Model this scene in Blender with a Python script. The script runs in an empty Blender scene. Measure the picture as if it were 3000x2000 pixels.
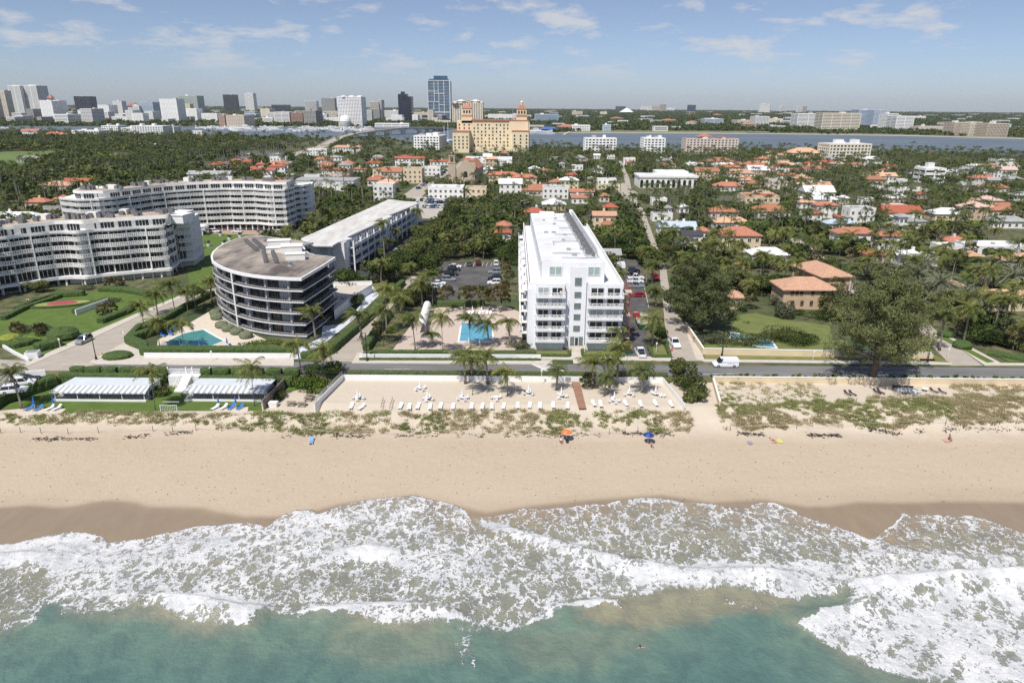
import bpy, math, random
import numpy as np
from mathutils import Vector, Matrix
HC=55.0; FPX=2000.0
PITCH=math.radians(19.1); ROLL=math.radians(0.46)
_cp,_sp=math.cos(PITCH),math.sin(PITCH); _cr,_sr=math.cos(ROLL),math.sin(ROLL)
CF=(0,_cp,-_sp); _U0=(0,_sp,_cp)
CR=(_cr,_sr*_U0[1],_sr*_U0[2]); CU=(-_sr,_cr*_U0[1],_cr*_U0[2])
def ray(u,v):
 a=(u-1500)/FPX; b=(1000-v)/FPX
 return tuple(CF[i]+a*CR[i]+b*CU[i] for i in range(3))
def P(u,v,z=0.0):
 d=ray(u,v); t=(z-HC)/d[2]
 return (d[0]*t,d[1]*t,z)
def pix(x,y,z):
 p=(x,y,z-HC); c=sum(p[i]*CF[i] for i in range(3))
 return 1500+FPX*sum(p[i]*CR[i] for i in range(3))/c, 1000-FPX*sum(p[i]*CU[i] for i in range(3))/c
def topz(x,y,v):
 lo,hi=-10,400
 for _ in range(50):
  m=(lo+hi)/2
  if pix(x,y,m)[1]>v: lo=m
  else: hi=m
 return (lo+hi)/2
scene = bpy.context.scene
COL = scene.collection
cd_ = bpy.data.cameras.new("camera"); cam = bpy.data.objects.new("camera", cd_); COL.objects.link(cam)
cd_.sensor_width = 36.0; cd_.lens = 36.0*FPX/3000.0; cd_.clip_start = 0.5; cd_.clip_end = 60000
cam.matrix_world = Matrix(((CR[0],CU[0],-CF[0],0),(CR[1],CU[1],-CF[1],0),(CR[2],CU[2],-CF[2],HC),(0,0,0,1)))
scene.camera = cam
scene.view_settings.view_transform = 'Standard'; scene.view_settings.look = 'None'
scene.view_settings.exposure = EXPO = 0.2; scene.view_settings.gamma = 1
scene.cycles.use_denoising = False
scene.cycles.max_bounces = 6; scene.cycles.diffuse_bounces = 2; scene.cycles.glossy_bounces = 3
scene.cycles.transmission_bounces = 4; scene.cycles.transparent_max_bounces = 8; scene.cycles.volume_bounces = 0
scene.cycles.use_adaptive_sampling = True; scene.cycles.adaptive_threshold = 0.005
SUN_AZ, SUN_EL = math.radians(28), math.radians(57)
SD = Vector((-math.sin(SUN_AZ)*math.cos(SUN_EL), -math.cos(SUN_AZ)*math.cos(SUN_EL), math.sin(SUN_EL)))
ld = bpy.data.lights.new("sun", 'SUN'); ld.energy = 4.25; ld.angle = math.radians(0.5); ld.color = (1.0, 0.955, 0.89)
sun = bpy.data.objects.new("sun", ld); COL.objects.link(sun)
sun.rotation_euler = SD.to_track_quat('Z','Y').to_euler(); sun.location = (0,0,300)
W = bpy.data.worlds.new("World"); scene.world = W; W.use_nodes = True
def world():
 nt = W.node_tree; N = nt.nodes; L = nt.links
 bg = N['Background']; bg.inputs[1].default_value = 0.077
 sky = N.new('ShaderNodeTexSky'); sky.sky_type = 'NISHITA'; sky.sun_disc = False
 sky.sun_elevation = SUN_EL; sky.sun_rotation = math.radians(208); sky.altitude = 50
 sky.air_density = 1.0; sky.dust_density = 0.4; sky.ozone_density = 3.0
 tc = N.new('ShaderNodeTexCoord'); sep = N.new('ShaderNodeSeparateXYZ')
 L.new(tc.outputs['Generated'], sep.inputs[0])
 def mth(op,a_,b_=0.0,c_=None):
  n=N.new('ShaderNodeMath'); n.operation=op
  for i,v in enumerate((a_,b_,c_)):
   if v is None: continue
   if hasattr(v,'is_output'): L.new(v,n.inputs[i])
   else: n.inputs[i].default_value=v
  return n.outputs[0]
 az=mth('ARCTAN2',sep.outputs[0],sep.outputs[1]); hz=mth('POWER',mth('MAXIMUM',sep.outputs[2],.001),.62)
 cmb=N.new('ShaderNodeCombineXYZ'); L.new(az,cmb.inputs[0]); L.new(mth('MULTIPLY',hz,2.1),cmb.inputs[1])
 def nz(s_,d_,r_,dist=0,off=0):
  n=N.new('ShaderNodeTexNoise'); n.inputs['Scale'].default_value=s_; n.inputs['Detail'].default_value=d_; n.inputs['Roughness'].default_value=r_; n.inputs['Distortion'].default_value=dist
  mp=N.new('ShaderNodeMapping'); mp.inputs['Location'].default_value=(off,off*.7,0); L.new(cmb.outputs[0],mp.inputs[0]); L.new(mp.outputs[0],n.inputs['Vector']); return n.outputs[0]
 mm_=mth('ADD',mth('MULTIPLY',nz(11,9,.60,.15),.62),mth('MULTIPLY',nz(3.2,3,.5,0,3.3),.38))
 r=N.new('ShaderNodeValToRGB'); r.color_ramp.elements[0].position=.515; r.color_ramp.elements[1].position=.60; r.color_ramp.elements[1].color=(1,1,1,1); L.new(mm_,r.inputs[0])
 el = N.new('ShaderNodeMapRange'); el.inputs[1].default_value=.025; el.inputs[2].default_value=.065; L.new(sep.outputs[2], el.inputs[0])
 cf = N.new('ShaderNodeMath'); cf.operation='MULTIPLY'; L.new(r.outputs[0],cf.inputs[0]); L.new(el.outputs[0],cf.inputs[1])
 cf2 = N.new('ShaderNodeMath'); cf2.operation='MULTIPLY'; cf2.inputs[1].default_value=.8; L.new(cf.outputs[0],cf2.inputs[0])
 tint = N.new('ShaderNodeMixRGB'); tint.blend_type='MULTIPLY'; tint.inputs[0].default_value=1; tint.inputs[2].default_value=(1.0,.93,.96,1)
 th=N.new('ShaderNodeMixRGB'); th.inputs[1].default_value=(.86,.97,1.33,1); th.inputs[2].default_value=(.97,.91,1.03,1)
 te=N.new('ShaderNodeMapRange'); te.inputs[1].default_value=0.0; te.inputs[2].default_value=.16; te.interpolation_type='SMOOTHSTEP'; L.new(sep.outputs[2],te.inputs[0]); L.new(te.outputs[0],th.inputs[0]); L.new(th.outputs[0],tint.inputs[2])
 L.new(sky.outputs[0], tint.inputs[1])
 mx = N.new('ShaderNodeMixRGB'); mx.inputs[2].default_value=(7.4,7.5,7.8,1); L.new(cf2.outputs[0],mx.inputs[0]); L.new(tint.outputs[0],mx.inputs[1])
 L.new(mx.outputs[0], bg.inputs[0])
world()
CROP = {'A':(0,180,3.136),'B':(750,180,3.136),'C':(1500,180,3.136),'D':(2250,180,3.136),'E':(1300,550,3.136),'F':(2000,600,2.352),
 'G':(550,550,3.136),'H':(0,600,3.136),'I':(0,950,2.94),'J':(700,950,2.94),'K':(1400,950,2.94),'L':(2100,950,2.6133),'S':(0,0,1),
 'S1':(0,1400,2.352),'S2':(1000,1400,2.352),'S3':(2000,1400,2.352)}
def q(c,x,y):
 o = CROP[c]; return (o[0]+x/o[2], o[1]+y/o[2])
def Q(c,x,y,z=0.0): return P(*q(c,x,y),z)
MATS = {}
def mat(name, c, rough=.75, var=.12, scale=2.0, bump=0.0, metal=0.0, spec=None, rnd=0.0, island=0.0, detail=3, c2=None, trans=0.0, stretch=None):
 if name in MATS: return MATS[name]
 m = bpy.data.materials.new(name); m.use_nodes = True; nt=m.node_tree; N=nt.nodes; L=nt.links
 b = N['Principled BSDF']; b.inputs['Roughness'].default_value=rough; b.inputs['Metallic'].default_value=metal
 if spec is not None: b.inputs['Specular IOR Level'].default_value = spec
 m.diffuse_color=(*c,1)
 g = N.new('ShaderNodeNewGeometry')
 vec = g.outputs['Position']
 if stretch:
  mp=N.new('ShaderNodeMapping'); mp.inputs['Scale'].default_value=stretch; L.new(vec,mp.inputs[0]); vec=mp.outputs[0]
 n = N.new('ShaderNodeTexNoise'); n.inputs['Scale'].default_value=scale; n.inputs['Detail'].default_value=detail; n.inputs['Roughness'].default_value=.6
 L.new(vec,n.inputs['Vector'])
 mx = N.new('ShaderNodeMixRGB')
 cc = c2 if c2 else tuple(min(1,x*(1+var)) for x in c)
 c1 = c if c2 else tuple(x*(1-var) for x in c)
 mx.inputs[1].default_value=(*c1,1); mx.inputs[2].default_value=(*cc,1)
 rp = N.new('ShaderNodeMapRange'); rp.inputs[1].default_value=.34; rp.inputs[2].default_value=.66; L.new(n.outputs[0],rp.inputs[0]); L.new(rp.outputs[0],mx.inputs[0])
 out = mx.outputs[0]
 for amt,kind in ((rnd,'o'),(island,'i')):
  if amt:
   if kind=='o': s=N.new('ShaderNodeObjectInfo').outputs['Random']
   else: s=g.outputs['Random Per Island']
   h=N.new('ShaderNodeHueSaturation'); mr=N.new('ShaderNodeMapRange'); mr.inputs[3].default_value=1-amt; mr.inputs[4].default_value=1+amt
   L.new(s,mr.inputs[0]); L.new(mr.outputs[0],h.inputs['Value']); L.new(out,h.inputs['Color'])
   mr2=N.new('ShaderNodeMapRange'); mr2.inputs[3].default_value=.5+amt*.05; mr2.inputs[4].default_value=.5-amt*.07; L.new(s,mr2.inputs[0]); L.new(mr2.outputs[0],h.inputs['Hue'])
   out=h.outputs[0]
 L.new(out,b.inputs['Base Color'])
 if bump:
  bp=N.new('ShaderNodeBump'); bp.inputs['Strength'].default_value=1.0; bp.inputs['Distance'].default_value=bump
  L.new(n.outputs[0],bp.inputs['Height']); L.new(bp.outputs[0],b.inputs['Normal'])
 if trans:
  tr=N.new('ShaderNodeBsdfTranslucent'); L.new(out,tr.inputs[0]); ms=N.new('ShaderNodeMixShader'); ms.inputs[0].default_value=trans
  L.new(b.outputs[0],ms.inputs[1]); L.new(tr.outputs[0],ms.inputs[2]); L.new(ms.outputs[0],N['Material Output'].inputs[0])
 MATS[name]=m; return m
def tag(o,label=None,cat=None,group=None,kind=None):
 if label: o['label']=label
 if cat: o['category']=cat
 if group: o['group']=group
 if kind: o['kind']=kind
 return o
def empty(name,loc,label,cat,group=None,rz=0.0):
 o=bpy.data.objects.new(name,None); o.empty_display_size=.5; COL.objects.link(o); o.location=loc; o.rotation_euler=(0,0,rz)
 return tag(o,label,cat,group)
class MB:
 def __init__(s): s.v=[]; s.f=[]; s.m=[]
 def add(s,vs,fs,mi=0):
  b=len(s.v); s.v+= [tuple(x) for x in vs]; s.f += [tuple(i+b for i in f) for f in fs]; s.m += [mi]*len(fs)
 def box(s,x,y,z,w,d,h,rz=0,mi=0,taper=1.0):
  c,sn=math.cos(rz),math.sin(rz); vs=[]
  for zz,k in ((z,1.0),(z+h,taper)):
   for a,b in ((-1,-1),(1,-1),(1,1),(-1,1)):
    px,py=a*w/2*k,b*d/2*k; vs.append((x+px*c-py*sn,y+px*sn+py*c,zz))
  s.add(vs,[(3,2,1,0),(4,5,6,7),(0,1,5,4),(1,2,6,5),(2,3,7,6),(3,0,4,7)],mi)
 def prism(s,poly,z0,z1,mi=0,cap=True,mi_top=None):
  n=len(poly)
  area=sum(poly[i][0]*poly[(i+1)%n][1]-poly[(i+1)%n][0]*poly[i][1] for i in range(n))
  if area<0: poly=poly[::-1]
  vs=[(p[0],p[1],z0) for p in poly]+[(p[0],p[1],z1) for p in poly]
  s.add(vs,[(i,(i+1)%n,n+(i+1)%n,n+i) for i in range(n)],mi)
  if cap:
   s.add(vs[n:],[tuple(range(n))],mi if mi_top is None else mi_top); s.add(vs[:n],[tuple(range(n))[::-1]],mi)
 def bar(s,a,b,w,h=None,mi=0):
  h=h or w; a=Vector(a); b=Vector(b); d=(b-a);
  if d.length<1e-6: return
  d.normalize(); up=Vector((0,0,1)) if abs(d.z)<.95 else Vector((1,0,0)); r=d.cross(up).normalized()*w/2; u=r.cross(d).normalized()*h/2
  vs=[p+i*r+j*u for p in (a,b) for i,j in ((-1,-1),(1,-1),(1,1),(-1,1))]
  s.add(vs,[(0,1,2,3),(7,6,5,4),(1,0,4,5),(2,1,5,6),(3,2,6,7),(0,3,7,4)],mi)
 def tube(s,pts,rad,n=8,mi=0,cap=True):
  pts=[Vector(p) for p in pts]; rr=rad if hasattr(rad,'__len__') else [rad]*len(pts); b=len(s.v)
  for i,p in enumerate(pts):
   d=(pts[min(i+1,len(pts)-1)]-pts[max(i-1,0)]).normalized(); up=Vector((0,0,1)) if abs(d.z)<.9 else Vector((1,0,0))
   r=d.cross(up).normalized(); u=r.cross(d).normalized()
   for k in range(n):
    a=2*math.pi*k/n; s.v.append(tuple(p+(r*math.cos(a)+u*math.sin(a))*rr[i]))
  for i in range(len(pts)-1):
   for k in range(n):
    s.f.append((b+i*n+k,b+i*n+(k+1)%n,b+(i+1)*n+(k+1)%n,b+(i+1)*n+k)); s.m.append(mi)
  if cap:
   s.f.append(tuple(b+k for k in range(n))[::-1]); s.m.append(mi); e=b+(len(pts)-1)*n; s.f.append(tuple(e+k for k in range(n))); s.m.append(mi)
 def lathe(s,prof,x=0,y=0,z=0,n=16,mi=0):
  b=len(s.v)
  for r,h in prof:
   for k in range(n):
    a=2*math.pi*k/n; s.v.append((x+r*math.cos(a),y+r*math.sin(a),z+h))
  for i in range(len(prof)-1):
   for k in range(n):
    s.f.append((b+i*n+k,b+i*n+(k+1)%n,b+(i+1)*n+(k+1)%n,b+(i+1)*n+k)); s.m.append(mi)
 def mesh(s,name,mats,smooth=False):
  me=bpy.data.meshes.new(name); me.from_pydata(s.v,[],s.f)
  for m in (mats if isinstance(mats,(list,tuple)) else [mats]): me.materials.append(m)
  if any(s.m): me.polygons.foreach_set('material_index',s.m)
  if smooth: me.polygons.foreach_set('use_smooth',[True]*len(s.f))
  me.update(); return me
 def build(s,name,mats,parent=None,smooth=False):
  o=bpy.data.objects.new(name,s.mesh(name,mats,smooth)); COL.objects.link(o)
  if parent is not None:
   o.parent=parent
  return o
def wpart(mb,name,mats,parent,smooth=False):
 o=mb.build(name,mats,None,smooth); o.parent=parent
 M=Matrix.LocRotScale(parent.location,parent.rotation_euler,parent.scale)
 if parent.parent: M=Matrix.LocRotScale(parent.parent.location,parent.parent.rotation_euler,parent.parent.scale)@M
 o.matrix_parent_inverse=M.inverted(); return o
def npmesh(name,V,F,mats,smooth=False,fm=None):
 V=np.asarray(V,dtype=np.float32); F=np.asarray(F,dtype=np.int32); k=F.shape[1]
 me=bpy.data.meshes.new(name); me.vertices.add(len(V)); me.vertices.foreach_set('co',V.ravel())
 me.loops.add(F.size); me.loops.foreach_set('vertex_index',F.ravel()); me.polygons.add(len(F))
 me.polygons.foreach_set('loop_start',np.arange(0,F.size,k,dtype=np.int32));
 for m in (mats if isinstance(mats,(list,tuple)) else [mats]): me.materials.append(m)
 if fm is not None: me.polygons.foreach_set('material_index',np.asarray(fm,dtype=np.int32))
 if smooth: me.polygons.foreach_set('use_smooth',np.ones(len(F),dtype=bool))
 me.update(calc_edges=True); me.validate(); return me
def link(name,me,parent=None):
 o=bpy.data.objects.new(name,me); COL.objects.link(o)
 if parent: o.parent=parent
 return o
def copy_thing(o,loc,rz=0.0,scale=None,label=None,group=None,cat=None):
 r=o.copy(); COL.objects.link(r); r.location=loc; r.rotation_euler=(0,0,rz)
 if scale is not None: r.scale=(scale,)*3 if not hasattr(scale,'__len__') else scale
 if label: r['label']=label
 if group: r['group']=group
 if cat: r['category']=cat
 for ch in list(o.children):
  c=ch.copy(); COL.objects.link(c); c.parent=r
  for g in ch.children:
   d=g.copy(); COL.objects.link(d); d.parent=c
 return r
KEEP=[]   # footprints that vegetation stays out of: (polygon, margin)
def keep(poly,m=1.0): KEEP.append(([(p[0],p[1]) for p in poly],m))
def sheet(name,poly,z,m,kind='structure',th=0.0,keepm=0.5,label=None,cat=None,group=None):
 mb=MB(); pts=[(p[0],p[1]) for p in poly]
 if th: mb.prism(pts,z-th,z)
 else:
  n=len(pts); ar=sum(pts[i][0]*pts[(i+1)%n][1]-pts[(i+1)%n][0]*pts[i][1] for i in range(n))
  if ar<0: pts=pts[::-1]
  mb.add([(x,y,z) for x,y in pts],[tuple(range(n))])
 o=mb.build(name,m); tag(o,label,cat,group,kind)
 if keepm is not None: keep(poly,keepm)
 return o
# ================= TERRAIN, BEACH, SEA =================
def vnoise(x,y,s,seed=0):
 x=np.asarray(x)*s; y=np.asarray(y)*s
 xi=np.floor(x).astype(np.int64); yi=np.floor(y).astype(np.int64); fx=x-xi; fy=y-yi
 fx=fx*fx*(3-2*fx); fy=fy*fy*(3-2*fy)
 def h(a,b):
  n=(a*374761393+b*668265263+seed*974711)&0x7fffffff
  n=((n^(n>>13))*1274126177)&0x7fffffff; n=(n^(n>>16))&0xffffff
  return n/float(0xffffff)
 return (h(xi,yi)*(1-fx)+h(xi+1,yi)*fx)*(1-fy)+(h(xi,yi+1)*(1-fx)+h(xi+1,yi+1)*fx)*fy
def fbm(x,y,s,seed=0,o=4):
 r=0; a=.5
 for k in range(o): r=r+a*vnoise(x,y,s*2**k,seed+k*17); a*=.5
 return r/(1-.5**o)
def sdf(px,py,poly):
 d=np.full(px.shape,1e9); inside=np.zeros(px.shape,bool); n=len(poly)
 for i in range(n):
  ax,ay=poly[i][:2]; bx,by=poly[(i+1)%n][:2]
  ex,ey=bx-ax,by-ay; t=np.clip(((px-ax)*ex+(py-ay)*ey)/(ex*ex+ey*ey+1e-12),0,1)
  d=np.minimum(d,np.hypot(px-ax-t*ex,py-ay-t*ey))
  c=((ay>py)!=(by>py))&(px<(bx-ax)*(py-ay)/((by-ay) if abs(by-ay)>1e-9 else 1e-9)+ax); inside^=c
 return np.where(inside,d,-d)
ZP=[(-300,-30),(0,-9),(60,-7),(80,-5.45),(88,-5.15),(95,-4.8),(104,-4.0),(112,-3.25),(116,-2.95),(120,-1.9),(123.5,-1.0),(60000,-1.0)]
ZPy=[a for a,b in ZP]; ZPz=[b for a,b in ZP]
YW=135.8          # the retaining wall along the road
XL=-36.3          # sand terrace starts here, lawn lies lower to the left
XR=31.2           # right end of the sand terrace
def terr(x,y):
 x=np.asarray(x,float); y=np.asarray(y,float)
 z=np.interp(y,ZPy,ZPz)
 low=np.where(x<XL-1,1.0,0.0)
 z=np.where((x<XL-1)&(y>119.5),np.minimum(z,-2.1),z)
 dune=np.clip(1-np.abs(y-118.5)/6.5,0,1)*(fbm(x,y,.22,5)-.35)*1.9
 path=np.clip(1-np.abs(x-(36.5+(y-118)*-.1))/3.0,0,1)
 z=z+dune*(1-path)*np.where((x<XL-1)&(y>121),0,1)
 z=z+np.where((y>85)&(y<118),(fbm(x,y,.05,9,3)-.5)*.35*np.clip((y-85)/10,0,1),0)
 z=z+np.where((y>104)&(y<YW)&~((x<XL-1)&(y>121)),(fbm(x,y,1.1,3,2)-.5)*.10,0)
 z=np.where(y>=YW,0.0,z)
 return z
def terr1(x,y): return float(terr(np.array([x]),np.array([y]))[0])
def PT(u,v):
 z=-1.0
 for _ in range(25):
  x,y,_z=P(u,v,z); z=.5*z+.5*terr1(x,y) if y<YW+6 else 0.0
 return (x,y,z)
def QT(c,x,y): return PT(*q(c,x,y))
def grade(a,b,n): return list(np.linspace(a,b,n,endpoint=False))
xs=sorted(set([round(t,3) for t in [-14000,-9000,-5000,-3000,-1800,-1100,-700,-450,-300,-220,-180,-150]+grade(-130,130,480)+[130,150,180,220,300,450,700,1100,1800,3000,5000,9000,14000]+[XL-1.001,XL-.999]]))
ys=sorted(set([round(t,3) for t in [-300,0,40,60]+grade(74,YW,130)+[YW-.002,YW]+[137,140,145,150,160,180,210,260,330,420,550,700,900,1200,1600,2200,3200,4500,6500,9000,11500]]))
def tensor(xs,ys):
 X,Y=np.meshgrid(np.array(xs),np.array(ys)); nx,ny=len(xs),len(ys)
 i=np.arange(nx*ny).reshape(ny,nx); F=np.stack([i[:-1,:-1],i[:-1,1:],i[1:,1:],i[1:,:-1]],-1).reshape(-1,4)
 return X.ravel(),Y.ravel(),F
gx,gy,gF=tensor(xs,ys); gz=terr(gx,gy)
def L3(*segs,z=-4.95):
 out=[]
 for c,pts in segs: out+= [Q(c,a,b,z)[:2] for a,b in pts]
 return out
FFL=L3(('S1',[(-500,470),(0,435),(100,430),(200,405),(330,380),(460,357),(600,365),(700,385),(750,425),(770,422),(880,412),(1000,397),(1200,355),(1400,315),(1500,318),(1600,300),(1750,297),(1780,305),(1810,322),(1840,326),(1870,300),(1950,250),(2040,220),(2150,218),(2200,240),(2300,205)]),
 ('S2',[(0,190),(120,165),(240,145),(380,138),(500,127),(600,147),(720,175),(830,205),(865,235),(890,272),(960,265),(1050,262),(1150,240),(1250,212),(1400,215),(1500,207),(1540,203),(1700,180),(1820,182),(1860,165),(1900,155),(2080,140),(2200,142)]),
 ('S3',[(0,163),(150,175),(240,185),(330,202),(430,205),(480,188),(560,163),(650,180),(780,225),(820,262),(940,290),(1050,325),(1180,365),(1290,410),(1330,405),(1360,370),(1450,310),(1510,245),(1600,250),(1750,250),(1900,264),(1980,258),(2080,280),(2200,318),(2352,375),(2900,420)]))
FF=[(-400,FFL[0][1]-2)]+FFL+[(400,FFL[-1][1]-2),(400,-280),(-400,-280)]
WETL=L3(('S1',[(-500,210),(0,200),(200,185),(400,198),(520,185),(640,160),(780,148),(930,160),(1040,190),(1200,195),(1400,200),(1500,225),(1700,255),(1900,258),(2200,215)]),
 ('S2',[(0,175),(500,122),(800,190),(1000,235),(1300,190),(1700,150),(2200,120)]),
 ('S3',[(200,165),(560,150),(850,195),(1000,195),(1200,168),(1500,175),(1800,165),(2100,165),(2352,170),(2900,170)]))
WET=[(-400,WETL[0][1])]+WETL+[(400,WETL[-1][1]),(400,-280),(-400,-280)]
DAMPL=L3(('S1',[(-500,140),(0,125),(200,120),(400,105),(480,120),(530,165),(650,140),(800,110),(900,115),(1030,168),(1400,176),(1500,200),(1700,235),(2000,210)]),
 ('S2',[(0,140),(500,95),(900,160),(1400,130),(1800,100),(2300,90)]),('S3',[(300,75),(600,100),(1000,95),(1500,70),(2000,65),(2352,75),(2900,70)]))
DAMP=[(-400,DAMPL[0][1])]+DAMPL+[(400,DAMPL[-1][1]),(400,-280),(-400,-280)]
msk=(gy<120)&(gy>70)
wet=np.zeros(len(gx)); s1=sdf(gx[msk],gy[msk],WET); s2=sdf(gx[msk],gy[msk],DAMP)
w=np.clip(s1/1.1+.35,0,1)*.72+np.clip(s2/(1.2+3.5*vnoise(gx[msk],gy[msk],.03,77))+.1,0,1)*.25
wet[msk]=w; wet[gy<=70]=1
me=npmesh('ground',np.stack([gx,gy,gz],-1),gF,[],smooth=True)
a=me.attributes.new('wet','FLOAT','POINT'); a.data.foreach_set('value',wet.astype(np.float32))
def ground_mat():
 m=bpy.data.materials.new('sand_and_soil'); m.use_nodes=True; nt=m.node_tree;N=nt.nodes;L=nt.links; b=N['Principled BSDF']
 g=N.new('ShaderNodeNewGeometry'); sp=N.new('ShaderNodeSeparateXYZ'); L.new(g.outputs['Position'],sp.inputs[0])
 def noise(s,d=4,r=.6,vec=None,st=None):
  n=N.new('ShaderNodeTexNoise'); n.inputs['Scale'].default_value=s; n.inputs['Detail'].default_value=d; n.inputs['Roughness'].default_value=r
  v=vec or g.outputs['Position']
  if st: mp=N.new('ShaderNodeMapping'); mp.inputs['Scale'].default_value=st; L.new(v,mp.inputs[0]); v=mp.outputs[0]
  L.new(v,n.inputs['Vector']); return n.outputs[0]
 def ramp(x,a,b_,lo=0,hi=1):
  r=N.new('ShaderNodeMapRange'); r.inputs[1].default_value=a; r.inputs[2].default_value=b_; r.inputs[3].default_value=lo; r.inputs[4].default_value=hi; L.new(x,r.inputs[0]); return r.outputs[0]
 def mix(f,c1,c2,bt='MIX'):
  x=N.new('ShaderNodeMixRGB'); x.blend_type=bt
  for i,c in ((0,f),(1,c1),(2,c2)):
   if hasattr(c,'is_output'): L.new(c,x.inputs[i])
   else: x.inputs[i].default_value=c if i==0 else (*c,1)
  return x.outputs[0]
 dry=mix(ramp(noise(.06,3),.35,.65),(.45,.365,.265),(.41,.33,.235)); dry=mix(ramp(noise(1.6,5,.7),.3,.7),dry,(.485,.40,.295))
 dry=mix(ramp(noise(.8,4,.7,st=(.15,1,1)),.55,.75,0,.5),dry,(.40,.33,.24))
 foot=ramp(noise(2.6,3,.6),.5,.62,0,.4); yf=ramp(sp.outputs[1],106,118); fm=N.new('ShaderNodeMath'); fm.operation='MULTIPLY'; L.new(foot,fm.inputs[0]); L.new(yf,fm.inputs[1])
 dry=mix(fm.outputs[0],dry,(.32,.255,.185))
 dry=mix(ramp(sp.outputs[1],112,119,0,.75),dry,(.60,.53,.43))
 at=N.new('ShaderNodeAttribute'); at.attribute_name='wet'
 wetc=mix(ramp(noise(.5,4,.6,st=(1,.4,1)),.3,.7),(.285,.22,.15),(.25,.19,.13))
 sand=mix(at.outputs['Fac'],dry,wetc)
 soil=mix(ramp(noise(.35,5),.4,.6),(.05,.07,.02),(.16,.14,.07)); soil=mix(ramp(noise(.02,3),.45,.6),soil,(.05,.075,.025))
 land=ramp(sp.outputs[1],YW-.05,YW+.0)
 L.new(mix(land,sand,soil),b.inputs['Base Color'])
 L.new(ramp(at.outputs['Fac'],.3,1,.95,.38),b.inputs['Roughness'])
 bp=N.new('ShaderNodeBump'); bp.inputs['Distance'].default_value=.16; L.new(ramp(at.outputs['Fac'],.1,.6,.55,0.05),bp.inputs['Strength']);
 nn=N.new('ShaderNodeMath'); nn.operation='ADD'; L.new(noise(2.2,4,.6),nn.inputs[0]); L.new(noise(.5,3),nn.inputs[1]); L.new(nn.outputs[0],bp.inputs['Height']); L.new(bp.outputs[0],b.inputs['Normal'])
 return m
me.materials.append(ground_mat())
tag(link('ground',me),kind='structure')
sx=sorted(set([round(t,3) for t in [-14000,-3000,-800,-300,-160,-130,-110]+grade(-95,95,800)+[95,110,130,160,300,800,3000,14000]]))
sy=sorted(set([round(t,3) for t in [-9000,-2000,-500,-100,0,30,44]+grade(52,99,215)+[99,100]]))
X,Y,sF=tensor(sx,sy)
wob=lambda k,s,seed: (fbm(X,Y,s,seed)-.5)*k
Xw,Yw=X+wob(2.2,.5,21)+wob(.9,2.0,91),Y+wob(2.2,.5,22)+wob(.9,2.0,92)
ff=sdf(X+wob(.5,.8,31),Y+wob(.5,.8,32),FF)
dens=np.zeros(len(X))
OBL=L3(('S1',[(-600,1150),(0,1040),(100,1020),(200,960),(260,910),(360,870),(430,930),(540,940),(700,900),(870,890),(1050,900),(1250,940),(1400,980),(1700,1015),(1740,960),(1850,930),(2100,935)]),
 ('S2',[(0,920),(250,985),(450,990),(640,970),(800,995),(1050,1025),(1270,1015),(1450,940),(1520,905),(1700,910),(1900,880),(1880,830),(2200,800),(2300,740)]),
 ('S3',[(0,750),(130,775),(300,740),(480,760),(700,830),(800,850),(830,800),(1000,800),(1200,800),(1120,890),(930,915),(800,985),(850,1040),(1000,1140),(1150,1220),(1260,1310),(1400,1330),(1600,1390),(2000,1440),(3000,1600)]))
OB=[(-300,OBL[0][1])]+OBL+[(300,OBL[-1][1]),(300,120),(-300,120)]
ob=sdf(Xw,Yw,OB)
inside=np.clip(ff/.3,0,1)*np.clip(ob/.7+.5,0,1)
dens=inside*(.53+.11*np.clip((8-X)/36,0,1))
def blob(c,pts,d,feather=.8,mode='set',xx=None,yy=None):
 global dens
 poly=[Q(cc,a,b,-4.95)[:2] for cc,a,b in [(p if len(p)==3 else (c,*p)) for p in pts]]
 s=sdf(Xw,Yw,poly); w=np.clip(s/feather+.5,0,1); w=w*w*(3-2*w)
 dens=dens*(1-w)+d*w
 return s
blob('S1',[(-300,680),(0,610),(150,600),(330,600),(400,700),(330,850),(200,980),(0,1060),(-300,1160)],.36,2)
blob('S1',[(900,650),(1500,560),(2100,620),(2352,650),(2352,820),(1900,900),(1500,790),(1100,760)],.52,2)
blob('S1',[(1750,700),(2000,640),(2352,600),(2352,880),(1950,910),(1800,830)],.42,1.5)
blob('S1',[(400,830),(800,840),(1000,820),(900,900),(500,930)],.45,1)
blob('S2',[(0,590),(250,570),(500,640),(520,800),(300,850),(0,850)],.42,1.5)
blob('S2',[(600,640),(900,620),(1300,640),(1800,700),(1850,830),(1500,880),(1250,1000),(1000,1000),(700,950),(550,850)],.48,1.5)
blob('S2',[(600,170),(860,240),(1000,300),(1300,420),(1000,460),(700,380),(500,260)],.47,1.5)
blob('S2',[(0,190),(500,130),(600,170),(500,300),(0,330)],.58,1.0)
blob('S2',[(1000,335),(1150,370),(1450,470),(1500,540),(1350,560),(1150,470),(1020,400)],.36,.7)
blob('S2',[(900,270),(1250,215),(1700,180),('S3',30,170),('S3',430,210),('S3',560,170),('S3',800,260),('S3',1000,330),('S3',1300,415),('S3',1100,570),('S3',400,580),(2352,600),(1900,560),(1500,440),(1100,330)],.44,1.2)
blob('S2',[(920,272),(1250,222),(1500,215),(1500,400),(1200,330)],.34,1.0)
blob('S3',[(20,220),(250,200),(450,330),(380,560),(0,560)],.36,1.0)
blob('S3',[(1340,410),(1380,380),(1520,260),(1900,275),(2100,290),(2700,450),(2700,560),(2000,520),(1500,470)],.36,.8)
blob('S3',[(1340,430),(1420,400),(1700,490),(2000,510),(1900,450),(1600,380),(1500,340)],.28,.8)
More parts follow.
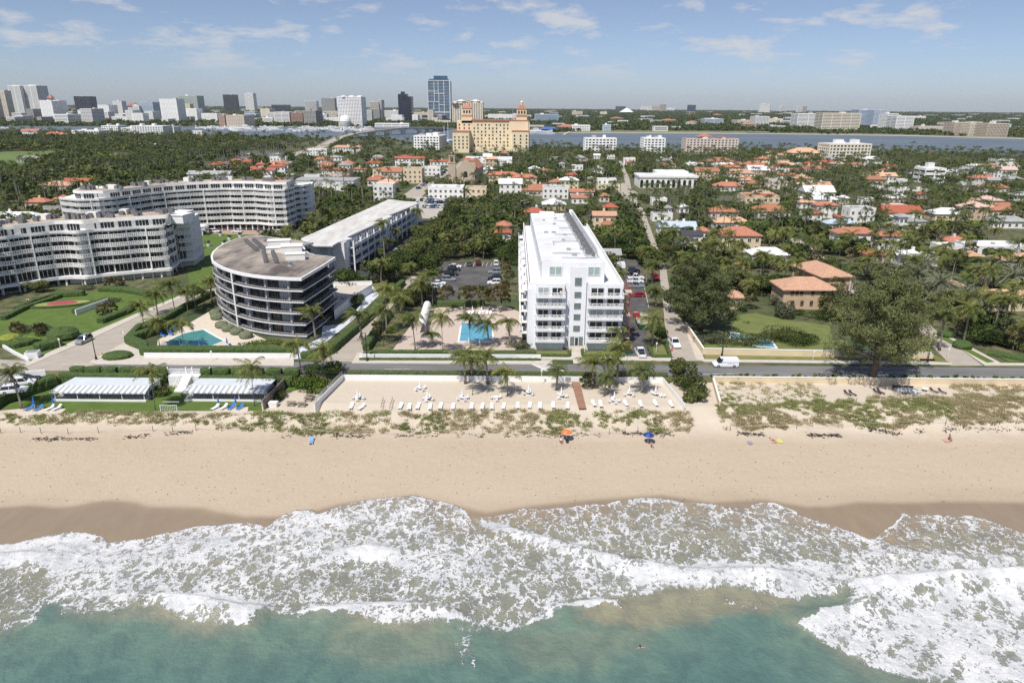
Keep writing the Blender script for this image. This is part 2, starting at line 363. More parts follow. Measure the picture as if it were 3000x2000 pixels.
blob('S1',[(-400,470),(0,440),(200,415),(460,372),(740,425),(850,490),(700,540),(600,560),(430,640),(300,590),(150,610),(0,640),(-400,720)],.93,1.6)
blob('S1',[(300,440),(360,450),(380,510),(300,490)],.6,.5)
blob('S1',[(600,460),(1200,400),(1800,330),(1900,420),(1500,520),(1000,560),(700,640),(600,640)],.74,1.5)
blob('S1',[(1900,290),(2040,240),(2150,240),(2352,240),(2352,420),(1950,430)],.72,1.2)
blob('S2',[(0,478),(230,455),(400,480),(435,540),(360,600),(200,570),(50,570),('S1',2250,560)],.93,.8)
blob('S2',[(430,480),(800,560),(900,620),(800,700),(550,680),(400,600)],.72,1)
blob('S1',[(980,815),(1150,785),(1350,780),(1550,800),(1720,850),(1860,880),(1800,930),(1730,950),(1750,990),(1660,1012),(1560,930),(1450,880),(1300,935),(1150,870),(1050,850)],1.0,.6)
blob('S1',[(2050,935),(2250,900),('S2',0,850),('S2',400,860),('S2',640,890),('S2',420,893),('S2',180,918),('S2',0,926)],1.0,.45)
blob('S2',[(640,900),(720,940),(880,970),(860,1000),(700,985)],.85,.5)
blob('S2',[(1250,1010),(1350,940),(1480,880),(1500,910),(1400,970)],.85,.5)
blob('S2',[(1500,895),(1600,858),(1750,838),(1920,880),(1700,912)],1.0,.4)
blob('S2',[(890,275),(1100,320),(1400,402),(1700,497),(1800,520),(2000,585),(2352,605),('S3',270,560),('S3',330,555),('S3',500,590),('S3',800,565),('S3',1100,565),('S3',1200,640),('S3',1150,760),('S3',1000,795),('S3',800,800),('S3',700,830),('S3',450,750),('S3',150,772),(2250,745),(2150,800),(1960,765),(1880,640),(1700,575),(1400,490),(1200,430),(1000,330)],.76,.7)
blob('S2',[(1960,600),(2352,615),('S3',300,565),('S3',600,610),('S3',600,680),('S3',0,700),(2100,730),(1950,680)],.90,.8)
blob('S3',[(1280,405),(1500,480),(1750,520),(2000,520),(2352,525),(2700,540),(2700,660),(2352,620),(1700,660),(1300,740),(1100,740),(1150,590)],.66,.8)
blob('S3',[(1100,790),(1300,720),(1600,670),(2000,635),(2352,610),(2900,600),(2900,1700),(2352,1411),(1900,1411),(1650,1380),(1400,1310),(1260,1290),(1000,1120),(850,1035),(800,985),(930,915),(1120,895),(1220,810)],.74,.8)
blob('S3',[(1100,780),(1300,715),(1600,660),(2000,635),(2352,615),(2900,610),(2900,760),(2352,730),(1900,720),(1500,780),(1250,800)],1.05,.6)
blob('S3',[(1600,830),(1900,830),(2050,960),(1900,960)],.66,1.2)
blob('S3',[(1350,900),(1700,1050),(2200,1250),(2500,1400),(2600,1250),(2200,1050),(1800,950)],.80,1.2)
blob('S3',[(800,980),(930,920),(1100,900),(1050,960),(880,1035)],1.0,.4)
blob('S2',[(800,1020),(1000,1010),(900,1120),(860,1200),(940,1270),(760,1280),(840,1120)],.24,1.6)
blob('S3',[(0,760),(700,850),(600,900),(0,860)],.12,2)
mass=sdf(X,Y,[Q('S3',a,b,-4.95)[:2] for a,b in ((1150,790),(1700,740),(3000,700),(3000,1700),(1500,1420),(900,1080),(820,960))]); cs_,sn_=math.cos(-.62),math.sin(-.62)
stk=fbm((X*cs_-Y*sn_)*.28,(X*sn_+Y*cs_)*1.0,.85,301,5)-.5
dens=dens+np.clip(mass/1.5,0,1)*stk*1.15
stk2=fbm((X*.94+Y*.34)*.8,(Y*.94-X*.34)*.45,.55,311,4)-.5; dens=dens+np.where((dens>.25)&(dens<.85),1,0)*stk2*.34
edge=np.exp(-((ff-.22)/.16)**2); dens=np.maximum(dens,edge*1.0*(.55+.6*fbm(X,Y,.25,41)))
dens=dens*np.clip(ff/.15,0,1)
dy=np.clip(ff,0,60); lerp=lambda a,b,t: a*(1-t)[:,None]+b*t[:,None]
c0=np.array([.30,.22,.15]); c1=np.array([.27,.25,.18]); c2=np.array([.215,.225,.175]); c3=np.array([.088,.163,.148]); c4=np.array([.052,.115,.122])
n1=fbm(X,Y,.05,61); n2=fbm(X,Y,.16,62)
t=np.clip(dy/5,0,1); wc=lerp(np.tile(c0,(len(X),1)),c1,t)
t=np.clip((dy-5)/9+(n1-.5)*.8,0,1); wc=lerp(wc,c2,t*.75)
out=np.clip(-ob/3.2+ .3+(n2-.5)*1.4+(n1-.5)*1.0,0,1)
brown=np.zeros(len(X))
for c,pts,k in (('S3',[(-200,780),(0,740),(500,760),(800,860),(600,930),(200,980),(-300,1040),(-700,1000),(-700,850)],1.0),('S1',[(900,880),(1750,1020),(1700,900),(1300,800),(1000,800)],1.0),('S2',[(0,915),(500,900),(640,950),(450,990),(100,985)],1.0),
 ('S3',[(1500,800),(1900,800),(2200,1030),(2100,1050),(1700,930)],.9),('S2',[(-100,1000),(700,1000),(900,1200),(300,1300),(-100,1200)],.35),('S2',[(1100,1080),(1900,1020),(2300,1000),(1800,1300),(1300,1350)],.3)):
 s=sdf(Xw,Yw,[Q(c,a,b,-4.95)[:2] for a,b in pts]); brown=np.maximum(brown,k*np.clip(s/2.0+.5,0,1))
wc=lerp(wc,np.array([.125,.195,.16]),out)
wc=lerp(wc,np.array([.25,.215,.155]),np.clip(.62-dy/14,0,1)*np.clip((X-8)/12,0,1)*.8)
deep=np.clip(-ob/9-.35+(n1-.5)*1.1,0,1); wc=lerp(wc,c3,deep); deep2=np.clip(-ob/16-.7+(n2-.5)*.9,0,1); wc=lerp(wc,c4,deep2)
wc=lerp(wc,np.array([.26,.24,.165]),brown*.8)
far=np.clip((40-Y)/60,0,1); wc=lerp(wc,np.array([.012,.06,.08]),far)
tz=terr(X,Y)
h=-5.0+np.clip(dens,0,1)*.10*np.clip(fbm(X,Y,1.6,71,3)-.25,0,1)*2 + (fbm(X,Y,.12,51,3)-.5)*.35*np.clip((92-Y)/14,0,1)
def ridge(c,pts,ht,wf,wb):
 global h
 P2=[Q(c2_,a,b,-4.95)[:2] for c2_,a,b in [(p if len(p)==3 else (c,*p)) for p in pts]]
 best=np.full(len(X),1e9); sgn=np.zeros(len(X)); tt=np.zeros(len(X))
 for i in range(len(P2)-1):
  ax,ay=P2[i]; bx,by=P2[i+1]; ex,ey=bx-ax,by-ay; t=np.clip(((X-ax)*ex+(Y-ay)*ey)/(ex*ex+ey*ey),0,1)
  d=np.hypot(X-ax-t*ex,Y-ay-t*ey); s=ex*(Y-ay)-ey*(X-ax); m=d<best; best[m]=d[m]; sgn[m]=s[m]; tt[m]=(i+t[m])/(len(P2)-1)
 d=np.where(sgn>0,best/wf,best/wb); h=h+ht*np.exp(-d*d)*np.clip(np.sin(np.clip(tt,0,1)*np.pi)*2.2,0,1)*(.8+.4*vnoise(X,Y,.6,81))
ridge('S1',[(850,860),(1050,830),(1350,850),(1650,910),(1900,910)],1.0,.8,2.4)
ridge('S1',[(1950,925),(2352,905),('S2',300,880),('S2',650,900),('S2',900,960)],.55,.8,2.0)
ridge('S2',[(1400,900),(1600,870),(1800,865),(1980,885)],.5,.7,2.5)
ridge('S2',[(950,310),(1400,430),(1800,545),(2352,650),('S3',500,650),('S3',1000,680)],0.75,.9,2.2)
ridge('S3',[(1000,770),(1300,740),(1700,700),(2200,680),(3000,690)],1.5,1.0,3.2)
ridge('S3',[(780,1000),(950,930),(1200,890),(1500,900)],.6,1.0,3)
ridge('S1',[(-300,560),(0,530),(300,540),(500,560)],.5,1.1,3.5)
ridge('S2',[(-100,520),(200,480),(420,520)],.45,.8,2.2)
ridge('S3',[(1250,430),(1700,540),(2352,560),(2900,600)],.35,.8,2)
ridge('S3',[(130,970),(400,940),(700,960)],.3,1.0,3)
sw=np.clip(ff*.09,-.35,.045)
inl=np.clip((ff-1.0)/6,0,1)
z=np.maximum(h-.9*(1-np.clip(ff/4,0,1)),tz+sw); z=np.where(ff<0,tz+sw,z); z=np.where(Y<50,h,z)
me=npmesh('sea',np.stack([X,Y,z],-1),sF,[],smooth=True)
a=me.attributes.new('foam','FLOAT','POINT'); a.data.foreach_set('value',dens.astype(np.float32))
a=me.attributes.new('wcol','FLOAT_COLOR','POINT'); a.data.foreach_set('color',np.concatenate([wc,np.ones((len(X),1))],1).astype(np.float32).ravel())
def sea_mat():
 m=bpy.data.materials.new('sea_water'); m.use_nodes=True; nt=m.node_tree;N=nt.nodes;L=nt.links; b=N['Principled BSDF']
 g=N.new('ShaderNodeNewGeometry'); pos=g.outputs['Position']
 def con(v,inp):
  if hasattr(v,'is_output'): L.new(v,inp)
  else: inp.default_value=v
 def math_(op,a,b_=0.0,c=None,clamp=False):
  n=N.new('ShaderNodeMath'); n.operation=op; n.use_clamp=clamp; con(a,n.inputs[0]); con(b_,n.inputs[1])
  if c is not None: con(c,n.inputs[2])
  return n.outputs[0]
 def noise(vec,s,d=3,r=.6,dist=0,out=0):
  n=N.new('ShaderNodeTexNoise'); n.inputs['Scale'].default_value=s; n.inputs['Detail'].default_value=d; n.inputs['Roughness'].default_value=r; n.inputs['Distortion'].default_value=dist
  L.new(vec,n.inputs['Vector']); return n.outputs[out]
 def vm(op,a,b_,s=None):
  n=N.new('ShaderNodeVectorMath'); n.operation=op; con(a,n.inputs[0])
  if b_ is not None: con(b_,n.inputs[1])
  if s is not None: n.inputs['Scale'].default_value=s
  return n.outputs[0]
 def mr(x,a,b_,lo=0.,hi=1.,typ='SMOOTHSTEP'):
  n=N.new('ShaderNodeMapRange'); n.interpolation_type=typ; con(x,n.inputs[0]); con(a,n.inputs[1]); con(b_,n.inputs[2]); n.inputs[3].default_value=lo; n.inputs[4].default_value=hi; return n.outputs[0]
 flat=vm('MULTIPLY',pos,(1,1,0))
 w1=vm('SCALE',vm('SUBTRACT',noise(flat,.55,2,out=1),(.5,.5,.5)),None,2.6)
 w2=vm('SCALE',vm('SUBTRACT',noise(flat,2.2,2,out=1),(.5,.5,.5)),None,.9)
 p=vm('ADD',vm('ADD',flat,w1),w2)
 rot=N.new('ShaderNodeMapping'); rot.inputs['Rotation'].default_value=(0,0,.5); rot.inputs['Scale'].default_value=(1.25,.62,1); L.new(p,rot.inputs[0]); p=rot.outputs[0]
 def web(s,w):
  v=N.new('ShaderNodeTexVoronoi'); v.feature='DISTANCE_TO_EDGE'; v.inputs['Scale'].default_value=s; L.new(p,v.inputs['Vector'])
  return math_('POWER',math_('SUBTRACT',1.0,math_('DIVIDE',v.outputs['Distance'],w),clamp=True),1.35)
 a1=web(.56,.36); a2=web(1.2,.36); a3=web(3.0,.38)
 pat=math_('ADD',math_('ADD',math_('MULTIPLY',a1,.46),math_('MULTIPLY',a2,.36)),math_('MULTIPLY',a3,.18))
 fine=noise(flat,3.5,5,.7); pat=math_('MULTIPLY_ADD',math_('SUBTRACT',fine,.5),.20,pat)
 big=noise(flat,.33,3,.55); pat=math_('MULTIPLY_ADD',math_('SUBTRACT',big,.5),.7,pat)
 at=N.new('ShaderNodeAttribute'); at.attribute_name='foam'; d=at.outputs['Fac']
 thr=math_('SUBTRACT',1.0,d)
 lo=math_('SUBTRACT',math_('MULTIPLY',math_('POWER',math_('MAXIMUM',thr,0.0),.55),.86),.03); hi=math_('ADD',lo,.10)
 foam=mr(pat,lo,hi); foam=math_('MULTIPLY',foam,mr(d,.02,.12))
 veil=math_('MULTIPLY',mr(pat,math_('SUBTRACT',lo,.20),math_('ADD',hi,.10)),mr(d,.08,.3)); foam=math_('MAXIMUM',math_('MULTIPLY',foam,.93),math_('MULTIPLY',veil,.42))
 at2=N.new('ShaderNodeAttribute'); at2.attribute_name='wcol'
 hs=N.new('ShaderNodeMixRGB'); hs.blend_type='MULTIPLY'; hs.inputs[0].default_value=1; L.new(at2.outputs['Color'],hs.inputs[1])
 cr=N.new('ShaderNodeMixRGB'); cr.inputs[1].default_value=(.84,.85,.88,1); cr.inputs[2].default_value=(1.18,1.16,1.08,1);
 st=N.new('ShaderNodeMapping'); st.inputs['Scale'].default_value=(.8,.8,1); st.inputs['Rotation'].default_value=(0,0,.35); L.new(flat,st.inputs[0]); L.new(mr(noise(st.outputs[0],.34,6,.62,.6),.3,.7),cr.inputs[0]); L.new(cr.outputs[0],hs.inputs[2])
 milk=N.new('ShaderNodeMixRGB'); L.new(math_('MULTIPLY',mr(d,.3,1.0),.42),milk.inputs[0]); L.new(hs.outputs[0],milk.inputs[1]); milk.inputs[2].default_value=(.42,.50,.47,1)
 fc=N.new('ShaderNodeMixRGB'); fc.inputs[1].default_value=(.52,.535,.54,1); fc.inputs[2].default_value=(.79,.79,.78,1); L.new(mr(math_('ADD',math_('MULTIPLY',noise(flat,1.3,7,.75),.6),math_('MULTIPLY',noise(flat,.22,2,.5),.4)),.36,.6),fc.inputs[0])  # grey shading painted into the foam whites by noise, to suggest relief
 mx=N.new('ShaderNodeMixRGB'); L.new(foam,mx.inputs[0]); L.new(milk.outputs[0],mx.inputs[1]); L.new(fc.outputs[0],mx.inputs[2])
 L.new(mx.outputs[0],b.inputs['Base Color'])
 L.new(mr(foam,0,1,.22,.9,'LINEAR'),b.inputs['Roughness']); b.inputs['Specular IOR Level'].default_value=.35
 hgt=math_('ADD',math_('MULTIPLY',foam,.5),math_('ADD',math_('MULTIPLY',noise(flat,1.3,5,.6),.9),math_('MULTIPLY',math_('MULTIPLY',noise(flat,5,4,.7),foam),.7)))
 bp=N.new('ShaderNodeBump'); bp.inputs['Distance'].default_value=.30; bp.inputs['Strength'].default_value=.9; L.new(hgt,bp.inputs['Height']); L.new(bp.outputs[0],b.inputs['Normal'])
 return m
me.materials.append(sea_mat())
tag(link('sea',me),kind='structure')
# ================= SHARED BUILDERS =================
WHITE=mat('white_paint',(.80,.80,.79),rough=.6,var=.04,scale=.6); WHITE2=mat('warm_white_render',(.80,.785,.74),rough=.75,var=.05,scale=.5)
OFFW=mat('aged_white_concrete',(.74,.73,.70),rough=.8,var=.08,scale=1.2); GREYC=mat('grey_concrete',(.40,.39,.37),rough=.85,var=.15,scale=.6)
GLASS=mat('dark_window_glass',(.018,.022,.026),rough=.12,var=.5,scale=.35,spec=.6); GLASSB=mat('blue_window_glass',(.05,.10,.17),rough=.12,var=.3,scale=.06,spec=.6)
GLASSG=mat('grey_window_glass',(.10,.115,.13),rough=.15,var=.4,scale=.1,spec=.6); CURT=mat('curtained_glass',(.36,.40,.39),rough=.3,var=.15,scale=3)
ROOFT=mat('tan_gravel_roof',(.42,.34,.255),rough=.95,var=.18,scale=.22,detail=6); ROOFW=mat('white_membrane_roof',(.60,.60,.59),rough=.7,scale=.16,detail=8,c2=(.78,.79,.80))
ROOFG=mat('weathered_gravel_roof',(.42,.36,.30),rough=.95,scale=.10,detail=9,c2=(.10,.085,.075),stretch=(1.6,.7,1)); ROOFL=mat('worn_pale_roof',(.50,.47,.42),rough=.9,scale=.30,c2=(.66,.65,.62),detail=7,stretch=(1.6,.35,1))
METAL=mat('grey_metal',(.42,.43,.44),rough=.45,metal=.5,var=.15,scale=2); DARK=mat('dark_metal',(.05,.05,.055),rough=.5,var=.2); BLACKM=mat('black_iron',(.02,.02,.02),rough=.5,var=.2)
ASPH=mat('asphalt',(.135,.135,.133),rough=.9,scale=.16,detail=9,c2=(.205,.20,.19),stretch=(.35,1.6,1)); ASPHD=mat('dark_asphalt',(.042,.043,.046),rough=.85,var=.3,scale=.3,detail=7); ASPHW=mat('worn_asphalt',(.06,.058,.058),rough=.9,scale=.18,c2=(.13,.125,.12),detail=8)
CONC=mat('street_concrete',(.40,.355,.295),rough=.9,var=.10,scale=.3,detail=8); PAVE=mat('pavement_concrete',(.54,.49,.42),rough=.9,var=.08,scale=.8,detail=6)
DECK=mat('cream_pool_deck',(.62,.54,.44),rough=.85,var=.06,scale=.7,detail=6); PINKP=mat('pink_paving',(.52,.43,.36),rough=.85,var=.10,scale=2.2,detail=7); LINE=mat('white_road_paint',(.72,.71,.68),rough=.7,var=.12,scale=3); YEL=mat('yellow_kerb_paint',(.62,.40,.08),rough=.7,var=.2,scale=3)
GRASS=mat('mown_lawn',(.075,.125,.018),rough=.95,scale=.35,c2=(.105,.165,.028),detail=8,bump=.03); DRYG=mat('dry_lawn',(.22,.20,.075),rough=.95,scale=.4,c2=(.13,.16,.045),detail=8)
TERRA=mat('terracotta_tiles',(.36,.14,.075),rough=.85,scale=1.2,c2=(.46,.215,.13),detail=8,rnd=.16); BROWNT=mat('brown_barrel_tiles',(.42,.22,.13),rough=.85,scale=2.2,c2=(.60,.38,.26),detail=8); REDT=mat('dark_red_tiles',(.30,.075,.04),rough=.85,scale=1.5,c2=(.46,.15,.085),detail=8,rnd=.12)
GREYR=mat('grey_shingle_roof',(.27,.27,.265),rough=.85,scale=.7,c2=(.37,.37,.36),detail=6,rnd=.12); BLUER=mat('pale_blue_metal_roof',(.42,.50,.58),rough=.5,scale=.5,c2=(.50,.57,.63)); PINKR=mat('pale_pink_roof',(.60,.42,.35),rough=.85,var=.08); WHR=mat('white_flat_tile_roof',(.72,.72,.70),rough=.75,var=.06,scale=.6,detail=6)
CREAM=mat('cream_stucco',(.70,.57,.38),rough=.85,var=.06,scale=.4); TANW=mat('tan_stucco',(.55,.41,.28),rough=.85,var=.08,scale=.6); YELW=mat('pale_yellow_stucco',(.72,.66,.42),rough=.85,var=.05); PINKW=mat('pale_pink_stucco',(.68,.58,.51),rough=.85,var=.06)
HEDGE=mat('clipped_hedge',(.028,.055,.012),rough=.9,scale=3.2,c2=(.085,.135,.03),detail=9,bump=.12); HEDGEB=mat('brown_topped_hedge',(.05,.07,.02),rough=.9,scale=2.6,c2=(.20,.13,.06),detail=9,bump=.15)
POOLW=mat('pool_water_turquoise',(.085,.27,.26),rough=.06,var=.10,scale=.6,bump=.01); POOLB=mat('pool_water_blue',(.13,.37,.50),rough=.06,var=.08,scale=.6,bump=.01)
WOOD=mat('weathered_wood',(.27,.17,.105),rough=.85,var=.2,scale=1.5,stretch=(1,6,1)); WOODG=mat('grey_wood',(.24,.20,.16),rough=.9,var=.2,scale=1.5)
def inset(poly,d):
 n=len(poly); ar=sum(poly[i][0]*poly[(i+1)%n][1]-poly[(i+1)%n][0]*poly[i][1] for i in range(n)); s=1 if ar>0 else -1; out=[]
 for i in range(n):
  a=Vector(poly[i-1][:2]);b=Vector(poly[i][:2]);c=Vector(poly[(i+1)%n][:2]); e1=(b-a).normalized(); e2=(c-b).normalized()
  n1=Vector((-e1.y,e1.x))*s; n2=Vector((-e2.y,e2.x))*s; m=n1+n2; k=m.dot(n1)
  m=m/max(k,.35); out.append((b.x+m.x*d,b.y+m.y*d))
 return out
def rect(p0,p1,depth):
 a=Vector(p0[:2]); b=Vector(p1[:2]); e=(b-a).normalized(); n=Vector((-e.y,e.x))*depth
 return [tuple(a),tuple(b),tuple(b+n),tuple(a+n)]
def cen(poly): return (sum(p[0] for p in poly)/len(poly),sum(p[1] for p in poly)/len(poly))
def unit_window(style='plain'):
 mb=MB(); mb.box(0,0,0,1,.10,1,mi=0)
 for x in ((-.5,.5) if style=='plain' else (-.5,0,.5)): mb.box(x*(.97),-.06,0,.05,.08,1,mi=1)
 mb.box(0,-.06,.95,1,.08,.05,mi=1); mb.box(0,-.06,0,1,.08,.05,mi=1); return mb
UW={}
def win_mesh(style='plain',glass=None,frame=None):
 glass=glass or GLASS; frame=frame or WHITE; k=(style,glass.name,frame.name)
 if k not in UW: UW[k]=unit_window(style).mesh('window',[glass,frame])
 return UW[k]
def place_parts(name,mesh,xf,root,limit=100,label=None):
 xf=sorted(xf,key=lambda t:(t[0][1]-0)**2+t[0][0]**2)
 R=Matrix.LocRotScale(root.location,root.rotation_euler,None).inverted()
 for loc,rz,sc in xf[:limit]:
  o=link(name,mesh if not callable(mesh) else mesh()); o.parent=root; M=R@Matrix.LocRotScale(Vector(loc),Matrix.Rotation(rz,3,'Z').to_quaternion(),Vector(sc)); o.matrix_local=M
  if label: o['label']=label
 rest=xf[limit:]
 if rest:
  src=mesh() if callable(mesh) else mesh; bv=[v.co.copy() for v in src.vertices]; bf=[tuple(p.vertices) for p in src.polygons]; bm=[p.material_index for p in src.polygons]
  mb=MB()
  for loc,rz,sc in rest:
   M=Matrix.LocRotScale(Vector(loc),Matrix.Rotation(rz,3,'Z').to_quaternion(),Vector(sc)); b=len(mb.v)
   mb.v+=[tuple(M@v) for v in bv]; mb.f+=[tuple(i+b for i in f) for f in bf]; mb.m+=bm
  o=wpart(mb,name,list(src.materials),root); o['kind']='stuff'
def tower(name,label,cat,poly,z0,floors,fh,wall,glass=None,sill=.35,bay=3.5,pier=.9,ins=.35,roof=None,parapet=.9,group=None,windows=False,edges=None,ground=None,roofbits=0,seed=1,wframe=None,core=None,wst='plain',root=None):
 glass=glass or GLASS; roof=roof or ROOFW; rng=random.Random(seed); c=cen(poly)
 n=len(poly); ar=sum(poly[i][0]*poly[(i+1)%n][1]-poly[(i+1)%n][0]*poly[i][1] for i in range(n))
 if ar<0: poly=poly[::-1]
 if root is None: root=empty(name,(c[0],c[1],z0),label,cat,group)
 zt=z0+floors*fh; W_=MB()
 for k in range(floors+1):
  h=fh*sill if k<floors else parapet
  if k==0 and ground: h=fh*.12
  W_.prism(poly,z0+k*fh-(0 if k==0 else fh*sill*.45),z0+k*fh+(h if k==floors else h*.55))
 wx=[]
 for i in range(n):
  a=Vector(poly[i][:2]); b=Vector(poly[(i+1)%n][:2]); e=b-a; Ln=e.length; e.normalize(); ang=math.atan2(e.y,e.x); nn=Vector((-e.y,e.x))
  if edges is not None and i not in edges:
   m=a+e*Ln/2+nn*(.03+ins/2); W_.box(m.x,m.y,z0,Ln-.06,ins,zt-z0,ang); continue
  nb=max(1,round(Ln/bay))
  if pier>0:
   for j in range(nb+1):
    t=min(max(Ln*j/nb,pier/2+.02),Ln-pier/2-.02); m=a+e*t+nn*(ins/2+.03); W_.box(m.x,m.y,z0,pier,ins,zt-z0,ang)
  if windows:
   for j in range(nb):
    m=a+e*(Ln*(j+.5)/nb)+nn*(ins*.75)
    for k in range(floors):
     wx.append(((m.x,m.y,z0+k*fh+fh*sill*.5),ang,(Ln/nb-pier+.02,1,fh*(1-sill)+.02)))
 wpart(W_,'wall',wall,root)
 C_=MB(); C_.prism(inset(poly,ins),z0+.05,zt-.02); wpart(C_,'window_glass' if not windows else 'inner_wall',(core or wall) if windows else glass,root)
 if windows: place_parts('window',win_mesh(wst,glass,wframe),wx,root)
 R_=MB(); R_.prism(inset(poly,.4),zt+parapet-.35,zt+parapet+.004); wpart(R_,'roof',roof,root)
 if roofbits:
  x0,x1=min(p[0] for p in poly),max(p[0] for p in poly); y0,y1=min(p[1] for p in poly),max(p[1] for p in poly)
  e=Vector(poly[1][:2])-Vector(poly[0][:2]); ang=math.atan2(e.y,e.x)
  for k in range(roofbits):
   B=MB(); w=rng.uniform(.06,.22)*(x1-x0); d=rng.uniform(.15,.4)*(y1-y0)
   B.box(c[0]+rng.uniform(-.28,.28)*(x1-x0),c[1]+rng.uniform(-.2,.2)*(y1-y0),zt+parapet-.02,w,d,rng.uniform(1.5,4),ang); wpart(B,'rooftop_housing',rng.choice([OFFW,WHITE2,GREYC]),root)
 keep(poly,1.0)
 return root
def hedge(label,pts,w,h,m=None,z=0.0,group=None,closed=False,name='hedge',cat='hedge'):
 m=m or HEDGE; P3=[Vector((p[0],p[1],0)) for p in pts]
 if closed: P3.append(P3[0])
 samp=[]
 for a,b in zip(P3[:-1],P3[1:]):
  k=max(1,int((b-a).length/.45)); samp+=[a.lerp(b,j/k) for j in range(k)]
 samp.append(P3[-1]); prof=[(-.5,0),(-.52,.35),(-.5,.8),(-.42,.97),(-.2,1.02),(.05,1.0),(.25,1.02),(.43,.96),(.5,.8),(.52,.35),(.5,0)]
 V=[];F=[];rg=random.Random(len(pts)*7+int(abs(P3[0].x)*10)); np_=len(prof)
 for i,p in enumerate(samp):
  d=(samp[min(i+1,len(samp)-1)]-samp[max(i-1,0)]); d.normalize(); nrm=Vector((-d.y,d.x,0)); sh=.55 if (i in (0,len(samp)-1) and not closed) else 1
  for a,b in prof:
   j=rg.uniform(-.07,.07); V.append(tuple(p+nrm*(a*w*(1 if sh==1 else .8)+j)+Vector((0,0,z+b*h*(1 if sh==1 else .93)+(rg.uniform(-.06,.06) if b>.1 else 0)))+d*(rg.uniform(-.1,.1))))
 for i in range(len(samp)-1):
  for k in range(np_-1): F.append((i*np_+k,i*np_+k+1,(i+1)*np_+k+1,(i+1)*np_+k))
 mb=MB(); mb.v=V; mb.f=F; mb.m=[0]*len(F)
 for e in (0,len(samp)-1): mb.f.append(tuple(e*np_+k for k in range(np_))); mb.m.append(0)
 o=mb.build(name,m); tag(o,label,cat,group); keep([(p.x,p.y) for p in ([P3[0]+Vector((0,0,0)),P3[-1]])]+[(P3[-1].x+.1,P3[-1].y+.1)],w/2)
 return o
def ball_shrub(label,x,y,r,h,z=0,m=None,group=None,name='round_shrub',cat='shrub',ry=None):
 rg=random.Random(int(x*31+y*17)); mb=MB(); n=14; mb.lathe([(r*.82,0),(r*.98,h*.3),(r*.95,h*.6),(r*.72,h*.85),(r*.35,h*.98),(.02,h)],n=n)
 mb.v=[(a*(1+rg.uniform(-.07,.07)),b*(1+rg.uniform(-.07,.07))*((ry or r)/r),c*(1+rg.uniform(-.05,.05))) for a,b,c in mb.v]
 o=mb.build(name,m or HEDGE); o.location=(x,y,z); tag(o,label,cat,group); keep([(x-r,y-r),(x+r,y-r),(x+r,y+r),(x-r,y+r)],0); return o
def wall(label,pts,th,z0,z1,m,cap=None,name='wall',cat='wall',group=None,z1e=None):
 r=None; mb=MB(); cb=MB()
 for i in range(len(pts)-1):
  a=Vector(pts[i][:2]);b=Vector(pts[i+1][:2]); e=(b-a).normalized(); ang=math.atan2(e.y,e.x); L_=(b-a).length; c=(a+b)/2
  mb.box(c.x,c.y,z0,L_+(th*.98 if i<len(pts)-2 else 0),th-.004*i,z1-z0-.003*i,ang)
  if cap: cb.box(c.x,c.y,z1-.003*i,L_+(th if i<len(pts)-2 else 0)+.02,th+.10-.004*i,.10,ang)
 keep(list(pts)+[(pts[-1][0]+.1,pts[-1][1]+.1)],.4)
 if not cap: o=mb.build(name,m); return tag(o,label,cat,group)
 r=empty(name,(pts[0][0],pts[0][1],z0),label,cat,group); wpart(mb,'masonry',m,r); wpart(cb,'coping',cap,r); return r
# ================= STREETS, LOTS, LAWNS, WALLS =================
def strip(name,x0,x1,y0,y1,z,m,**k): return sheet(name,[(x0,y0),(x1,y0),(x1,y1),(x0,y1)],z,m,**k)
strip('road',-420,420,137.0,143.5,.012,ASPH)
def kerbed(name,poly,m,z=.12,keepm=.3): return sheet(name,poly,z,m,th=z+.05,keepm=keepm)
def S(*pts,z=0.0): return [P(u,v,z)[:2] for u,v in pts]
def Cp(c,*pts,z=0.0): return [Q(c,a,b,z)[:2] for a,b in pts]
left_street=Cp('H',(-900,1400),(0,1420),(280,1440),(820,1205),(1300,995),(1640,845),(2000,760),(2150,700))+Cp('H',(2060,790),(1960,835),(1750,930),(1500,1040),(1165,1250))+Cp('I',(1050,175),(780,320),(800,345),(870,385),(700,395),(-1000,425))
sheet('street',left_street,.018,CONC)
sheet('street',Cp('G',(1230,1600),(1400,1480),(1560,1320),(1720,1190),(1830,1060),(1900,960),(2000,850),(2070,800),(2110,830),(2030,900),(1940,1010),(1850,1120),(1780,1220),(1640,1440),(1580,1600)),.016,CONC)
sheet('street',Cp('E',(2095,1590),(2065,1400),(2030,1250),(2010,1000),(1990,870),(1985,740),(1940,640),(1870,430),(1835,320),(1790,200),(1720,150),(1640,100),(1600,20),(1560,-60))+Cp('C',(1040,1120),(1025,1040),(980,915),(1005,915),(1080,1080),(1095,1170),(1155,1210))+Cp('E',(1775,100),(1780,160),(1840,200),(1880,320),(1920,430),(2000,640),(2045,740),(2060,850),(2110,1100),(2210,1250),(2330,1400),(2400,1590)),.016,CONC)
sheet('street',Cp('F',(735,225),(800,235),(990,370),(1060,440),(1200,560),(1640,760),(1760,880),(2070,1108),(1850,1108),(1700,950),(1570,780),(1150,600),(1000,440),(900,370),(820,340)),.016,CONC)
sheet('street',Cp('B',(1230,1275),(1380,1210),(1440,1165),(1580,1080),(1700,1005),(1790,960),(1990,870),(2040,880),(1790,1020),(1700,1080),(1640,1120),(1580,1190),(1500,1260)),.016,CONC)
sheet('street',Cp('B',(100,900),(300,850),(520,790),(640,745),(780,700),(800,720),(640,790),(520,830),(300,890),(120,930)),.03,CONC)
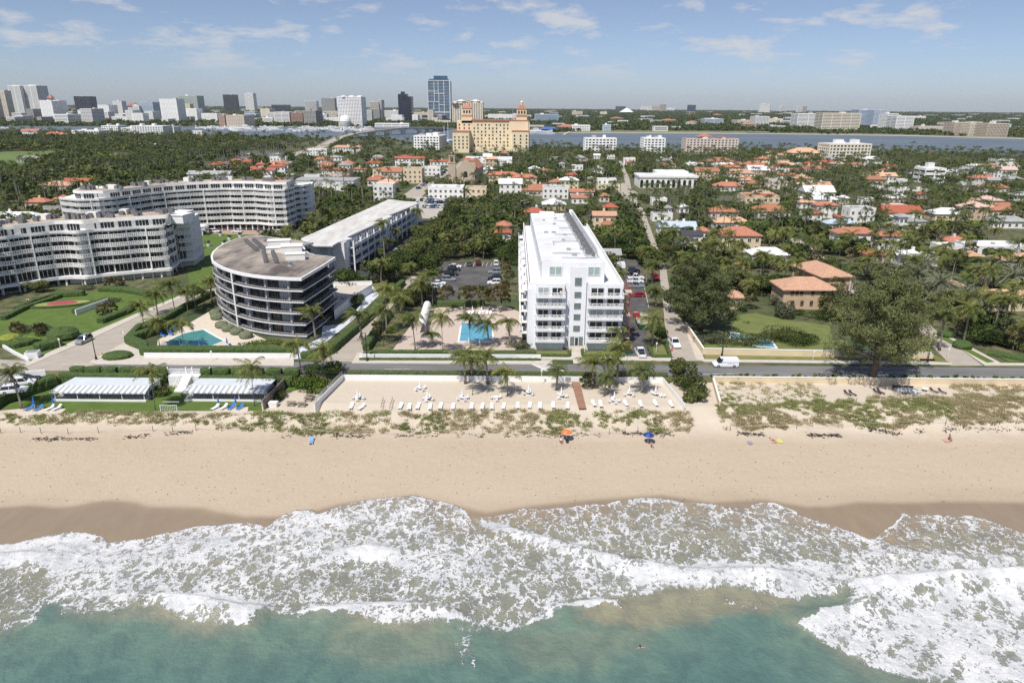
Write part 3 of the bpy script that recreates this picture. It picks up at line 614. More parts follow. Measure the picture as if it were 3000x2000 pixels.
kerbed('pavement',Cp('H',(820,1445),(870,1465),(2700,1480),(2700,1385),(1330,1395),(1290,1300),(1165,1255)),PAVE)
kerbed('pavement',Cp('H',(130,1530),(300,1465),(850,1225),(1310,1010),(1660,860),(1650,835),(1290,985),(800,1195),(280,1435),(180,1490),(110,1510)),PAVE,.10,.1)
kerbed('pavement',Cp('J',(970,335),(1020,250),(1060,245),(1060,305),(2700,310),(2700,345),(2600,345)),PAVE,.12)
kerbed('pavement',[(p[0],p[1]) for p in S((1520,1042),(1965,1046),(1965,1058),(1520,1052))],PAVE,.13)
kerbed('pavement',Cp('F',(60,880),(150,1065),(1640,1080),(1860,1090),(1850,1103),(150,1082),(90,1060),(30,900)),PAVE,.12)
kerbed('pavement',Cp('F',(1830,900),(2190,1090),(2600,1095),(2600,1108),(2080,1108),(1770,890)),PAVE,.12,.1)
sheet('lawn',Cp('F',(1700,960),(1720,1030),(1850,1088),(1640,1078),(1600,1000)),.03,DRYG,kind='structure')
sheet('lawn',Cp('F',(150,1030),(1720,1058),(1750,1074),(150,1060)),.03,DRYG)
sheet('lawn',Cp('F',(1750,905),(1800,905),(2150,1085),(2095,1090)),.14,GRASS)
sheet('lawn',Cp('F',(2180,1050),(2352,1060),(2500,1090),(2250,1085)),.13,GRASS)
sheet('lawn',Cp('H',(-200,1150),(0,1060),(150,970),(330,900),(560,850),(900,785),(1150,785),(1370,830),(1640,835),(1300,985),(850,1195),(300,1435),(150,1350),(0,1285),(-200,1200)),.02,GRASS)
sheet('lawn',Cp('H',(1770,260),(2400,270),(2400,330),(2100,450),(1960,560),(1960,680),(1760,840),(1720,600)),.02,GRASS)
sheet('lawn',Cp('F',(330,765),(500,745),(700,790),(1010,830),(1050,1005),(160,1000),(140,930),(330,850)),.02,mat('villa_lawn',(.12,.15,.035),rough=.95,scale=.3,c2=(.17,.19,.06),detail=8))
for pts in (((620,1500),(1130,1500),(1150,1550),(640,1555)),((1290,1500),(1640,1500),(1650,1550),(1300,1550)),((1930,1440),(2010,1440),(2060,1540),(1920,1545))): sheet('lawn',Cp('E',*pts),.03,DRYG,kind='structure')
GOLF=mat('golf_fairway',(.10,.15,.035),rough=.95,scale=.05,c2=(.14,.19,.05))
sheet('fairway',Cp('A',(0,830),(330,825),(600,820),(600,850),(500,905),(250,920),(240,1000),(150,1030),(-200,1020),(-300,900)),.03,GOLF,keepm=2)
sheet('fairway',Cp('A',(980,845),(1070,845),(1100,880),(1000,885)),.03,GOLF,keepm=2)
sheet('fairway',Cp('C',(800,635),(2352,645),(2352,660),(400,655)),.05,mat('shore_grass',(.20,.20,.10),rough=.95,var=.2,scale=.02),keepm=0)
sheet('fairway',Cp('D',(-200,655),(800,662),(2352,700),(2352,712),(800,672),(-200,662)),.05,MATS['shore_grass'],keepm=0)
sheet('parking_lot',S((1236,862),(1296,767),(1464,767),(1470,874),(1430,882),(1285,878)),.02,ASPHW)
sheet('parking_lot',Cp('G',(1470,800),(1745,812),(1800,780),(2020,650),(2200,470),(2380,330),(2200,300),(2090,300),(2060,420),(1540,740)),.02,ASPHD)
sheet('parking_lot',Cp('B',(1440,1245),(2080,1250),(2010,1290),(1860,1350),(1690,1448),(1530,1442),(1490,1330)),.02,mat('pale_parking_concrete',(.44,.41,.36),rough=.9,var=.08,scale=.1))
sheet('parking_lot',Cp('E',(1560,650),(1800,680),(1840,850),(1885,1100),(1860,1400),(1920,1590),(1690,1590),(1670,1000)),.02,ASPHW)
sheet('parking_lot',Cp('H',(1780,220),(2500,240),(2700,300),(2900,370),(2350,275),(1780,262)),.024,mat('brick_drive',(.36,.25,.20),rough=.9,var=.12,scale=1))
sheet('parking_lot',Cp('I',(-700,470),(0,500),(130,480),(395,440),(300,500),(80,600),(-60,640),(-700,700)),.02,ASPH)
sheet('parking_lot',Cp('B',(-700,1020),(100,830),(300,850),(330,880),(100,900),(-500,1040)),.02,ASPH)
def stall_lines(cname,segs,w=.12,z=.026):
 mb=MB()
 for (a,b) in segs:
  p=Vector(Q(cname,*a)[:2]);r=Vector(Q(cname,*b)[:2]); e=(r-p).normalized()*1; nrm=Vector((-e.y,e.x))*w/2
  mb.add([(*(p+nrm),z),(*(p-nrm),z),(*(r-nrm),z),(*(r+nrm),z)],[(0,1,2,3)])
 tag(mb.build('parking_stripes',LINE),kind='structure')
stall_lines('E',[((190+40*k,720),(205+40*k,688)) for k in range(8)]+[((20,760+38*k),(130,765+38*k)) for k in range(0)]+[((415,770+46*k),(520,765+46*k)) for k in range(3)])
stall_lines('G',[((1620,755),(1720,788)),((1650,730),(1760,768)),((1700,700),(1800,730)),((1820,610),(1890,635)),((1850,590),(1920,612)),((1980,500),(2040,520)),((2010,480),(2070,500)),((2040,460),(2100,480))])
stall_lines('E',[((1700+0*k,800+50*k),(1840,805+50*k)) for k in range(5)]+[((1840,900),(1885,1100)),((1895,1480),(1925,1560))])
mk=MB()
for (a,b,w) in (((430,325),(600,402),.22),((520,325),(745,403),.22)):
 p=Vector(Q('K',*a)[:2]);r=Vector(Q('K',*b)[:2]); nrm=Vector((0,1))*.2; nx=Vector((.28,0)); mk.add([(*(p-nx),.02),(*(p+nx),.02),(*(r+nx),.02),(*(r-nx),.02)],[(0,1,2,3)])
for t in np.linspace(.12,.9,8):
 a=Vector(Q('K',430+(600-430)*t,325+77*t)[:2]); b=Vector(Q('K',520+225*t-12,325+78*t)[:2]); mk.add([(a.x,a.y-.2,.021),(b.x,b.y-.2,.021),(b.x,b.y+.2,.021),(a.x,a.y+.2,.021)],[(0,1,2,3)])
rg=random.Random(4)
for x0,x1,y in ((72,86,140.2),(60,95,137.4),(96,102,137.5),(40,46,138.2),(-28,-22,139.6),(-18,-12,138.8),(118,126,139.5),(-100,-70,141.0)):
 x=x0
 while x<x1:
  w=rg.uniform(1.0,2.6); mk.add([(x,y,.02),(x+w,y,.02),(x+w,y+.11,.02),(x,y+.11,.02)],[(0,1,2,3)]); x+=w+rg.uniform(.05,.9)
tag(mk.build('road_marking',LINE),kind='structure')
sheet('terrace',Cp('H',(1440,1330),(1450,1240),(1600,1170),(1760,1075),(1960,960),(2050,1010),(2352,1200),(2560,1290),(2440,1340),(2300,1335)),.06,DECK,th=.1)
sheet('terrace',S((1145,1034),(1165,1005),(1235,912),(1300,898),(1480,898),(1527,915),(1530,1000),(1500,1034)),.06,PINKP,th=.1)
DRIVEW=mat('white_drive',(.60,.63,.68),rough=.7,var=.05,scale=.5)
sheet('driveway',Cp('G',(1240,1270),(1430,1250),(1520,1170),(1600,1040),(1640,900),(1700,900),(1760,985),(1640,1100),(1500,1230),(1280,1410),(1060,1570),(820,1580),(900,1500),(1100,1440),(1230,1370)),.03,DRIVEW)
def pool(label,pts,wm,z=.06):
 r=empty('swimming_pool',(*cen(pts),z),label,'swimming pool'); c=MB(); o2=inset(pts,-.45)
 n=len(pts); zc=z+.09
 vs=[(a,b,zc) for a,b in pts]+[(a,b,zc) for a,b in o2]+[(a,b,z-.02) for a,b in pts]+[(a,b,z-.02) for a,b in o2]
 c.add(vs,[(i,(i+1)%n,n+(i+1)%n,n+i) for i in range(n)]+[(n+i,n+(i+1)%n,3*n+(i+1)%n,3*n+i) for i in range(n)]+[((i+1)%n,i,2*n+i,2*n+(i+1)%n) for i in range(n)])
 wpart(c,'coping',WHITE2,r); w=MB(); w.prism(inset(pts,-.002),z-.05,z+.03); wpart(w,'water',wm,r); keep(pts,1); return r
pool('kite-shaped turquoise swimming pool below the oval white and black apartment block',Cp('H',(1525,1262),(1545,1298),(1930,1300),(2055,1250),(1985,1215),(1920,1178),(1868,1146),(1780,1160),(1690,1182),(1600,1222),z=.1),POOLW)
pool('rectangular bright blue swimming pool beside the tall white tower',Cp('E',(145,1410),(445,1410),(440,1240),(170,1240),z=.1),POOLB)
pool('blue garden pool half hidden behind the shrubs of the tan villa',Cp('F',(330,880),(600,930),(640,985),(520,975),(330,920)),POOLB,.03)
wall('long low white rendered wall between beach terrace and road hedge',[(XL+.1,YW),(Q('K',1240,450)[0]*0+18.2,YW)],.35,-1.4,.12,WHITE,group=None)
wall('short white rendered wall right of the beach gate, behind the leaning palms',[(21.0,YW),(XR+1.2,YW)],.35,-1.4,.12,WHITE)
wall('long tan stucco wall along the beach below the road with pale coping',[(Q('L',-40,400)[0],YW),(170,YW)],.35,-1.6,.35,CREAM,cap=WHITE2)
aL=PT(*q('J',655,760)); wall('slanting white wall with grey railing at the left end of the sand terrace',[(XL+.1,YW-.4),(aL[0],aL[1])],.3,-2.6,.05,WHITE)
fr=empty('railing',(aL[0],aL[1],0),'grey post and wire railing on top of the slanting terrace wall','railing')
f=MB(); a=Vector((XL+.1,YW-.4)); b=Vector((aL[0],aL[1]))
for k in range(26): p=a.lerp(b,k/25); f.box(p.x,p.y,.05,.06,.06,1.1)
wpart(f,'post',METAL,fr).__setitem__('kind','stuff'); f=MB()
for zz in (.35,.75,1.12): f.bar((a.x,a.y,zz),(b.x,b.y,zz),.05)
wpart(f,'rail',METAL,fr)
bR=PT(*q('K',1775,745)); wall('white wooden fence closing the right end of the sand terrace',[(XR+1.2,YW-.3),(bR[0],bR[1])],.15,-1.8,.15,WHITE,name='fence',cat='fence')
cR=PT(*q('K',2080,705)); dR=Q('L',-40,400); wall('tan stucco side wall running from the road down to the beach path',[(dR[0],YW-.4),(cR[0],cR[1])],.3,-2.4,.2,CREAM,cap=WHITE2)
wall('tan garden wall of the villa along the pavement, with pale coping',Cp('F',(20,850),(140,1030),(1720,1060)),.35,0,1.5,CREAM,cap=WHITE2)
wall('white retaining wall below the hedge of the kite-shaped pool',Cp('H',(1330,1400),(2700,1405)),.3,0,1.1,WHITE)
wall('low white wall edging the pool garden beside the main road',Cp('J',(1040,285),(2600,292)),.3,0,.9,WHITE)
wall('white curved boundary wall at the left street corner',Cp('H',(-100,1250),(0,1290),(130,1370),(270,1440)),.35,0,.8,WHITE)
wall('white wall behind the small car park above the beach lawn',Cp('I',(-300,500),(400,440)),.3,-.2,1.3,WHITE)
for k,(x0,x1) in enumerate(((585,705),(712,850),(865,990),(1015,1150),(1330,1435),(1725,1812),(1830,1972),(1995,2110),(2210,2268),(2300,2425),(2455,2580))):
 a=Q('I',x0,432,0); b=Q('I',x1,432,0)
 hedge(['first','second','third','fourth','fifth','sixth','seventh','eighth','ninth','tenth','eleventh'][k]+' from the left of the clipped box hedges above the cabanas',[(a[0],136.2),(b[0],136.2)],1.6,1.35,group='clipped box hedges along the road')
hedge('long low hedge behind the roof of the left striped cabana',[(Q('I',500,450)[0],134.4),(Q('I',1410,450)[0],134.4)],1.3,2.2,z=-1.6)
hedge('long low hedge behind the roof of the right striped cabana',[(Q('I',1725,450)[0],134.2),(Q('J',470,450)[0],134.2)],1.3,1.9,z=-1.6)
hedge('straight green hedge between main road and white beach wall, left of the gate',[(XL+1,136.6),(18.2,136.6)],.9,.85,m=mat('olive_hedge',(.045,.065,.02),rough=.9,scale=3,c2=(.10,.125,.04),detail=9,bump=.12))
hedge('straight green hedge between main road and white beach wall, right of the gate',[(21.2,136.6),(33.5,136.6)],.9,.85,m=MATS['olive_hedge'])
hedge('dense dark hedge sloping up along the left edge of the beach lawn',[QT('I',-150,760)[:2],QT('I',0,680)[:2],QT('I',480,470)[:2]],3.0,2.3,z=-1.9)
hedge('thick L-shaped hedge in front of the kite-shaped pool',Cp('H',(1560,1130),(1300,1230),(1190,1270),(1330,1330),(1330,1375),(2352,1375),(2700,1378)),2.0,2.0)
hedge('tall hedge bending round the left side of the pool garden',Cp('H',(1960,830),(1700,960),(1500,1080),(1280,1150),(1190,1250)),1.6,1.6)
hedge('hedge strip lining the beach-front pavement by the pool garden',Cp('J',(1040,308),(2600,312)),.7,.55)
hedge('hedge behind the low white wall of the pool garden, left half',Cp('J',(1100,268),(1800,262)),1.4,1.2)
hedge('hedge behind the low white wall of the pool garden, right half',Cp('J',(1830,262),(2560,262)),1.3,1.0,m=MATS['olive_hedge'])
hedge('long hedge up the side street right of the oval block',Cp('G',(1300,1530),(1450,1400),(1700,1180),(1900,960),(1980,890)),1.8,1.8)
hedge('hedge along the left edge of the pool garden beside the side street',Cp('G',(1640,1500),(1740,1330),(1850,1180)),1.8,1.9)
hedge('short square hedge at the corner of side street and road',Cp('J',(540,285),(735,285)),1.8,1.4)
hedge('straight green hedge at the edge of the dark car park of the long wing',Cp('G',(1370,850),(1740,850)),1.8,1.7)
hedge('dark clipped hedge between pool terrace and the square car park',Cp('E',(-60,1090),(380,1085)),2.2,1.7)
hedge('hedge below the right-hand side street, low and clipped',Cp('F',(2100,1030),(2352,1075),(2600,1095)),2.2,1.0)
hedge('left hedge edging the dry front lawn of the white tower',Cp('E',(500,1545),(1150,1555),(1160,1500)),.7,.7)
hedge('right hedge edging the dry front lawn of the white tower',Cp('E',(1270,1500),(1280,1555),(1660,1555)),.7,.7)
hedge('hedge round the small dry lawn by the stop sign',Cp('E',(1880,1470),(1920,1560),(2080,1560),(2040,1430)),.8,.7)
hedge('hedge along the curved front of the striped lawn, upper edge',Cp('H',(920,790),(1150,795),(1370,835)),2.6,1.4)
hedge('double hedge strip beside the forecourt of the left condominium',Cp('H',(30,1060),(230,960),(560,850)),1.6,1.1)
hedge('parallel hedge strip just above the one by the forecourt',Cp('H',(150,970),(330,895),(520,840)),1.4,1.1)
hedge('V-shaped dark hedge around the little sunken white wall',Cp('H',(990,885),(680,1000)),1.6,1.3)
hedge('scalloped hedge along the pavement of the left street',Cp('H',(330,1345),(560,1290)),2.8,1.9)
hedge('low hedge loop in the lower left garden',Cp('H',(-60,1290),(150,1310),(320,1270),(120,1250)),1.8,1.2)
hedge('bushy hedge behind the flower bed near the left condominium',Cp('H',(480,850),(780,830)),2.6,1.6)
hedge('tall hedge corner at the far end of the striped lawn',Cp('H',(920,1090),(1150,1000),(1210,960)),2.2,1.4)
wall('sloping white garden wall inside the V-shaped hedge',Cp('H',(700,1012),(1000,905)),.3,0,1.5,WHITE)
ball_shrub('large clipped oval shrub on the pale forecourt by the street lamp',*Cp('H',(1080,1400))[0],3.4,1.3,ry=2.6)
ball_shrub('large domed dark shrub at the lower edge of the striped lawn',*Cp('H',(585,1225))[0],3.6,2.8)
ball_shrub('bright yellow-green domed shrub in the lower left garden',*Cp('H',(95,1250))[0],2.6,1.7,m=mat('lime_shrub',(.16,.19,.02),rough=.9,scale=3,c2=(.28,.30,.05),detail=8,bump=.1))
ball_shrub('long low yellow-green shrub beside the domed lime one',*Cp('H',(250,1255))[0],3.6,1.2,m=MATS['lime_shrub'],ry=1.3)
for k,(x,y) in enumerate(((1995,1050),(2040,1125),(2100,1155),(2180,1185),(2262,1220),(1985,1010))): ball_shrub('grey-green ball shrub at the foot of the oval block, '+['first','second','third','fourth','nearest','farthest'][k]+' of the row',*Cp('H',(x,y))[0],1.75,1.7,m=mat('grey_shrub',(.09,.11,.06),rough=.9,scale=3,c2=(.18,.20,.12),detail=8,bump=.1),group='ball shrubs round the oval block')
ball_shrub('clipped ball shrub nearest the stop in the right-hand side street',*Cp('F',(1925,985))[0],2.2,1.9); ball_shrub('clipped ball shrub farther up the right-hand side street',*Cp('F',(1815,905))[0],2.1,1.9)
fb=empty('flower_bed',(*Cp('H',(570,915))[0],.02),'round flower bed with red heart and yellow edge in the striped lawn','flower bed'); e=Vector(Cp('H',(575,920))[0])
def disc(rx,ry,h,ang,n=24,zb=0): mb=MB(); pts=[(e.x+rx*math.cos(t)*math.cos(ang)-ry*math.sin(t)*math.sin(ang),e.y+rx*math.cos(t)*math.sin(ang)+ry*math.sin(t)*math.cos(ang)) for t in [2*math.pi*i/n for i in range(n)]]; mb.prism(pts,0,h); return mb
wpart(disc(8.6,3.2,.55,.35),'rim_hedge',HEDGE,fb); wpart(disc(7.0,2.3,.60,.35),'yellow_flowers',mat('yellow_flowers',(.40,.36,.13),scale=3,c2=(.22,.26,.08),bump=.1),fb); wpart(disc(3.8,1.9,.70,.35),'red_flowers',mat('red_flowers',(.33,.03,.06),scale=4,c2=(.45,.10,.12),bump=.1),fb)
# ================= THE LARGE BUILDINGS NEAR THE BEACH =================
def world_part(root,name,mats,fn,smooth=False,label=None):
 mb=MB(); fn(mb); o=wpart(mb,name,mats,root,smooth)
 if label: o['label']=label
 return o
def resample(path,step):
 P_=[Vector(p[:2]) for p in path]; out=[P_[0].copy()]; acc=0
 for a,b in zip(P_[:-1],P_[1:]):
  L_=(b-a).length; t=step-acc
  while t<=L_: out.append(a.lerp(b,t/L_)); t+=step
  acc=(acc+L_)%step if L_>0 else acc
 out.append(P_[-1].copy()); return out
def chaikin(path,n=2):
 P_=[Vector(p[:2]) for p in path]
 for _ in range(n):
  o=[P_[0]]
  for a,b in zip(P_[:-1],P_[1:]): o+=[a.lerp(b,.25),a.lerp(b,.75)]
  o.append(P_[-1]); P_=o
 return P_
def offs(path,d):
 out=[]
 for i,p in enumerate(path):
  e=(path[min(i+1,len(path)-1)]-path[max(i-1,0)]); e.normalize(); k=d[i] if hasattr(d,'__len__') else d
  out.append(p+Vector((e.y,-e.x))*k)
 return out
TW=mat('bright_white_render',(.76,.77,.78),rough=.6,scale=.5,detail=7,c2=(.84,.85,.87),stretch=(1,1,.25))
def white_tower():
 r=empty('apartment_tower',(15,154.6,0),'tall bright white apartment tower with two stacks of front balconies and roof condensers','apartment tower')
 YF,YB=154.6,240.0; x0,x1=3.6,26.0; ZT=15.0
 def body(m):
  m.box((x0+x1)/2,(YF+YB)/2,0,x1-x0,YB-YF,ZT)
  for xa,xb in ((5.5,12.1),(17.7,25.5)): m.box((xa+xb)/2,153.9,0,xb-xa,1.44,ZT+.2)
  m.box(15.3,154.3,0,3.75,.64,19.9)
  for xa,xb in ((x0,5.5),(12.1,13.4),(17.2,17.7),(25.5,x1)): m.box((xa+xb)/2,YF+.15,ZT,xb-xa-.01,.3,1.05)
  m.box(x0+.15,(YF+YB)/2,ZT,.3,YB-YF-.7,1.1); m.box(x1-.15,(YF+YB)/2,ZT,.3,YB-YF-.7,1.0)
  for xa,xb in ((5.5,12.1),(17.7,25.5)):
   m.box((xa+xb)/2,153.3,ZT+.2,xb-xa,.22,.9)
   for xx in (xa+.11,xb-.11): m.box(xx,154.0,ZT+.2,.22,1.1,.88)
  m.box(4.6,154.35,0,2.0,.5,ZT-.3)
  for k in range(6): m.box(x0-.15,YF+9+k*13,0,.34,2.2,ZT-.4)
 world_part(r,'wall',TW,body)
 def pent(m): m.prism([(6.9,158.3),(21.8,158.3),(20.6,236),(6.0,236)],ZT,19.5)
 world_part(r,'penthouse',TW,pent)
 def rf(m):
  m.prism(inset([(6.9,158.3),(21.8,158.3),(20.6,236),(6.0,236)],.35),19.4,19.56)
 world_part(r,'roof',ROOFW,rf)
 def par(m):
  pp=[(6.9,158.3),(21.8,158.3),(20.6,236),(6.0,236)]
  for a,b in zip(pp,pp[1:]+pp[:1]):
   a=Vector(a);b=Vector(b);e=b-a; c=(a+b)/2; n=Vector((-e.y,e.x)).normalized()*.15; c+=n; m.box(c.x,c.y,19.5,e.length-.02,.28,.45,math.atan2(e.y,e.x))
 world_part(r,'parapet',TW,par)
 terr_=MB(); terr_.box((x0+x1)/2,(YF+YB)/2,ZT+.001,x1-x0-.62,YB-YF-.62,.05); wpart(terr_,'terrace_floor',mat('white_terrace_floor',(.70,.69,.66),var=.08,scale=.3,detail=6),r)
 fl=[2.4,5.1,7.9,10.7,13.3-.1]
 xf=[];cur=[]
 rg=random.Random(5)
 for xa,xb in ((5.5,12.1),(17.7,25.5)):
  w=(xb-xa-1.6)/2
  for k,z in enumerate(fl):
   for j in range(2):
    t=((xa+.45+w/2+j*(w+.7),153.12,z+.1),0,(w,1,1.95))
    (cur if (xa<10 and k==3) or (xa>10 and k==2) or (xa<10 and k==4 and j==0) else xf).append(t)
 place_parts('window',win_mesh('mid'),xf,r); place_parts('window',win_mesh('mid',CURT),cur,r,label='window with pale curtains drawn')
 for xa,xb in ((5.5,12.1),(17.7,25.5)):
  for z in fl:
   b=MB(); b.box((xa+xb)/2,152.5,z-.22,xb-xa+.5,1.35,.2); o=wpart(b,'balcony',TW,r)
   m=MB();
   yy=151.9; xs_=np.linspace(xa-.15,xb+.15,9)
   for xx in xs_: m.box(xx,yy,z-.02,.12,.09,1.1)
   m.box((xa+xb)/2,yy,z+1.02,xb-xa+.45,.14,.1); m.box((xa+xb)/2,yy,z+.10,xb-xa+.4,.08,.09)
   for i,(p,s) in enumerate(zip(xs_[:-1],xs_[1:])):
    if i%2==0:
     for a,c in (((p,.15),(s,1.0)),((p,1.0),(s,.15)),((p,.57),(s,.57))): m.bar((a[0],yy,z+a[1]),(c[0],yy,z+c[1]),.055)
    else:
     for t in np.linspace(.14,.86,6): m.box(p+(s-p)*t,yy,z+.1,.05,.05,.95)
   for xx in (xa-.15,xb+.15): m.box(xx,152.5,z+1.02,.1,1.2,.09); m.box(xx,152.3,z,.07,.07,1.05)
   rr=wpart(m,'railing',WHITE,r);
 SG=mat('grey_green_glass',(.16,.20,.19),rough=.25,var=.15,scale=2)
 place_parts('window',win_mesh('plain',SG,METAL),[((15.25,153.95,a),0,(1.55,1,b-a)) for a,b in ((4.4,5.8),(7.2,8.6),(9.9,11.3),(12.6,14.0),(15.5,17.4))],r,label='grey-green stair window')
 def door(m): m.box(15.35,153.95,.9,3.0,.16,2.1,mi=0); m.box(15.35,153.85,.9,1.05,.12,2.05,mi=1); m.box(15.35,153.8,.95,.7,.12,1.9,mi=2)
 world_part(r,'door',[SG,WHITE,GLASS],door)
 def steps(m):
  for k in range(5): m.box(15.35,151.2+k*.5,0.02,3.2,.52,.18*(k+1))
  m.box(13.6,152.3,0,.3,3.2,1.1); m.box(17.1,152.3,0,.3,3.2,1.1)
 world_part(r,'steps',PAVE,steps)
 place_parts('window',win_mesh('mid',mat('green_glass',(.33,.42,.38),rough=.2,var=.1)),[((10.2,158.25,16.9),0,(3.0,1,2.1)),((19.3,158.25,16.9),0,(2.9,1,2.1))],r,label='pale green penthouse window')
 for side,xe,dx in (('l',x0,-1),('r',x1,1)):
  for k in range(8):
   y=161+k*9.6
   for z in fl:
    if side=='r' and (z>6 or k%2): continue
    b=MB(); b.box(xe+dx*.85,y,z-.2,1.7,5.2,.2); b.box(xe+dx*1.62,y,z+.95,.1,5.2,.08)
    for t in np.linspace(-2.5,2.5,11): b.box(xe+dx*1.62,y+t,z,.05,.05,.95)
    wpart(b,'balcony',WHITE,r)
 place_parts('window',win_mesh('mid',GLASS),[((x0-.06,161+k*9.6,z+.1),-math.pi/2,(3.6,1,2.0)) for k in range(8) for z in fl],r,limit=40)
 UNIT=mat('condenser_grey',(.16,.16,.165),rough=.6,var=.3,scale=3)
 ru=MB(); ru.box(0,0,0,.8,.8,.78); ru.lathe([(.33,.78),(.33,.86),(.05,.87)],n=10);
 for k in range(5): ru.box(0,0,.1+.13*k,.83,.83,.03,mi=1)
 rum=ru.mesh('condenser',[UNIT,METAL]); xf=[]
 for k in range(30):
  t=k/29; y=166+66*t; xx=19.9-1.1*t
  xf.append(((xx,y,19.95),0,(1,1,1)));
  if k%3: xf.append(((xx-1.05,y,19.95),0,(1,1,1)))
 place_parts('condenser',rum,xf,r)
 def rails(m):
  for y in np.linspace(165,232,24): m.box(19.2-1.1*(y-166)/66,y,19.56,2.6,.12,.4)
  m.bar((20.8,165,20.9),(19.7,233,20.9),.1);
  for y in np.linspace(165,233,30): m.box(20.8-1.1*(y-165)/68,y,19.56,.08,.08,1.4)
 world_part(r,'equipment_rack',METAL,rails)
 world_part(r,'parapet_screen',TW,lambda m:(m.bar((21.3,170,20.3),(20.25,235.5,20.3),.3,1.7),m.bar((19.2,235.6,20.4),(20.3,235.6,20.4),.3,1.9)))
 def vents(m):
  for (x,y,w,d) in ((9.8,200,1.3,.7),(12.0,200,1.3,.7),(14.5,175,1,1.2),(18,176,1,1.2),(15.4,168,1.2,.8),(13,215,.9,.6),(10,222,.8,.6),(14,226,1,.6),(15,196,1,.6),(14,188,.9,.6)): m.box(x,y,19.56,w,d,.45)
  for (xa,ya,xb,yb) in ((12,164.5,18,164.3),(11,185,18,186),(11,181,11,186),(14,207,18.5,207.5),(13,221,18,221),(12,196,18.6,196.5),(10,170,17,170)): m.bar((xa,ya,19.85),(xb,yb,19.85),.16)
 world_part(r,'roof_vents',METAL,vents)
 world_part(r,'stair_head',TW,lambda m:(m.box(11.5,233.5,19.56,5,4.2,1.1),))
 keep([(x0-2,151.5),(x1+2,151.5),(x1+2,YB),(x0-2,YB)],1.5)
white_tower()
sheet('path',[(13.9,143.6),(16.9,143.6),(16.9,151.0),(13.9,151.0)],.135,PAVE,keepm=.5)
sc=empty('scaffold',(27.5,160,0),'tall rusty red scaffold with plank decks against the right side of the white tower','scaffold')
SCM=mat('red_oxide_tube',(.30,.09,.06),rough=.7,var=.2)
def scaf(m):
 for x in (26.4,28.2):
  for y in (156,158.6,161.2,163.8,166.4): m.tube([(x,y,0),(x,y,15.5)],.05,5)
 for z in np.arange(1.8,15,1.9):
  for y in (156,158.6,161.2,163.8,166.4): m.bar((26.4,y,z),(28.2,y,z),.07)
  for x in (26.4,28.2): m.bar((x,156,z),(x,166.4,z),.07)
  for y in (156,161.2): m.bar((28.2,y,z-1.9),(28.2,y+2.6,z),.06); m.bar((26.4,y,z-1.9),(28.2,y,z),.06)
world_part(sc,'tube_frame',SCM,scaf)
place_parts('plank_deck',(lambda: (lambda b:(b.box(0,0,0,2.2,2.6,.12),b.mesh('plank_deck',[mat('pale_plank',(.55,.47,.36),var=.15)]))[1])(MB()))(),[((27.3,157.3+2.6*(k%3),1.9+1.9*k),0,(1,1,1)) for k in range(7)],sc)
keep([(26,155),(29,155),(29,168),(26,168)],1)
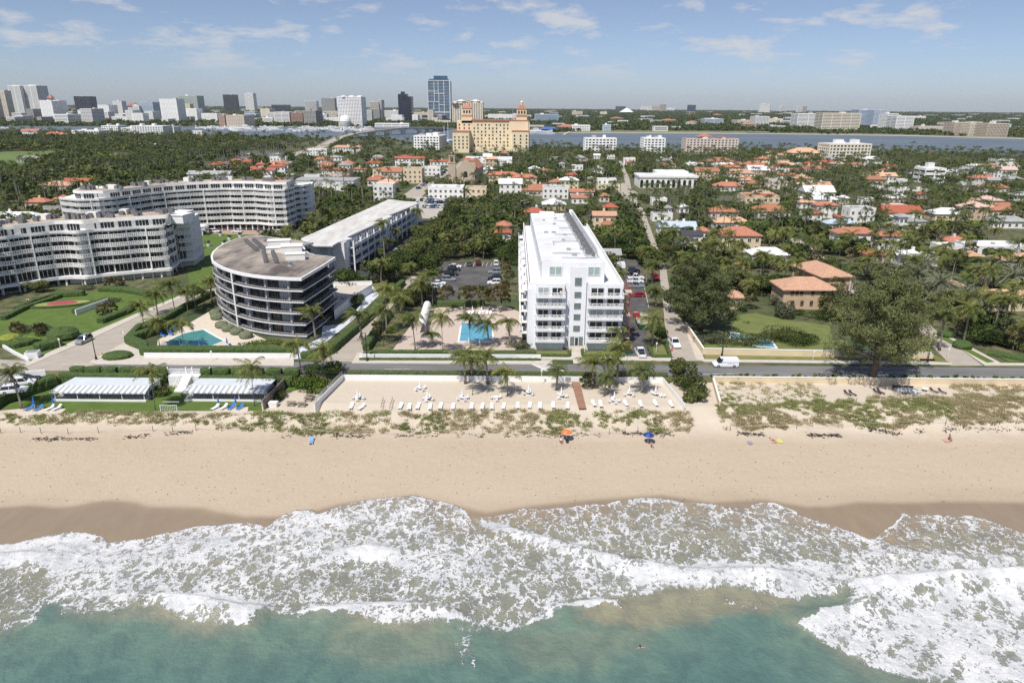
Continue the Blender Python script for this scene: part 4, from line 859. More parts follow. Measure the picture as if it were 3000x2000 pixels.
def oval_block():
 z=14.9; pts=[('G',a,b) for a,b in ((1045,850),(1110,812),(1240,735),(1360,655),(1280,645),(1175,634),(1120,618),(1085,592),(1078,568),(1060,552),(1030,548),(1090,532),(1155,516),(1000,500),(850,480),(740,464),(640,452),(540,462),(450,485),(380,508),(330,530),(270,568),(230,605),(213,645),(222,690),(255,715),(310,745),(400,778),(500,803),(600,820),(700,832),(800,840),(930,847))]
 poly=[P(*q(*p),z)[:2] for p in pts]; rt=empty('apartment_block',(-65,180,0),'oval five-storey apartment block with black glass, white slab edges and stained flat roof','apartment building')
 poly=[Vector(p) for p in poly][::-1]  # make it ccw later by prism
 pl=[tuple(p) for p in poly]; fh=2.85; z0=.6
 world_part(rt,'plinth',WHITE2,lambda m:m.prism(inset(pl,.6),0,.6))
 FT=mat('pale_balcony_floor',(.27,.27,.27),var=.08,scale=1)
 for k in range(5):
  def slab(m,k=k): m.prism(inset(pl,.02*(k%2)),z0+k*fh+.0,z0+k*fh+.28,mi=0,mi_top=1)
  world_part(rt,'floor_slab',[WHITE,FT],slab)
 core=inset(pl,2.0); ztop=z0+5*fh
 world_part(rt,'inner_wall',mat('charcoal_wall',(.035,.037,.042),rough=.5,var=.2),lambda m:m.prism(core,.6,ztop))
 world_part(rt,'roof_fascia',WHITE,lambda m:m.prism(pl,ztop-.12,ztop+.62)); world_part(rt,'roof',ROOFG,lambda m:m.prism(inset(pl,.45),ztop,ztop+.66))
 n=len(core); wx=[];px=[];ring=[Vector(p) for p in core]+[Vector(core[0])]
 area=sum(core[i][0]*core[(i+1)%n][1]-core[(i+1)%n][0]*core[i][1] for i in range(n));
 if area<0: ring=ring[::-1]
 rs=resample(ring,3.1)
 for i in range(len(rs)-1):
  a,b=rs[i],rs[i+1]; e=b-a; L_=e.length
  if L_<1: continue
  ang=math.atan2(e.y,e.x); m_=(a+b)/2; nrm=Vector((e.y,-e.x)).normalized()
  vis=(nrm.y<.25)
  if not vis: continue
  for k in range(5):
   if i%4!=3: wx.append(((m_.x+nrm.x*.06,m_.y+nrm.y*.06,z0+k*fh+.32),ang,(L_-.45,1,fh-.85)))
   elif nrm.x<.45: px.append(((m_.x+nrm.x*.06,m_.y+nrm.y*.06,z0+k*fh+.28),ang,(L_-.5,1,fh-.55)))
 place_parts('window',win_mesh('mid',GLASS,mat('black_frame',(.02,.02,.022),rough=.4)),wx,rt)
 bw=MB(); bw.box(0,0,0,1,.1,1); place_parts('wall_panel',bw.mesh('wall_panel',[mat('pale_grey_panel',(.30,.31,.33),var=.05)]),px,rt,limit=60)
 cols=MB(); bw=MB(); bw.box(0,0,0,.5,.9,1); cm=bw.mesh('column',[mat('grey_column',(.36,.37,.39),var=.05)]); cx=[]
 for i in range(0,len(rs)-1,2):
  e=rs[i+1]-rs[max(i-1,0)]; nrm=Vector((e.y,-e.x)).normalized()
  if nrm.y<.3 and nrm.x<.6: cx.append(((rs[i].x+nrm.x*.45,rs[i].y+nrm.y*.45,.6),math.atan2(e.y,e.x),(1,1,ztop-.9)))
 place_parts('column',cm,cx,rt)
 d=Vector(P(*q('G',385,775),z)[:2]); world_part(rt,'divider_wall',WHITE,lambda m:m.box(d.x+.2,d.y+1.0,.6,.35,2.0,ztop-.8,.1))
 rim=[Vector(p) for p in inset(pl,.18)]; rim.append(rim[0]);
 if area<0: rim=rim[::-1]
 rr=resample(rim,.62); IR=BLACKM
 for k in range(5):
  m=MB(); zz=z0+k*fh+.28; prev=None
  for i,p in enumerate(rr):
   e=(rr[min(i+1,len(rr)-1)]-rr[max(i-1,0)]).normalized(); nrm=Vector((e.y,-e.x))
   if nrm.y>.35:
    if m.v: wpart(m,'railing',IR,rt); m=MB()
    prev=None; continue
   m.box(p.x,p.y,zz,.05 if i%4 else .09,.05,.95)
   if prev is not None:
    for h in (.95,.12): m.bar((prev.x,prev.y,zz+h),(p.x,p.y,zz+h),.06)
   prev=p
  if m.v: wpart(m,'railing',IR,rt)
 zr=ztop+.67
 UNIT=MATS['condenser_grey']; ru=MB(); ru.box(0,0,.25,.85,.85,.85); ru.lathe([(.34,1.1),(.34,1.18),(.05,1.2)],n=10);
 for a in (-.35,.35): ru.box(a,0,0,.07,.8,.25,mi=1)
 um=ru.mesh('condenser',[UNIT,METAL]); xf=[]
 for (a,b,n_) in (((540,515),(635,590),8),((610,505),(705,585),8),((700,620),(720,700),7),((785,620),(815,705),7)):
  A=Vector(P(*q('G',*a),15.2)[:2]); B=Vector(P(*q('G',*b),15.2)[:2])
  for j in range(n_): p=A.lerp(B,j/(n_-1)); xf.append(((p.x,p.y,zr),0.1,(1,1,1)))
 place_parts('condenser',um,xf,rt)
 for (x,y,w,d_,h) in ((845,540,6.2,3.4,1.6),(960,600,5.6,4.5,1.9),(808,600,4.6,2.6,1.3),(993,668,5,2.6,1.6)):
  p=P(*q('G',x,y),15.2); world_part(rt,'rooftop_housing',WHITE2,lambda m:(m.box(p[0],p[1],zr,w,d_,h,.25),m.box(p[0],p[1],zr+h,w+.3,d_+.3,.12,.25)))
 for (x,y) in ((712,510),(945,725)):
  p=P(*q('G',x,y),15.2); world_part(rt,'roof_vent',METAL,lambda m:m.lathe([(.8,0),(.75,.1),(.4,.12),(.4,.7),(.6,.75),(.6,1.0),(.05,1.05)],p[0],p[1],zr,12))
 keep(pl,1.5); return pl
OVAL=oval_block()
def podium():
 poly=Cp('G',(1340,895),(1690,885),(1560,960),(1500,1010),(1345,1130),z=2.6)
 r=empty('podium',(*cen(poly),0),'low white podium terrace with hedges right of the oval block','podium'); world_part(r,'wall',WHITE,lambda m:m.prism(poly,0,2.6)); world_part(r,'floor',PAVE,lambda m:m.prism(inset(poly,.4),2.5,2.65)); keep(poly,1)
 def par(m):
  a=Vector(poly[0]);b=Vector(poly[1]);
  for k in range(30): p=a.lerp(b,k/29); m.box(p.x,p.y,2.6,.35,.2,.9)
  m.bar((a.x,a.y,3.5),(b.x,b.y,3.5),.25)
 world_part(r,'balustrade',WHITE,par)
podium()
def terraced(label,rowpath,zs,depth,penth,ground,zroof,seed,solid_row=None,wave=.45,smooth_to=None,pen_set=3.5,bay=5.4,cat='apartment building'):
 path=[Vector(p) for p in rowpath]; step=.62; rs=resample(path,step); L_=len(rs)
 wv=[wave*math.sin(2*math.pi*(i*step)/(bay*2))*(1 if (smooth_to is None or i*step<smooth_to) else 0) for i in range(L_)]
 front=offs(rs,wv); inner=offs(rs,-1.9); back=[p+Vector((-3.0,depth+2)) for p in rs]; r=empty('apartment_block',(*cen([tuple(p) for p in rs]),0),label,cat)
 def strip_(m,fr,bk,z0,z1):
  n=len(fr); V=[(p.x,p.y,z) for z in (z0,z1) for r_ in (fr,bk) for p in r_]; F=[]
  for i in range(n-1):
   F+=[(2*n+i,2*n+i+1,3*n+i+1,3*n+i),(i+1,i,n+i,n+i+1),(i,i+1,2*n+i+1,2*n+i),(n+i+1,n+i,3*n+i,3*n+i+1)]
  F+=[(0,2*n,3*n,n),(n-1,2*n-1,4*n-1,3*n-1)]; m.add(V,F)
 def ringpoly(fr): return [tuple(p) for p in fr]+[tuple(p) for p in back[::-1]]
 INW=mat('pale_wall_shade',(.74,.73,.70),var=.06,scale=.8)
 def inner_poly(m):
  strip_(m,inner,[p-Vector((0,.3)) for p in back],0,zs[-1]-.12)
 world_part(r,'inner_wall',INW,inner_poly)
 SL=mat('balcony_white',(.84,.83,.79),rough=.75,var=.06,scale=.9,detail=6)
 for k,z in enumerate(zs):
  fr=front if 0<k else offs(rs,.35)
  world_part(r,'floor_slab',SL,lambda m:strip_(m,fr,back,z-.32 if k else z-.9,z))
  if k==len(zs)-1: continue
  m=MB()
  for i in range(L_-1):
   a,b=front[i],front[i+1]
   if k==0: continue
   m.bar((a.x,a.y,z+.98),(b.x,b.y,z+.98),.16,.2); m.bar((a.x,a.y,z+.08),(b.x,b.y,z+.08),.14,.16)
   m.bar((a.x,a.y,z+.52),(b.x,b.y,z+.52),.12,.12)
   e=b-a; m.box(a.x,a.y,z+.1,.30,.13,.85,math.atan2(e.y,e.x))
  if k: wpart(m,'balustrade',SL,r)
 m=MB()
 for i in range(L_-1): a,b=front[i],front[i+1]; m.bar((a.x,a.y,zs[-1]+.35),(b.x,b.y,zs[-1]+.35),.2,.75)
 wpart(m,'parapet',SL,r)
 xf=[];pf=[];nb=int((L_-1)*step/bay)
 for j in range(nb):
  i0=int(j*bay/step); i1=min(L_-1,int((j+1)*bay/step)); a,b=inner[i0],inner[i1]; e=b-a; ang=math.atan2(e.y,e.x); mid=(a+b)/2; nrm=Vector((e.y,-e.x)).normalized(); mid+=nrm*.12
  for k in range(len(zs)-1):
   if solid_row and k==solid_row[0] and j>=solid_row[1]: continue
   xf.append(((mid.x,mid.y,zs[k]+.04),ang,(e.length*.88,1,zs[k+1]-zs[k]-.36)))
  pf.append(((inner[i0].x+nrm.x*.6,inner[i0].y+nrm.y*.6,0),ang,(.35,1.4,zs[-1]-.1)))
 wm=MB(); wm.box(0,0,0,1,.1,1);
 for t in (-.25,0,.25): wm.box(t,-.06,0,.03,.05,1,mi=1)
 wmesh=wm.mesh('window',[GLASS,WHITE]); place_parts('window',wmesh,xf,r)
 pm=MB(); pm.box(0,0,0,1,1,1); place_parts('party_wall',pm.mesh('party_wall',[WHITE2]),pf,r)
 tx=[]
 for j in range(0,nb,3):
  i=int(j*bay/step); p=front[i]; e=front[min(i+1,L_-1)]-front[max(i-1,0)]; tx.append(((p.x,p.y,zs[0]),math.atan2(e.y,e.x),(.32,.4,zs[-1]-zs[0])))
 place_parts('pilaster',pm.mesh('pilaster',[SL]),tx,r)
 i1=int(L_*penth[1]); i0=int(L_*penth[0]); pf_=[p+Vector((0,pen_set)) for p in rs][i0:i1]; pb=[p-Vector((0,.6)) for p in back[i0:i1]]; zt=zs[-1]
 pw=[p+Vector((0,pen_set+.9)) for p in rs][i0:i1]
 world_part(r,'penthouse_wall',WHITE2,lambda m:strip_(m,pw,[p-Vector((0,.4)) for p in pb],zt-.05,zroof-.5))
 world_part(r,'roof_edge',SL,lambda m:strip_(m,pf_,pb,zroof-.75,zroof+.25))
 world_part(r,'roof',ROOFT,lambda m:strip_(m,[p+Vector((0,.6)) for p in pf_[1:-1]],[p-Vector((0,.6)) for p in pb[1:-1]],zroof,zroof+.30))
 xf=[];k=int(4.6/step)
 for i in range(0,len(pw)-k-1,k+1):
  a,b=pw[i],pw[i+k]; e=b-a; nrm=Vector((e.y,-e.x)).normalized()*.08; mid=(a+b)/2+nrm; xf.append(((mid.x,mid.y,zt+.2),math.atan2(e.y,e.x),(e.length*.85,1,zroof-zt-1.2)))
 place_parts('window',wmesh,xf,r,limit=40)
 rg=random.Random(seed); um=bpy.data.meshes['condenser']; xf=[]
 mids=[(a+b)/2 for a,b in zip(pf_,pb)]
 for c in range(9):
  p=mids[int((c+.5)/9*len(mids))]
  for j in range(rg.randint(4,9)): xf.append(((p.x+rg.uniform(-3.2,3.2),p.y+rg.uniform(-2.5,2.5),zroof+.30),rg.uniform(-.2,.2),(1.7,1.5,rg.uniform(1.4,2.0))))
 place_parts('condenser',um,xf,r)
 for c in range(5):
  p=mids[int((c+.8)/6*len(mids))]; hw=rg.uniform(2,4); world_part(r,'rooftop_housing',rg.choice([WHITE2,OFFW]),lambda m:m.box(p.x+rg.uniform(-2,2),p.y+2,zroof+.3,hw,2.2,rg.uniform(1,2)))
 g=ground; xf=[]
 og=offs(rs,-.4); place_parts('ground_column',pm.mesh('ground_column',[OFFW]),[((og[i].x,og[i].y,0),0,(.5,.5,zs[0]-.5)) for i in range(0,L_-1,9)],r); world_part(r,'garage_shade_strip',mat('painted_garage_shade',(.03,.03,.03)),lambda m:[m.bar((inner[i].x-.0,inner[i].y-.12,zs[0]-1.9),(inner[i+1].x,inner[i+1].y-.12,zs[0]-1.9),.2,1.6) for i in range(int(L_*ground[0]),int(L_*ground[1]))])  # near-black strip stands in for the shade inside the garage openings
 keep(ringpoly(front),1.5); return r,rs,back
rowC=[P(*q('H',a,b),11.6)[:2] for a,b in ((-700,640),(-400,560),(-100,490),(0,472),(100,462),(300,435),(480,412),(620,405),(740,408),(890,390),(1100,373),(1300,358),(1530,343),(1620,276),(1765,262))]
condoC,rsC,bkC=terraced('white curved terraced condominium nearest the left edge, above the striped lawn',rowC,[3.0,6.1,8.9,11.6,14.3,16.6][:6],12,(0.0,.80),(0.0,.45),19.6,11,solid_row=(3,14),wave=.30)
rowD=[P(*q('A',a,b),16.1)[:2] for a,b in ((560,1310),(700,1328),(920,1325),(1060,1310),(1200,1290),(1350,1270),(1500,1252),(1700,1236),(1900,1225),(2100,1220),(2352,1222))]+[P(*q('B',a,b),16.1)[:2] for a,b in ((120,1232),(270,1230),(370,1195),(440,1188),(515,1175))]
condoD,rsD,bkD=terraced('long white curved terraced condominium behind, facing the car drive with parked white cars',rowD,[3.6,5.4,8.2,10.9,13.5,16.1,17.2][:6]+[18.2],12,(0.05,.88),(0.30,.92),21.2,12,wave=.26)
def stepend():
 r=condoC; z=16.6
 for f,h,w,d,o_ in ((.80,2.6,8,6,5.5),(.87,2.4,5,5,7.5),(.93,1.6,6,4,6)):
  p=rsC[int(len(rsC)*f)]; world_part(r,'stepped_penthouse',WHITE,lambda m:(m.box(p.x,p.y+o_+d/2,z,w,d,h,-.1),m.box(p.x,p.y+o_+d/2,z+h,w+.5,d+.5,.25,-.1)))
stepend()
def canopy():
 p=P(*q('H',1790,190),4.0); r=empty('entrance_canopy',(p[0],p[1],0),'flaring white entrance canopy at the foot of the rear condominium','canopy')
 world_part(r,'roof',WHITE,lambda m:(m.box(p[0],p[1],3.6,9,6,.4,.05),m.box(p[0]+3,p[1],2.4,4,5,1.2,.05,taper=1.0))); world_part(r,'post',WHITE,lambda m:[m.box(p[0]+a,p[1]-2,0,.4,.4,3.6) for a in (-3.8,3.8)])
canopy()
def wing():
 z=11.0; R=[P(*q('G',a,b),z)[:2] for a,b in ((1160,530),(1330,532),(1375,505),(1515,468),(1460,455),(1880,262),(1845,255),(2130,142),(1850,108),(1040,470))]
 r=empty('motel_wing',(*cen(R),0),'long low gallery wing with worn pale flat roof running back behind the oval block','apartment building')
 body=[P(*q('G',a,b),z)[:2] for a,b in ((1160,530),(1330,532),(1375,505),(1480,476),(1850,290),(2060,170),(1850,108),(1040,470))]
 GA=mat('gallery_wall',(.42,.45,.50),var=.08,scale=.5)
 world_part(r,'wall',GA,lambda m:m.prism(inset(body,2.7),0,z-.3)); world_part(r,'roof_slab',WHITE,lambda m:m.prism(R,z-.35,z+.1)); world_part(r,'roof',ROOFL,lambda m:m.prism(inset(R,.4),z,z+.14))
 a=Vector(P(*q('G',1520,478),z)[:2]); b=Vector(P(*q('G',2085,165),z)[:2]); e=(b-a); n=Vector((e.y,-e.x)).normalized()
 for k in range(3):
  zz=2.5+k*2.8
  world_part(r,'gallery',mat('gallery_slab',(.62,.64,.67),var=.05),lambda m:(m.bar((a.x-n.x*1.3,a.y-n.y*1.3,zz),(b.x-n.x*1.3,b.y-n.y*1.3,zz),2.6,.25),m.bar((a.x,a.y,zz+.6),(b.x,b.y,zz+.6),.15,1.0)))
 cb=MB(); cb.box(0,0,0,1,1,1); place_parts('column',cb.mesh('column',[WHITE]),[((a.x+e.x*t,a.y+e.y*t,0),math.atan2(e.y,e.x),(.4,.5,z-.4)) for t in np.linspace(0,1,12)],r)
 xf=[]
 for k in range(3):
  for t in np.linspace(.02,.98,30): xf.append(((a.x+e.x*t-n.x*2.2,a.y+e.y*t-n.y*2.2,2.7+k*2.8),math.atan2(e.y,e.x),(1.6 if int(t*60)%3 else 1.0,1,1.9)))
 place_parts('window',win_mesh('mid',GLASS,WHITE),xf,r)
 fin=[((1380,510),(1465,782)),((1790,405),(1845,545)),((2060,235),(2110,330))]
 for (t_,b_) in fin:
  def fins(m):
   p=Vector(P(*q('G',*b_))[:2]); m.box(p.x,p.y+1,0,.5,5,z-.2,math.atan2(e.y,e.x)-math.pi/2)
   m.box(p.x-2.0,p.y-1.0,0,4.2,.4,z-.25,-.05)
  world_part(r,'end_wall',WHITE,fins)
 p=P(*q('G',1370,700)); world_part(r,'balcony',WHITE,lambda m:[m.box(p[0]-4,p[1]-1,2.6+2.8*k,3.6,2,1.1,-.05) for k in range(3)])
 keep(R,1.5); keep([tuple(a),tuple(b),tuple(b+n*3),tuple(a+n*3)],0)
wing()
AWN=bpy.data.materials.new('striped_awning'); AWN.use_nodes=True
def awn():
 nt=AWN.node_tree;N=nt.nodes;L=nt.links; g=N.new('ShaderNodeNewGeometry'); s=N.new('ShaderNodeSeparateXYZ'); L.new(g.outputs['Position'],s.inputs[0])
 w=N.new('ShaderNodeMath'); w.operation='MULTIPLY'; w.inputs[1].default_value=1/1.12; L.new(s.outputs[0],w.inputs[0]); f=N.new('ShaderNodeMath'); f.operation='FRACT'; L.new(w.outputs[0],f.inputs[0])
 c=N.new('ShaderNodeMath'); c.operation='GREATER_THAN'; c.inputs[1].default_value=.52; L.new(f.outputs[0],c.inputs[0]); mx=N.new('ShaderNodeMixRGB'); mx.inputs[1].default_value=(.76,.77,.77,1); mx.inputs[2].default_value=(.38,.39,.40,1); L.new(c.outputs[0],mx.inputs[0]); L.new(mx.outputs[0],N['Principled BSDF'].inputs['Base Color']); N['Principled BSDF'].inputs['Roughness'].default_value=.8
awn()
def cabana(label,u0,u1,n):
 zf=-1.95; f0=P(u0,q('I',0,650)[1],zf); f1=P(u1,q('I',0,656)[1],zf); x0,x1=f0[0],f1[0]; yf=f0[1]; yb=133.3; zt=.42
 r=empty('beach_cabana',((x0+x1)/2,yf,zf),label,'beach cabana',group='striped beach cabanas')
 world_part(r,'floor',PAVE,lambda m:(m.box((x0+x1)/2,(yf+yb)/2,zf-.3,x1-x0,yb-yf,.35),))
 CW=mat('lavender_grey_wall',(.42,.44,.52),var=.04)
 world_part(r,'wall',[CW,WHITE],lambda m:(m.box((x0+x1)/2,yf+2.6,zf,x1-x0-1.2,.2,2.1),m.box(x0+.7,(yf+2+yb)/2,zf,.2,yb-yf-2,1.85,mi=1),m.box(x1-.7,(yf+2+yb)/2,zf,.2,yb-yf-2,1.85,mi=1),m.box((x0+x1)/2,yb-.1,zf,x1-x0-1.2,.2,1.8,mi=1)))
 ya=yf+1.9
 world_part(r,'roof',mat('pale_blue_roof_felt',(.60,.64,.66),var=.05,scale=.4,detail=5),lambda m:m.add([(x0+.2,ya,zt-.05),(x1-.2,ya,zt-.05),(x1-.2,yb+.1,zt-.35),(x0+.2,yb+.1,zt-.35),(x0+.2,ya,zt-.2),(x1-.2,ya,zt-.2),(x1-.2,yb+.1,zt-.5),(x0+.2,yb+.1,zt-.5)],[(0,1,2,3),(7,6,5,4),(4,5,1,0),(5,6,2,1),(6,7,3,2),(7,4,0,3)]))
 def aw(m):
  e=.35; nn=int((x1-x0)/.56); zl=zf+1.95
  m.add([(x0-.3,yf-.5,zl),(x1+.2,yf-.5,zl),(x1-.1,ya+.05,zt+.02),(x0+.1,ya+.05,zt+.02)],[(0,1,2,3)])
  m.add([(x0-.3,yf-.48,zl-.05),(x1+.2,yf-.48,zl-.05),(x1-.1,ya+.05,zt-.04),(x0+.1,ya+.05,zt-.04)],[(3,2,1,0)])
  for k in range(nn):
   a=x0-.3+(x1-x0+.5)*k/nn; b=x0-.3+(x1-x0+.5)*(k+1)/nn; m.add([(a,yf-.51,zl),(b,yf-.51,zl),(b,yf-.53,zl-.22),((a+b)/2,yf-.53,zl-.30),(a,yf-.53,zl-.22)],[(4,3,2,1,0)])
 world_part(r,'awning',AWN,aw)
 for k in range(n+1): x=x0+.4+(x1-x0-.8)*k/n; world_part(r,'post',WHITE,lambda m:m.box(x,yf-.1,zf,.1,.1,1.9))
 for k in range(n*2-1): x=x0+1.6+(x1-x0-3.2)*k/(n*2-2); world_part(r,'door',WHITE,lambda m:(m.box(x-.12,yf+2.47,zf+.05,.12,.06,2.0),m.box(x+.25,yf+2.47,zf+.05,.12,.06,2.0)))
 world_part(r,'kerb',WHITE,lambda m:(m.box((x0+x1)/2,yf-.35,zf-.3,x1-x0,.25,.62),m.box(x0,yf+1,zf-.3,.25,3,.6)))
 keep([(x0-1,yf-1),(x1+1,yf-1),(x1+1,yb+1),(x0-1,yb+1)],0)
cabana('long striped-awning beach cabana on the left part of the beach lawn',q('I',468,0)[0],q('I',1268,0)[0],4)
cabana('shorter striped-awning beach cabana right of the white steps',q('I',1602,0)[0],q('J',245,0)[0],3)
sheet('lawn',[PT(*q('I',-300,760))[:2],PT(*q('I',230,720))[:2],PT(*q('I',560,770))[:2],PT(*q('I',1100,765))[:2],PT(*q('I',1500,745))[:2],PT(*q('J',200,745))[:2],PT(*q('J',180,640))[:2],(-43,134),(-150,134)],-2.02,GRASS,keepm=None)
st=empty('steps',(*Q('I',1550,500)[:2],-2),'white concrete steps leading down from the road gate between the two cabanas','steps')
sx_=(Q('I',1545,540,-1)[0]); world_part(st,'tread',WHITE2,lambda m:[m.box(sx_,134.2-.42*k,-2.0,2.2,.43,1.9-.2*k) for k in range(9)]); world_part(st,'landing',WHITE,lambda m:m.box(sx_-.6,135.2,-2,6.6,1.5,2.05)); world_part(st,'handrail',WHITE,lambda m:[m.bar((sx_+a,134.4,.95),(sx_+a,130.6,-.9),.08) for a in (-1.15,1.15)]+[m.box(sx_+a,134.3-.9*k,-2+1.9-.43*k,.06,.06,1.0) for a in (-1.15,1.15) for k in range(4)])
gt=empty('gate',(sx_,136,0),'white picket gate and fence at the top of the steps beside the road','gate'); world_part(gt,'pickets',WHITE,lambda m:[m.box(sx_-4.4+.24*k,136.0,0,.1,.06,1.2) for k in range(38)]+[m.box(sx_,136.0,.3,8.8,.05,.08),m.box(sx_,136.0,1.05,8.8,.05,.08)]); world_part(gt,'post',WHITE,lambda m:[m.box(sx_+a,136,0,.25,.25,1.5) for a in (-4.5,-.6,.7,4.5)])
g2=empty('gate',(19.6,YW,0),'white picket gate in the terrace wall at the head of the boardwalk','gate'); world_part(g2,'pickets',WHITE,lambda m:[m.box(18.5+.2*k,YW,-1,.09,.06,1.6) for k in range(12)]+[m.box(19.6,YW,-.6,2.4,.05,.08),m.box(19.6,YW,.3,2.4,.05,.08)]); world_part(g2,'post',WHITE,lambda m:[m.box(a,YW,-1.1,.4,.4,2.1) for a in (18.3,20.9)])
bw_=empty('boardwalk',(19.5,130,-1),'brown plank boardwalk running from the gate across the sand terrace','boardwalk')
bA=[QT('K',805,498),QT('K',878,498),QT('K',932,744),QT('K',868,744)]
def planks(m):
 n=46
 for k in range(n):
  a=Vector(bA[0][:2]).lerp(Vector(bA[3][:2]),k/n); b=Vector(bA[1][:2]).lerp(Vector(bA[2][:2]),k/n); c=(a+b)/2; m.box(c.x,c.y-.12,-1.0,(b-a).length,.235,.12+.006*(k%3))
BRD=mat('boardwalk_plank',(.33,.19,.125),rough=.85,var=.12,scale=2.5,island=.12); world_part(bw_,'plank_deck',BRD,planks)
# ================= TOWN, LAGOON, SKYLINE =================
WATER=bpy.data.materials.new('lagoon_water'); WATER.use_nodes=True
def wat():
 nt=WATER.node_tree;N=nt.nodes;L=nt.links;b=N['Principled BSDF']; g=N.new('ShaderNodeNewGeometry'); n=N.new('ShaderNodeTexNoise'); n.inputs['Scale'].default_value=.02; n.inputs['Detail'].default_value=8; n.inputs['Roughness'].default_value=.7
 mp=N.new('ShaderNodeMapping'); mp.inputs['Scale'].default_value=(.25,1,1); L.new(g.outputs['Position'],mp.inputs[0]); L.new(mp.outputs[0],n.inputs[0])
 r=N.new('ShaderNodeValToRGB'); r.color_ramp.elements[0].color=(.095,.12,.145,1); r.color_ramp.elements[1].color=(.15,.185,.215,1); r.color_ramp.elements[0].position=.35; r.color_ramp.elements[1].position=.65
 L.new(n.outputs[0],r.inputs[0]); L.new(r.outputs[0],b.inputs['Base Color']); b.inputs['Roughness'].default_value=.55; b.inputs['Specular IOR Level'].default_value=.25
wat()
lag=[Q(*a,.05)[:2] for a in (('A',-3000,585),('A',-1500,592),('A',0,598),('A',2352,600),('B',800,602),('B',1500,604),('C',200,655),('C',2352,664),('D',1200,680),('D',2352,710),('D',6000,800),
 ('D',6000,960),('D',2352,878),('D',1700,845),('D',1000,835),('D',0,805),('C',2000,815),('C',1500,822),('C',200,785),('B',1800,755),('B',1400,735),('B',1150,705),('B',560,700),('A',2352,702),('A',1500,628),('A',600,630),('A',0,622),('A',-1500,620),('A',-3000,650))]
sheet('lagoon',lag,.05,WATER,keepm=6)
sheet('lake',Cp('D',(1380,516),(2352,520),(2700,524),(2700,545),(2352,541),(1700,530),(1400,526)),.06,WATER,keepm=None)
sheet('lake',Cp('D',(700,452),(900,453),(900,457),(700,456)),.06,WATER,keepm=None)
sheet('shore_path',Cp('C',(-400,652),(2352,661),(2352,666),(200,657),(-400,656)),.09,PAVE,keepm=0)
sheet('shore_path',Cp('D',(0,664),(1200,679),(2352,708),(2352,713),(1200,684),(0,668)),.09,PAVE,keepm=0)
STY={'w':OFFW,'W':mat('skyline_white',(.90,.89,.86),var=.03,scale=.02),'c':mat('pale_cream_panel',(.78,.71,.57),var=.04,scale=.05),'t':mat('pale_tan_panel',(.62,.53,.43),var=.05,scale=.05),'y':YELW,'p':PINKW,'g':GREYC,'d':mat('dark_cladding',(.045,.05,.06),rough=.35,var=.2,scale=.2),'b':mat('blue_white_panel',(.50,.58,.68),rough=.5,var=.06),'k':mat('pinkish_brick',(.42,.27,.22),rough=.85,var=.1),'G':mat('green_white_panel',(.52,.58,.53),rough=.6,var=.08)}
GL={'d':mat('tower_window_glass',(.065,.075,.085),rough=.2,var=.4,scale=.03),'b':GLASSB,'g':GLASSG,'s':mat('sky_blue_glass',(.06,.15,.24),rough=.1,var=.3,scale=.05,spec=.7),'m':mat('mid_grey_glass',(.17,.18,.19),rough=.25,var=.3,scale=.1)}
def pxrect(c,x0,x1,yb,depth,rot=0,z=0):
 a=Vector(Q(c,x0,yb,z)[:2]); b=Vector(Q(c,x1,yb,z)[:2]); b.y=a.y=(a.y+b.y)/2
 if rot:
  m=(a+b)/2; R_=Matrix.Rotation(rot,2); a=m+R_@(a-m); b=m+R_@(b-m)
 return rect(a,b,depth)
def sky(c,x0,x1,yt,yb,depth,st,label,fl=3.3,bay=4.,rot=0,name='office_tower',group=None,bits=1,cat='building',z=0,dy=0):
 poly=pxrect(c,x0,x1,yb,depth,rot); zt=topz(*cen(poly[:2]),q(c,(x0+x1)/2,yt)[1]); n=max(2,round(zt/fl)); md=st[2]
 o=tower(name,label,cat,poly,0,n,zt/n,STY[st[0]],GL[st[1]],sill={'b':.58,'g':.46,'v':.16,'h':.66}[md],bay={'b':24,'g':bay,'v':3.0,'h':bay}[md],pier={'b':1.2,'g':bay*.35,'v':.9,'h':bay*.5}[md],ins=.9,roof=ROOFW if st[0] in 'wWbG' else ROOFT,group=group,roofbits=bits,seed=int(x0+x1),parapet=1.4)
 return o
GS='high rise blocks of the skyline across the lagoon'
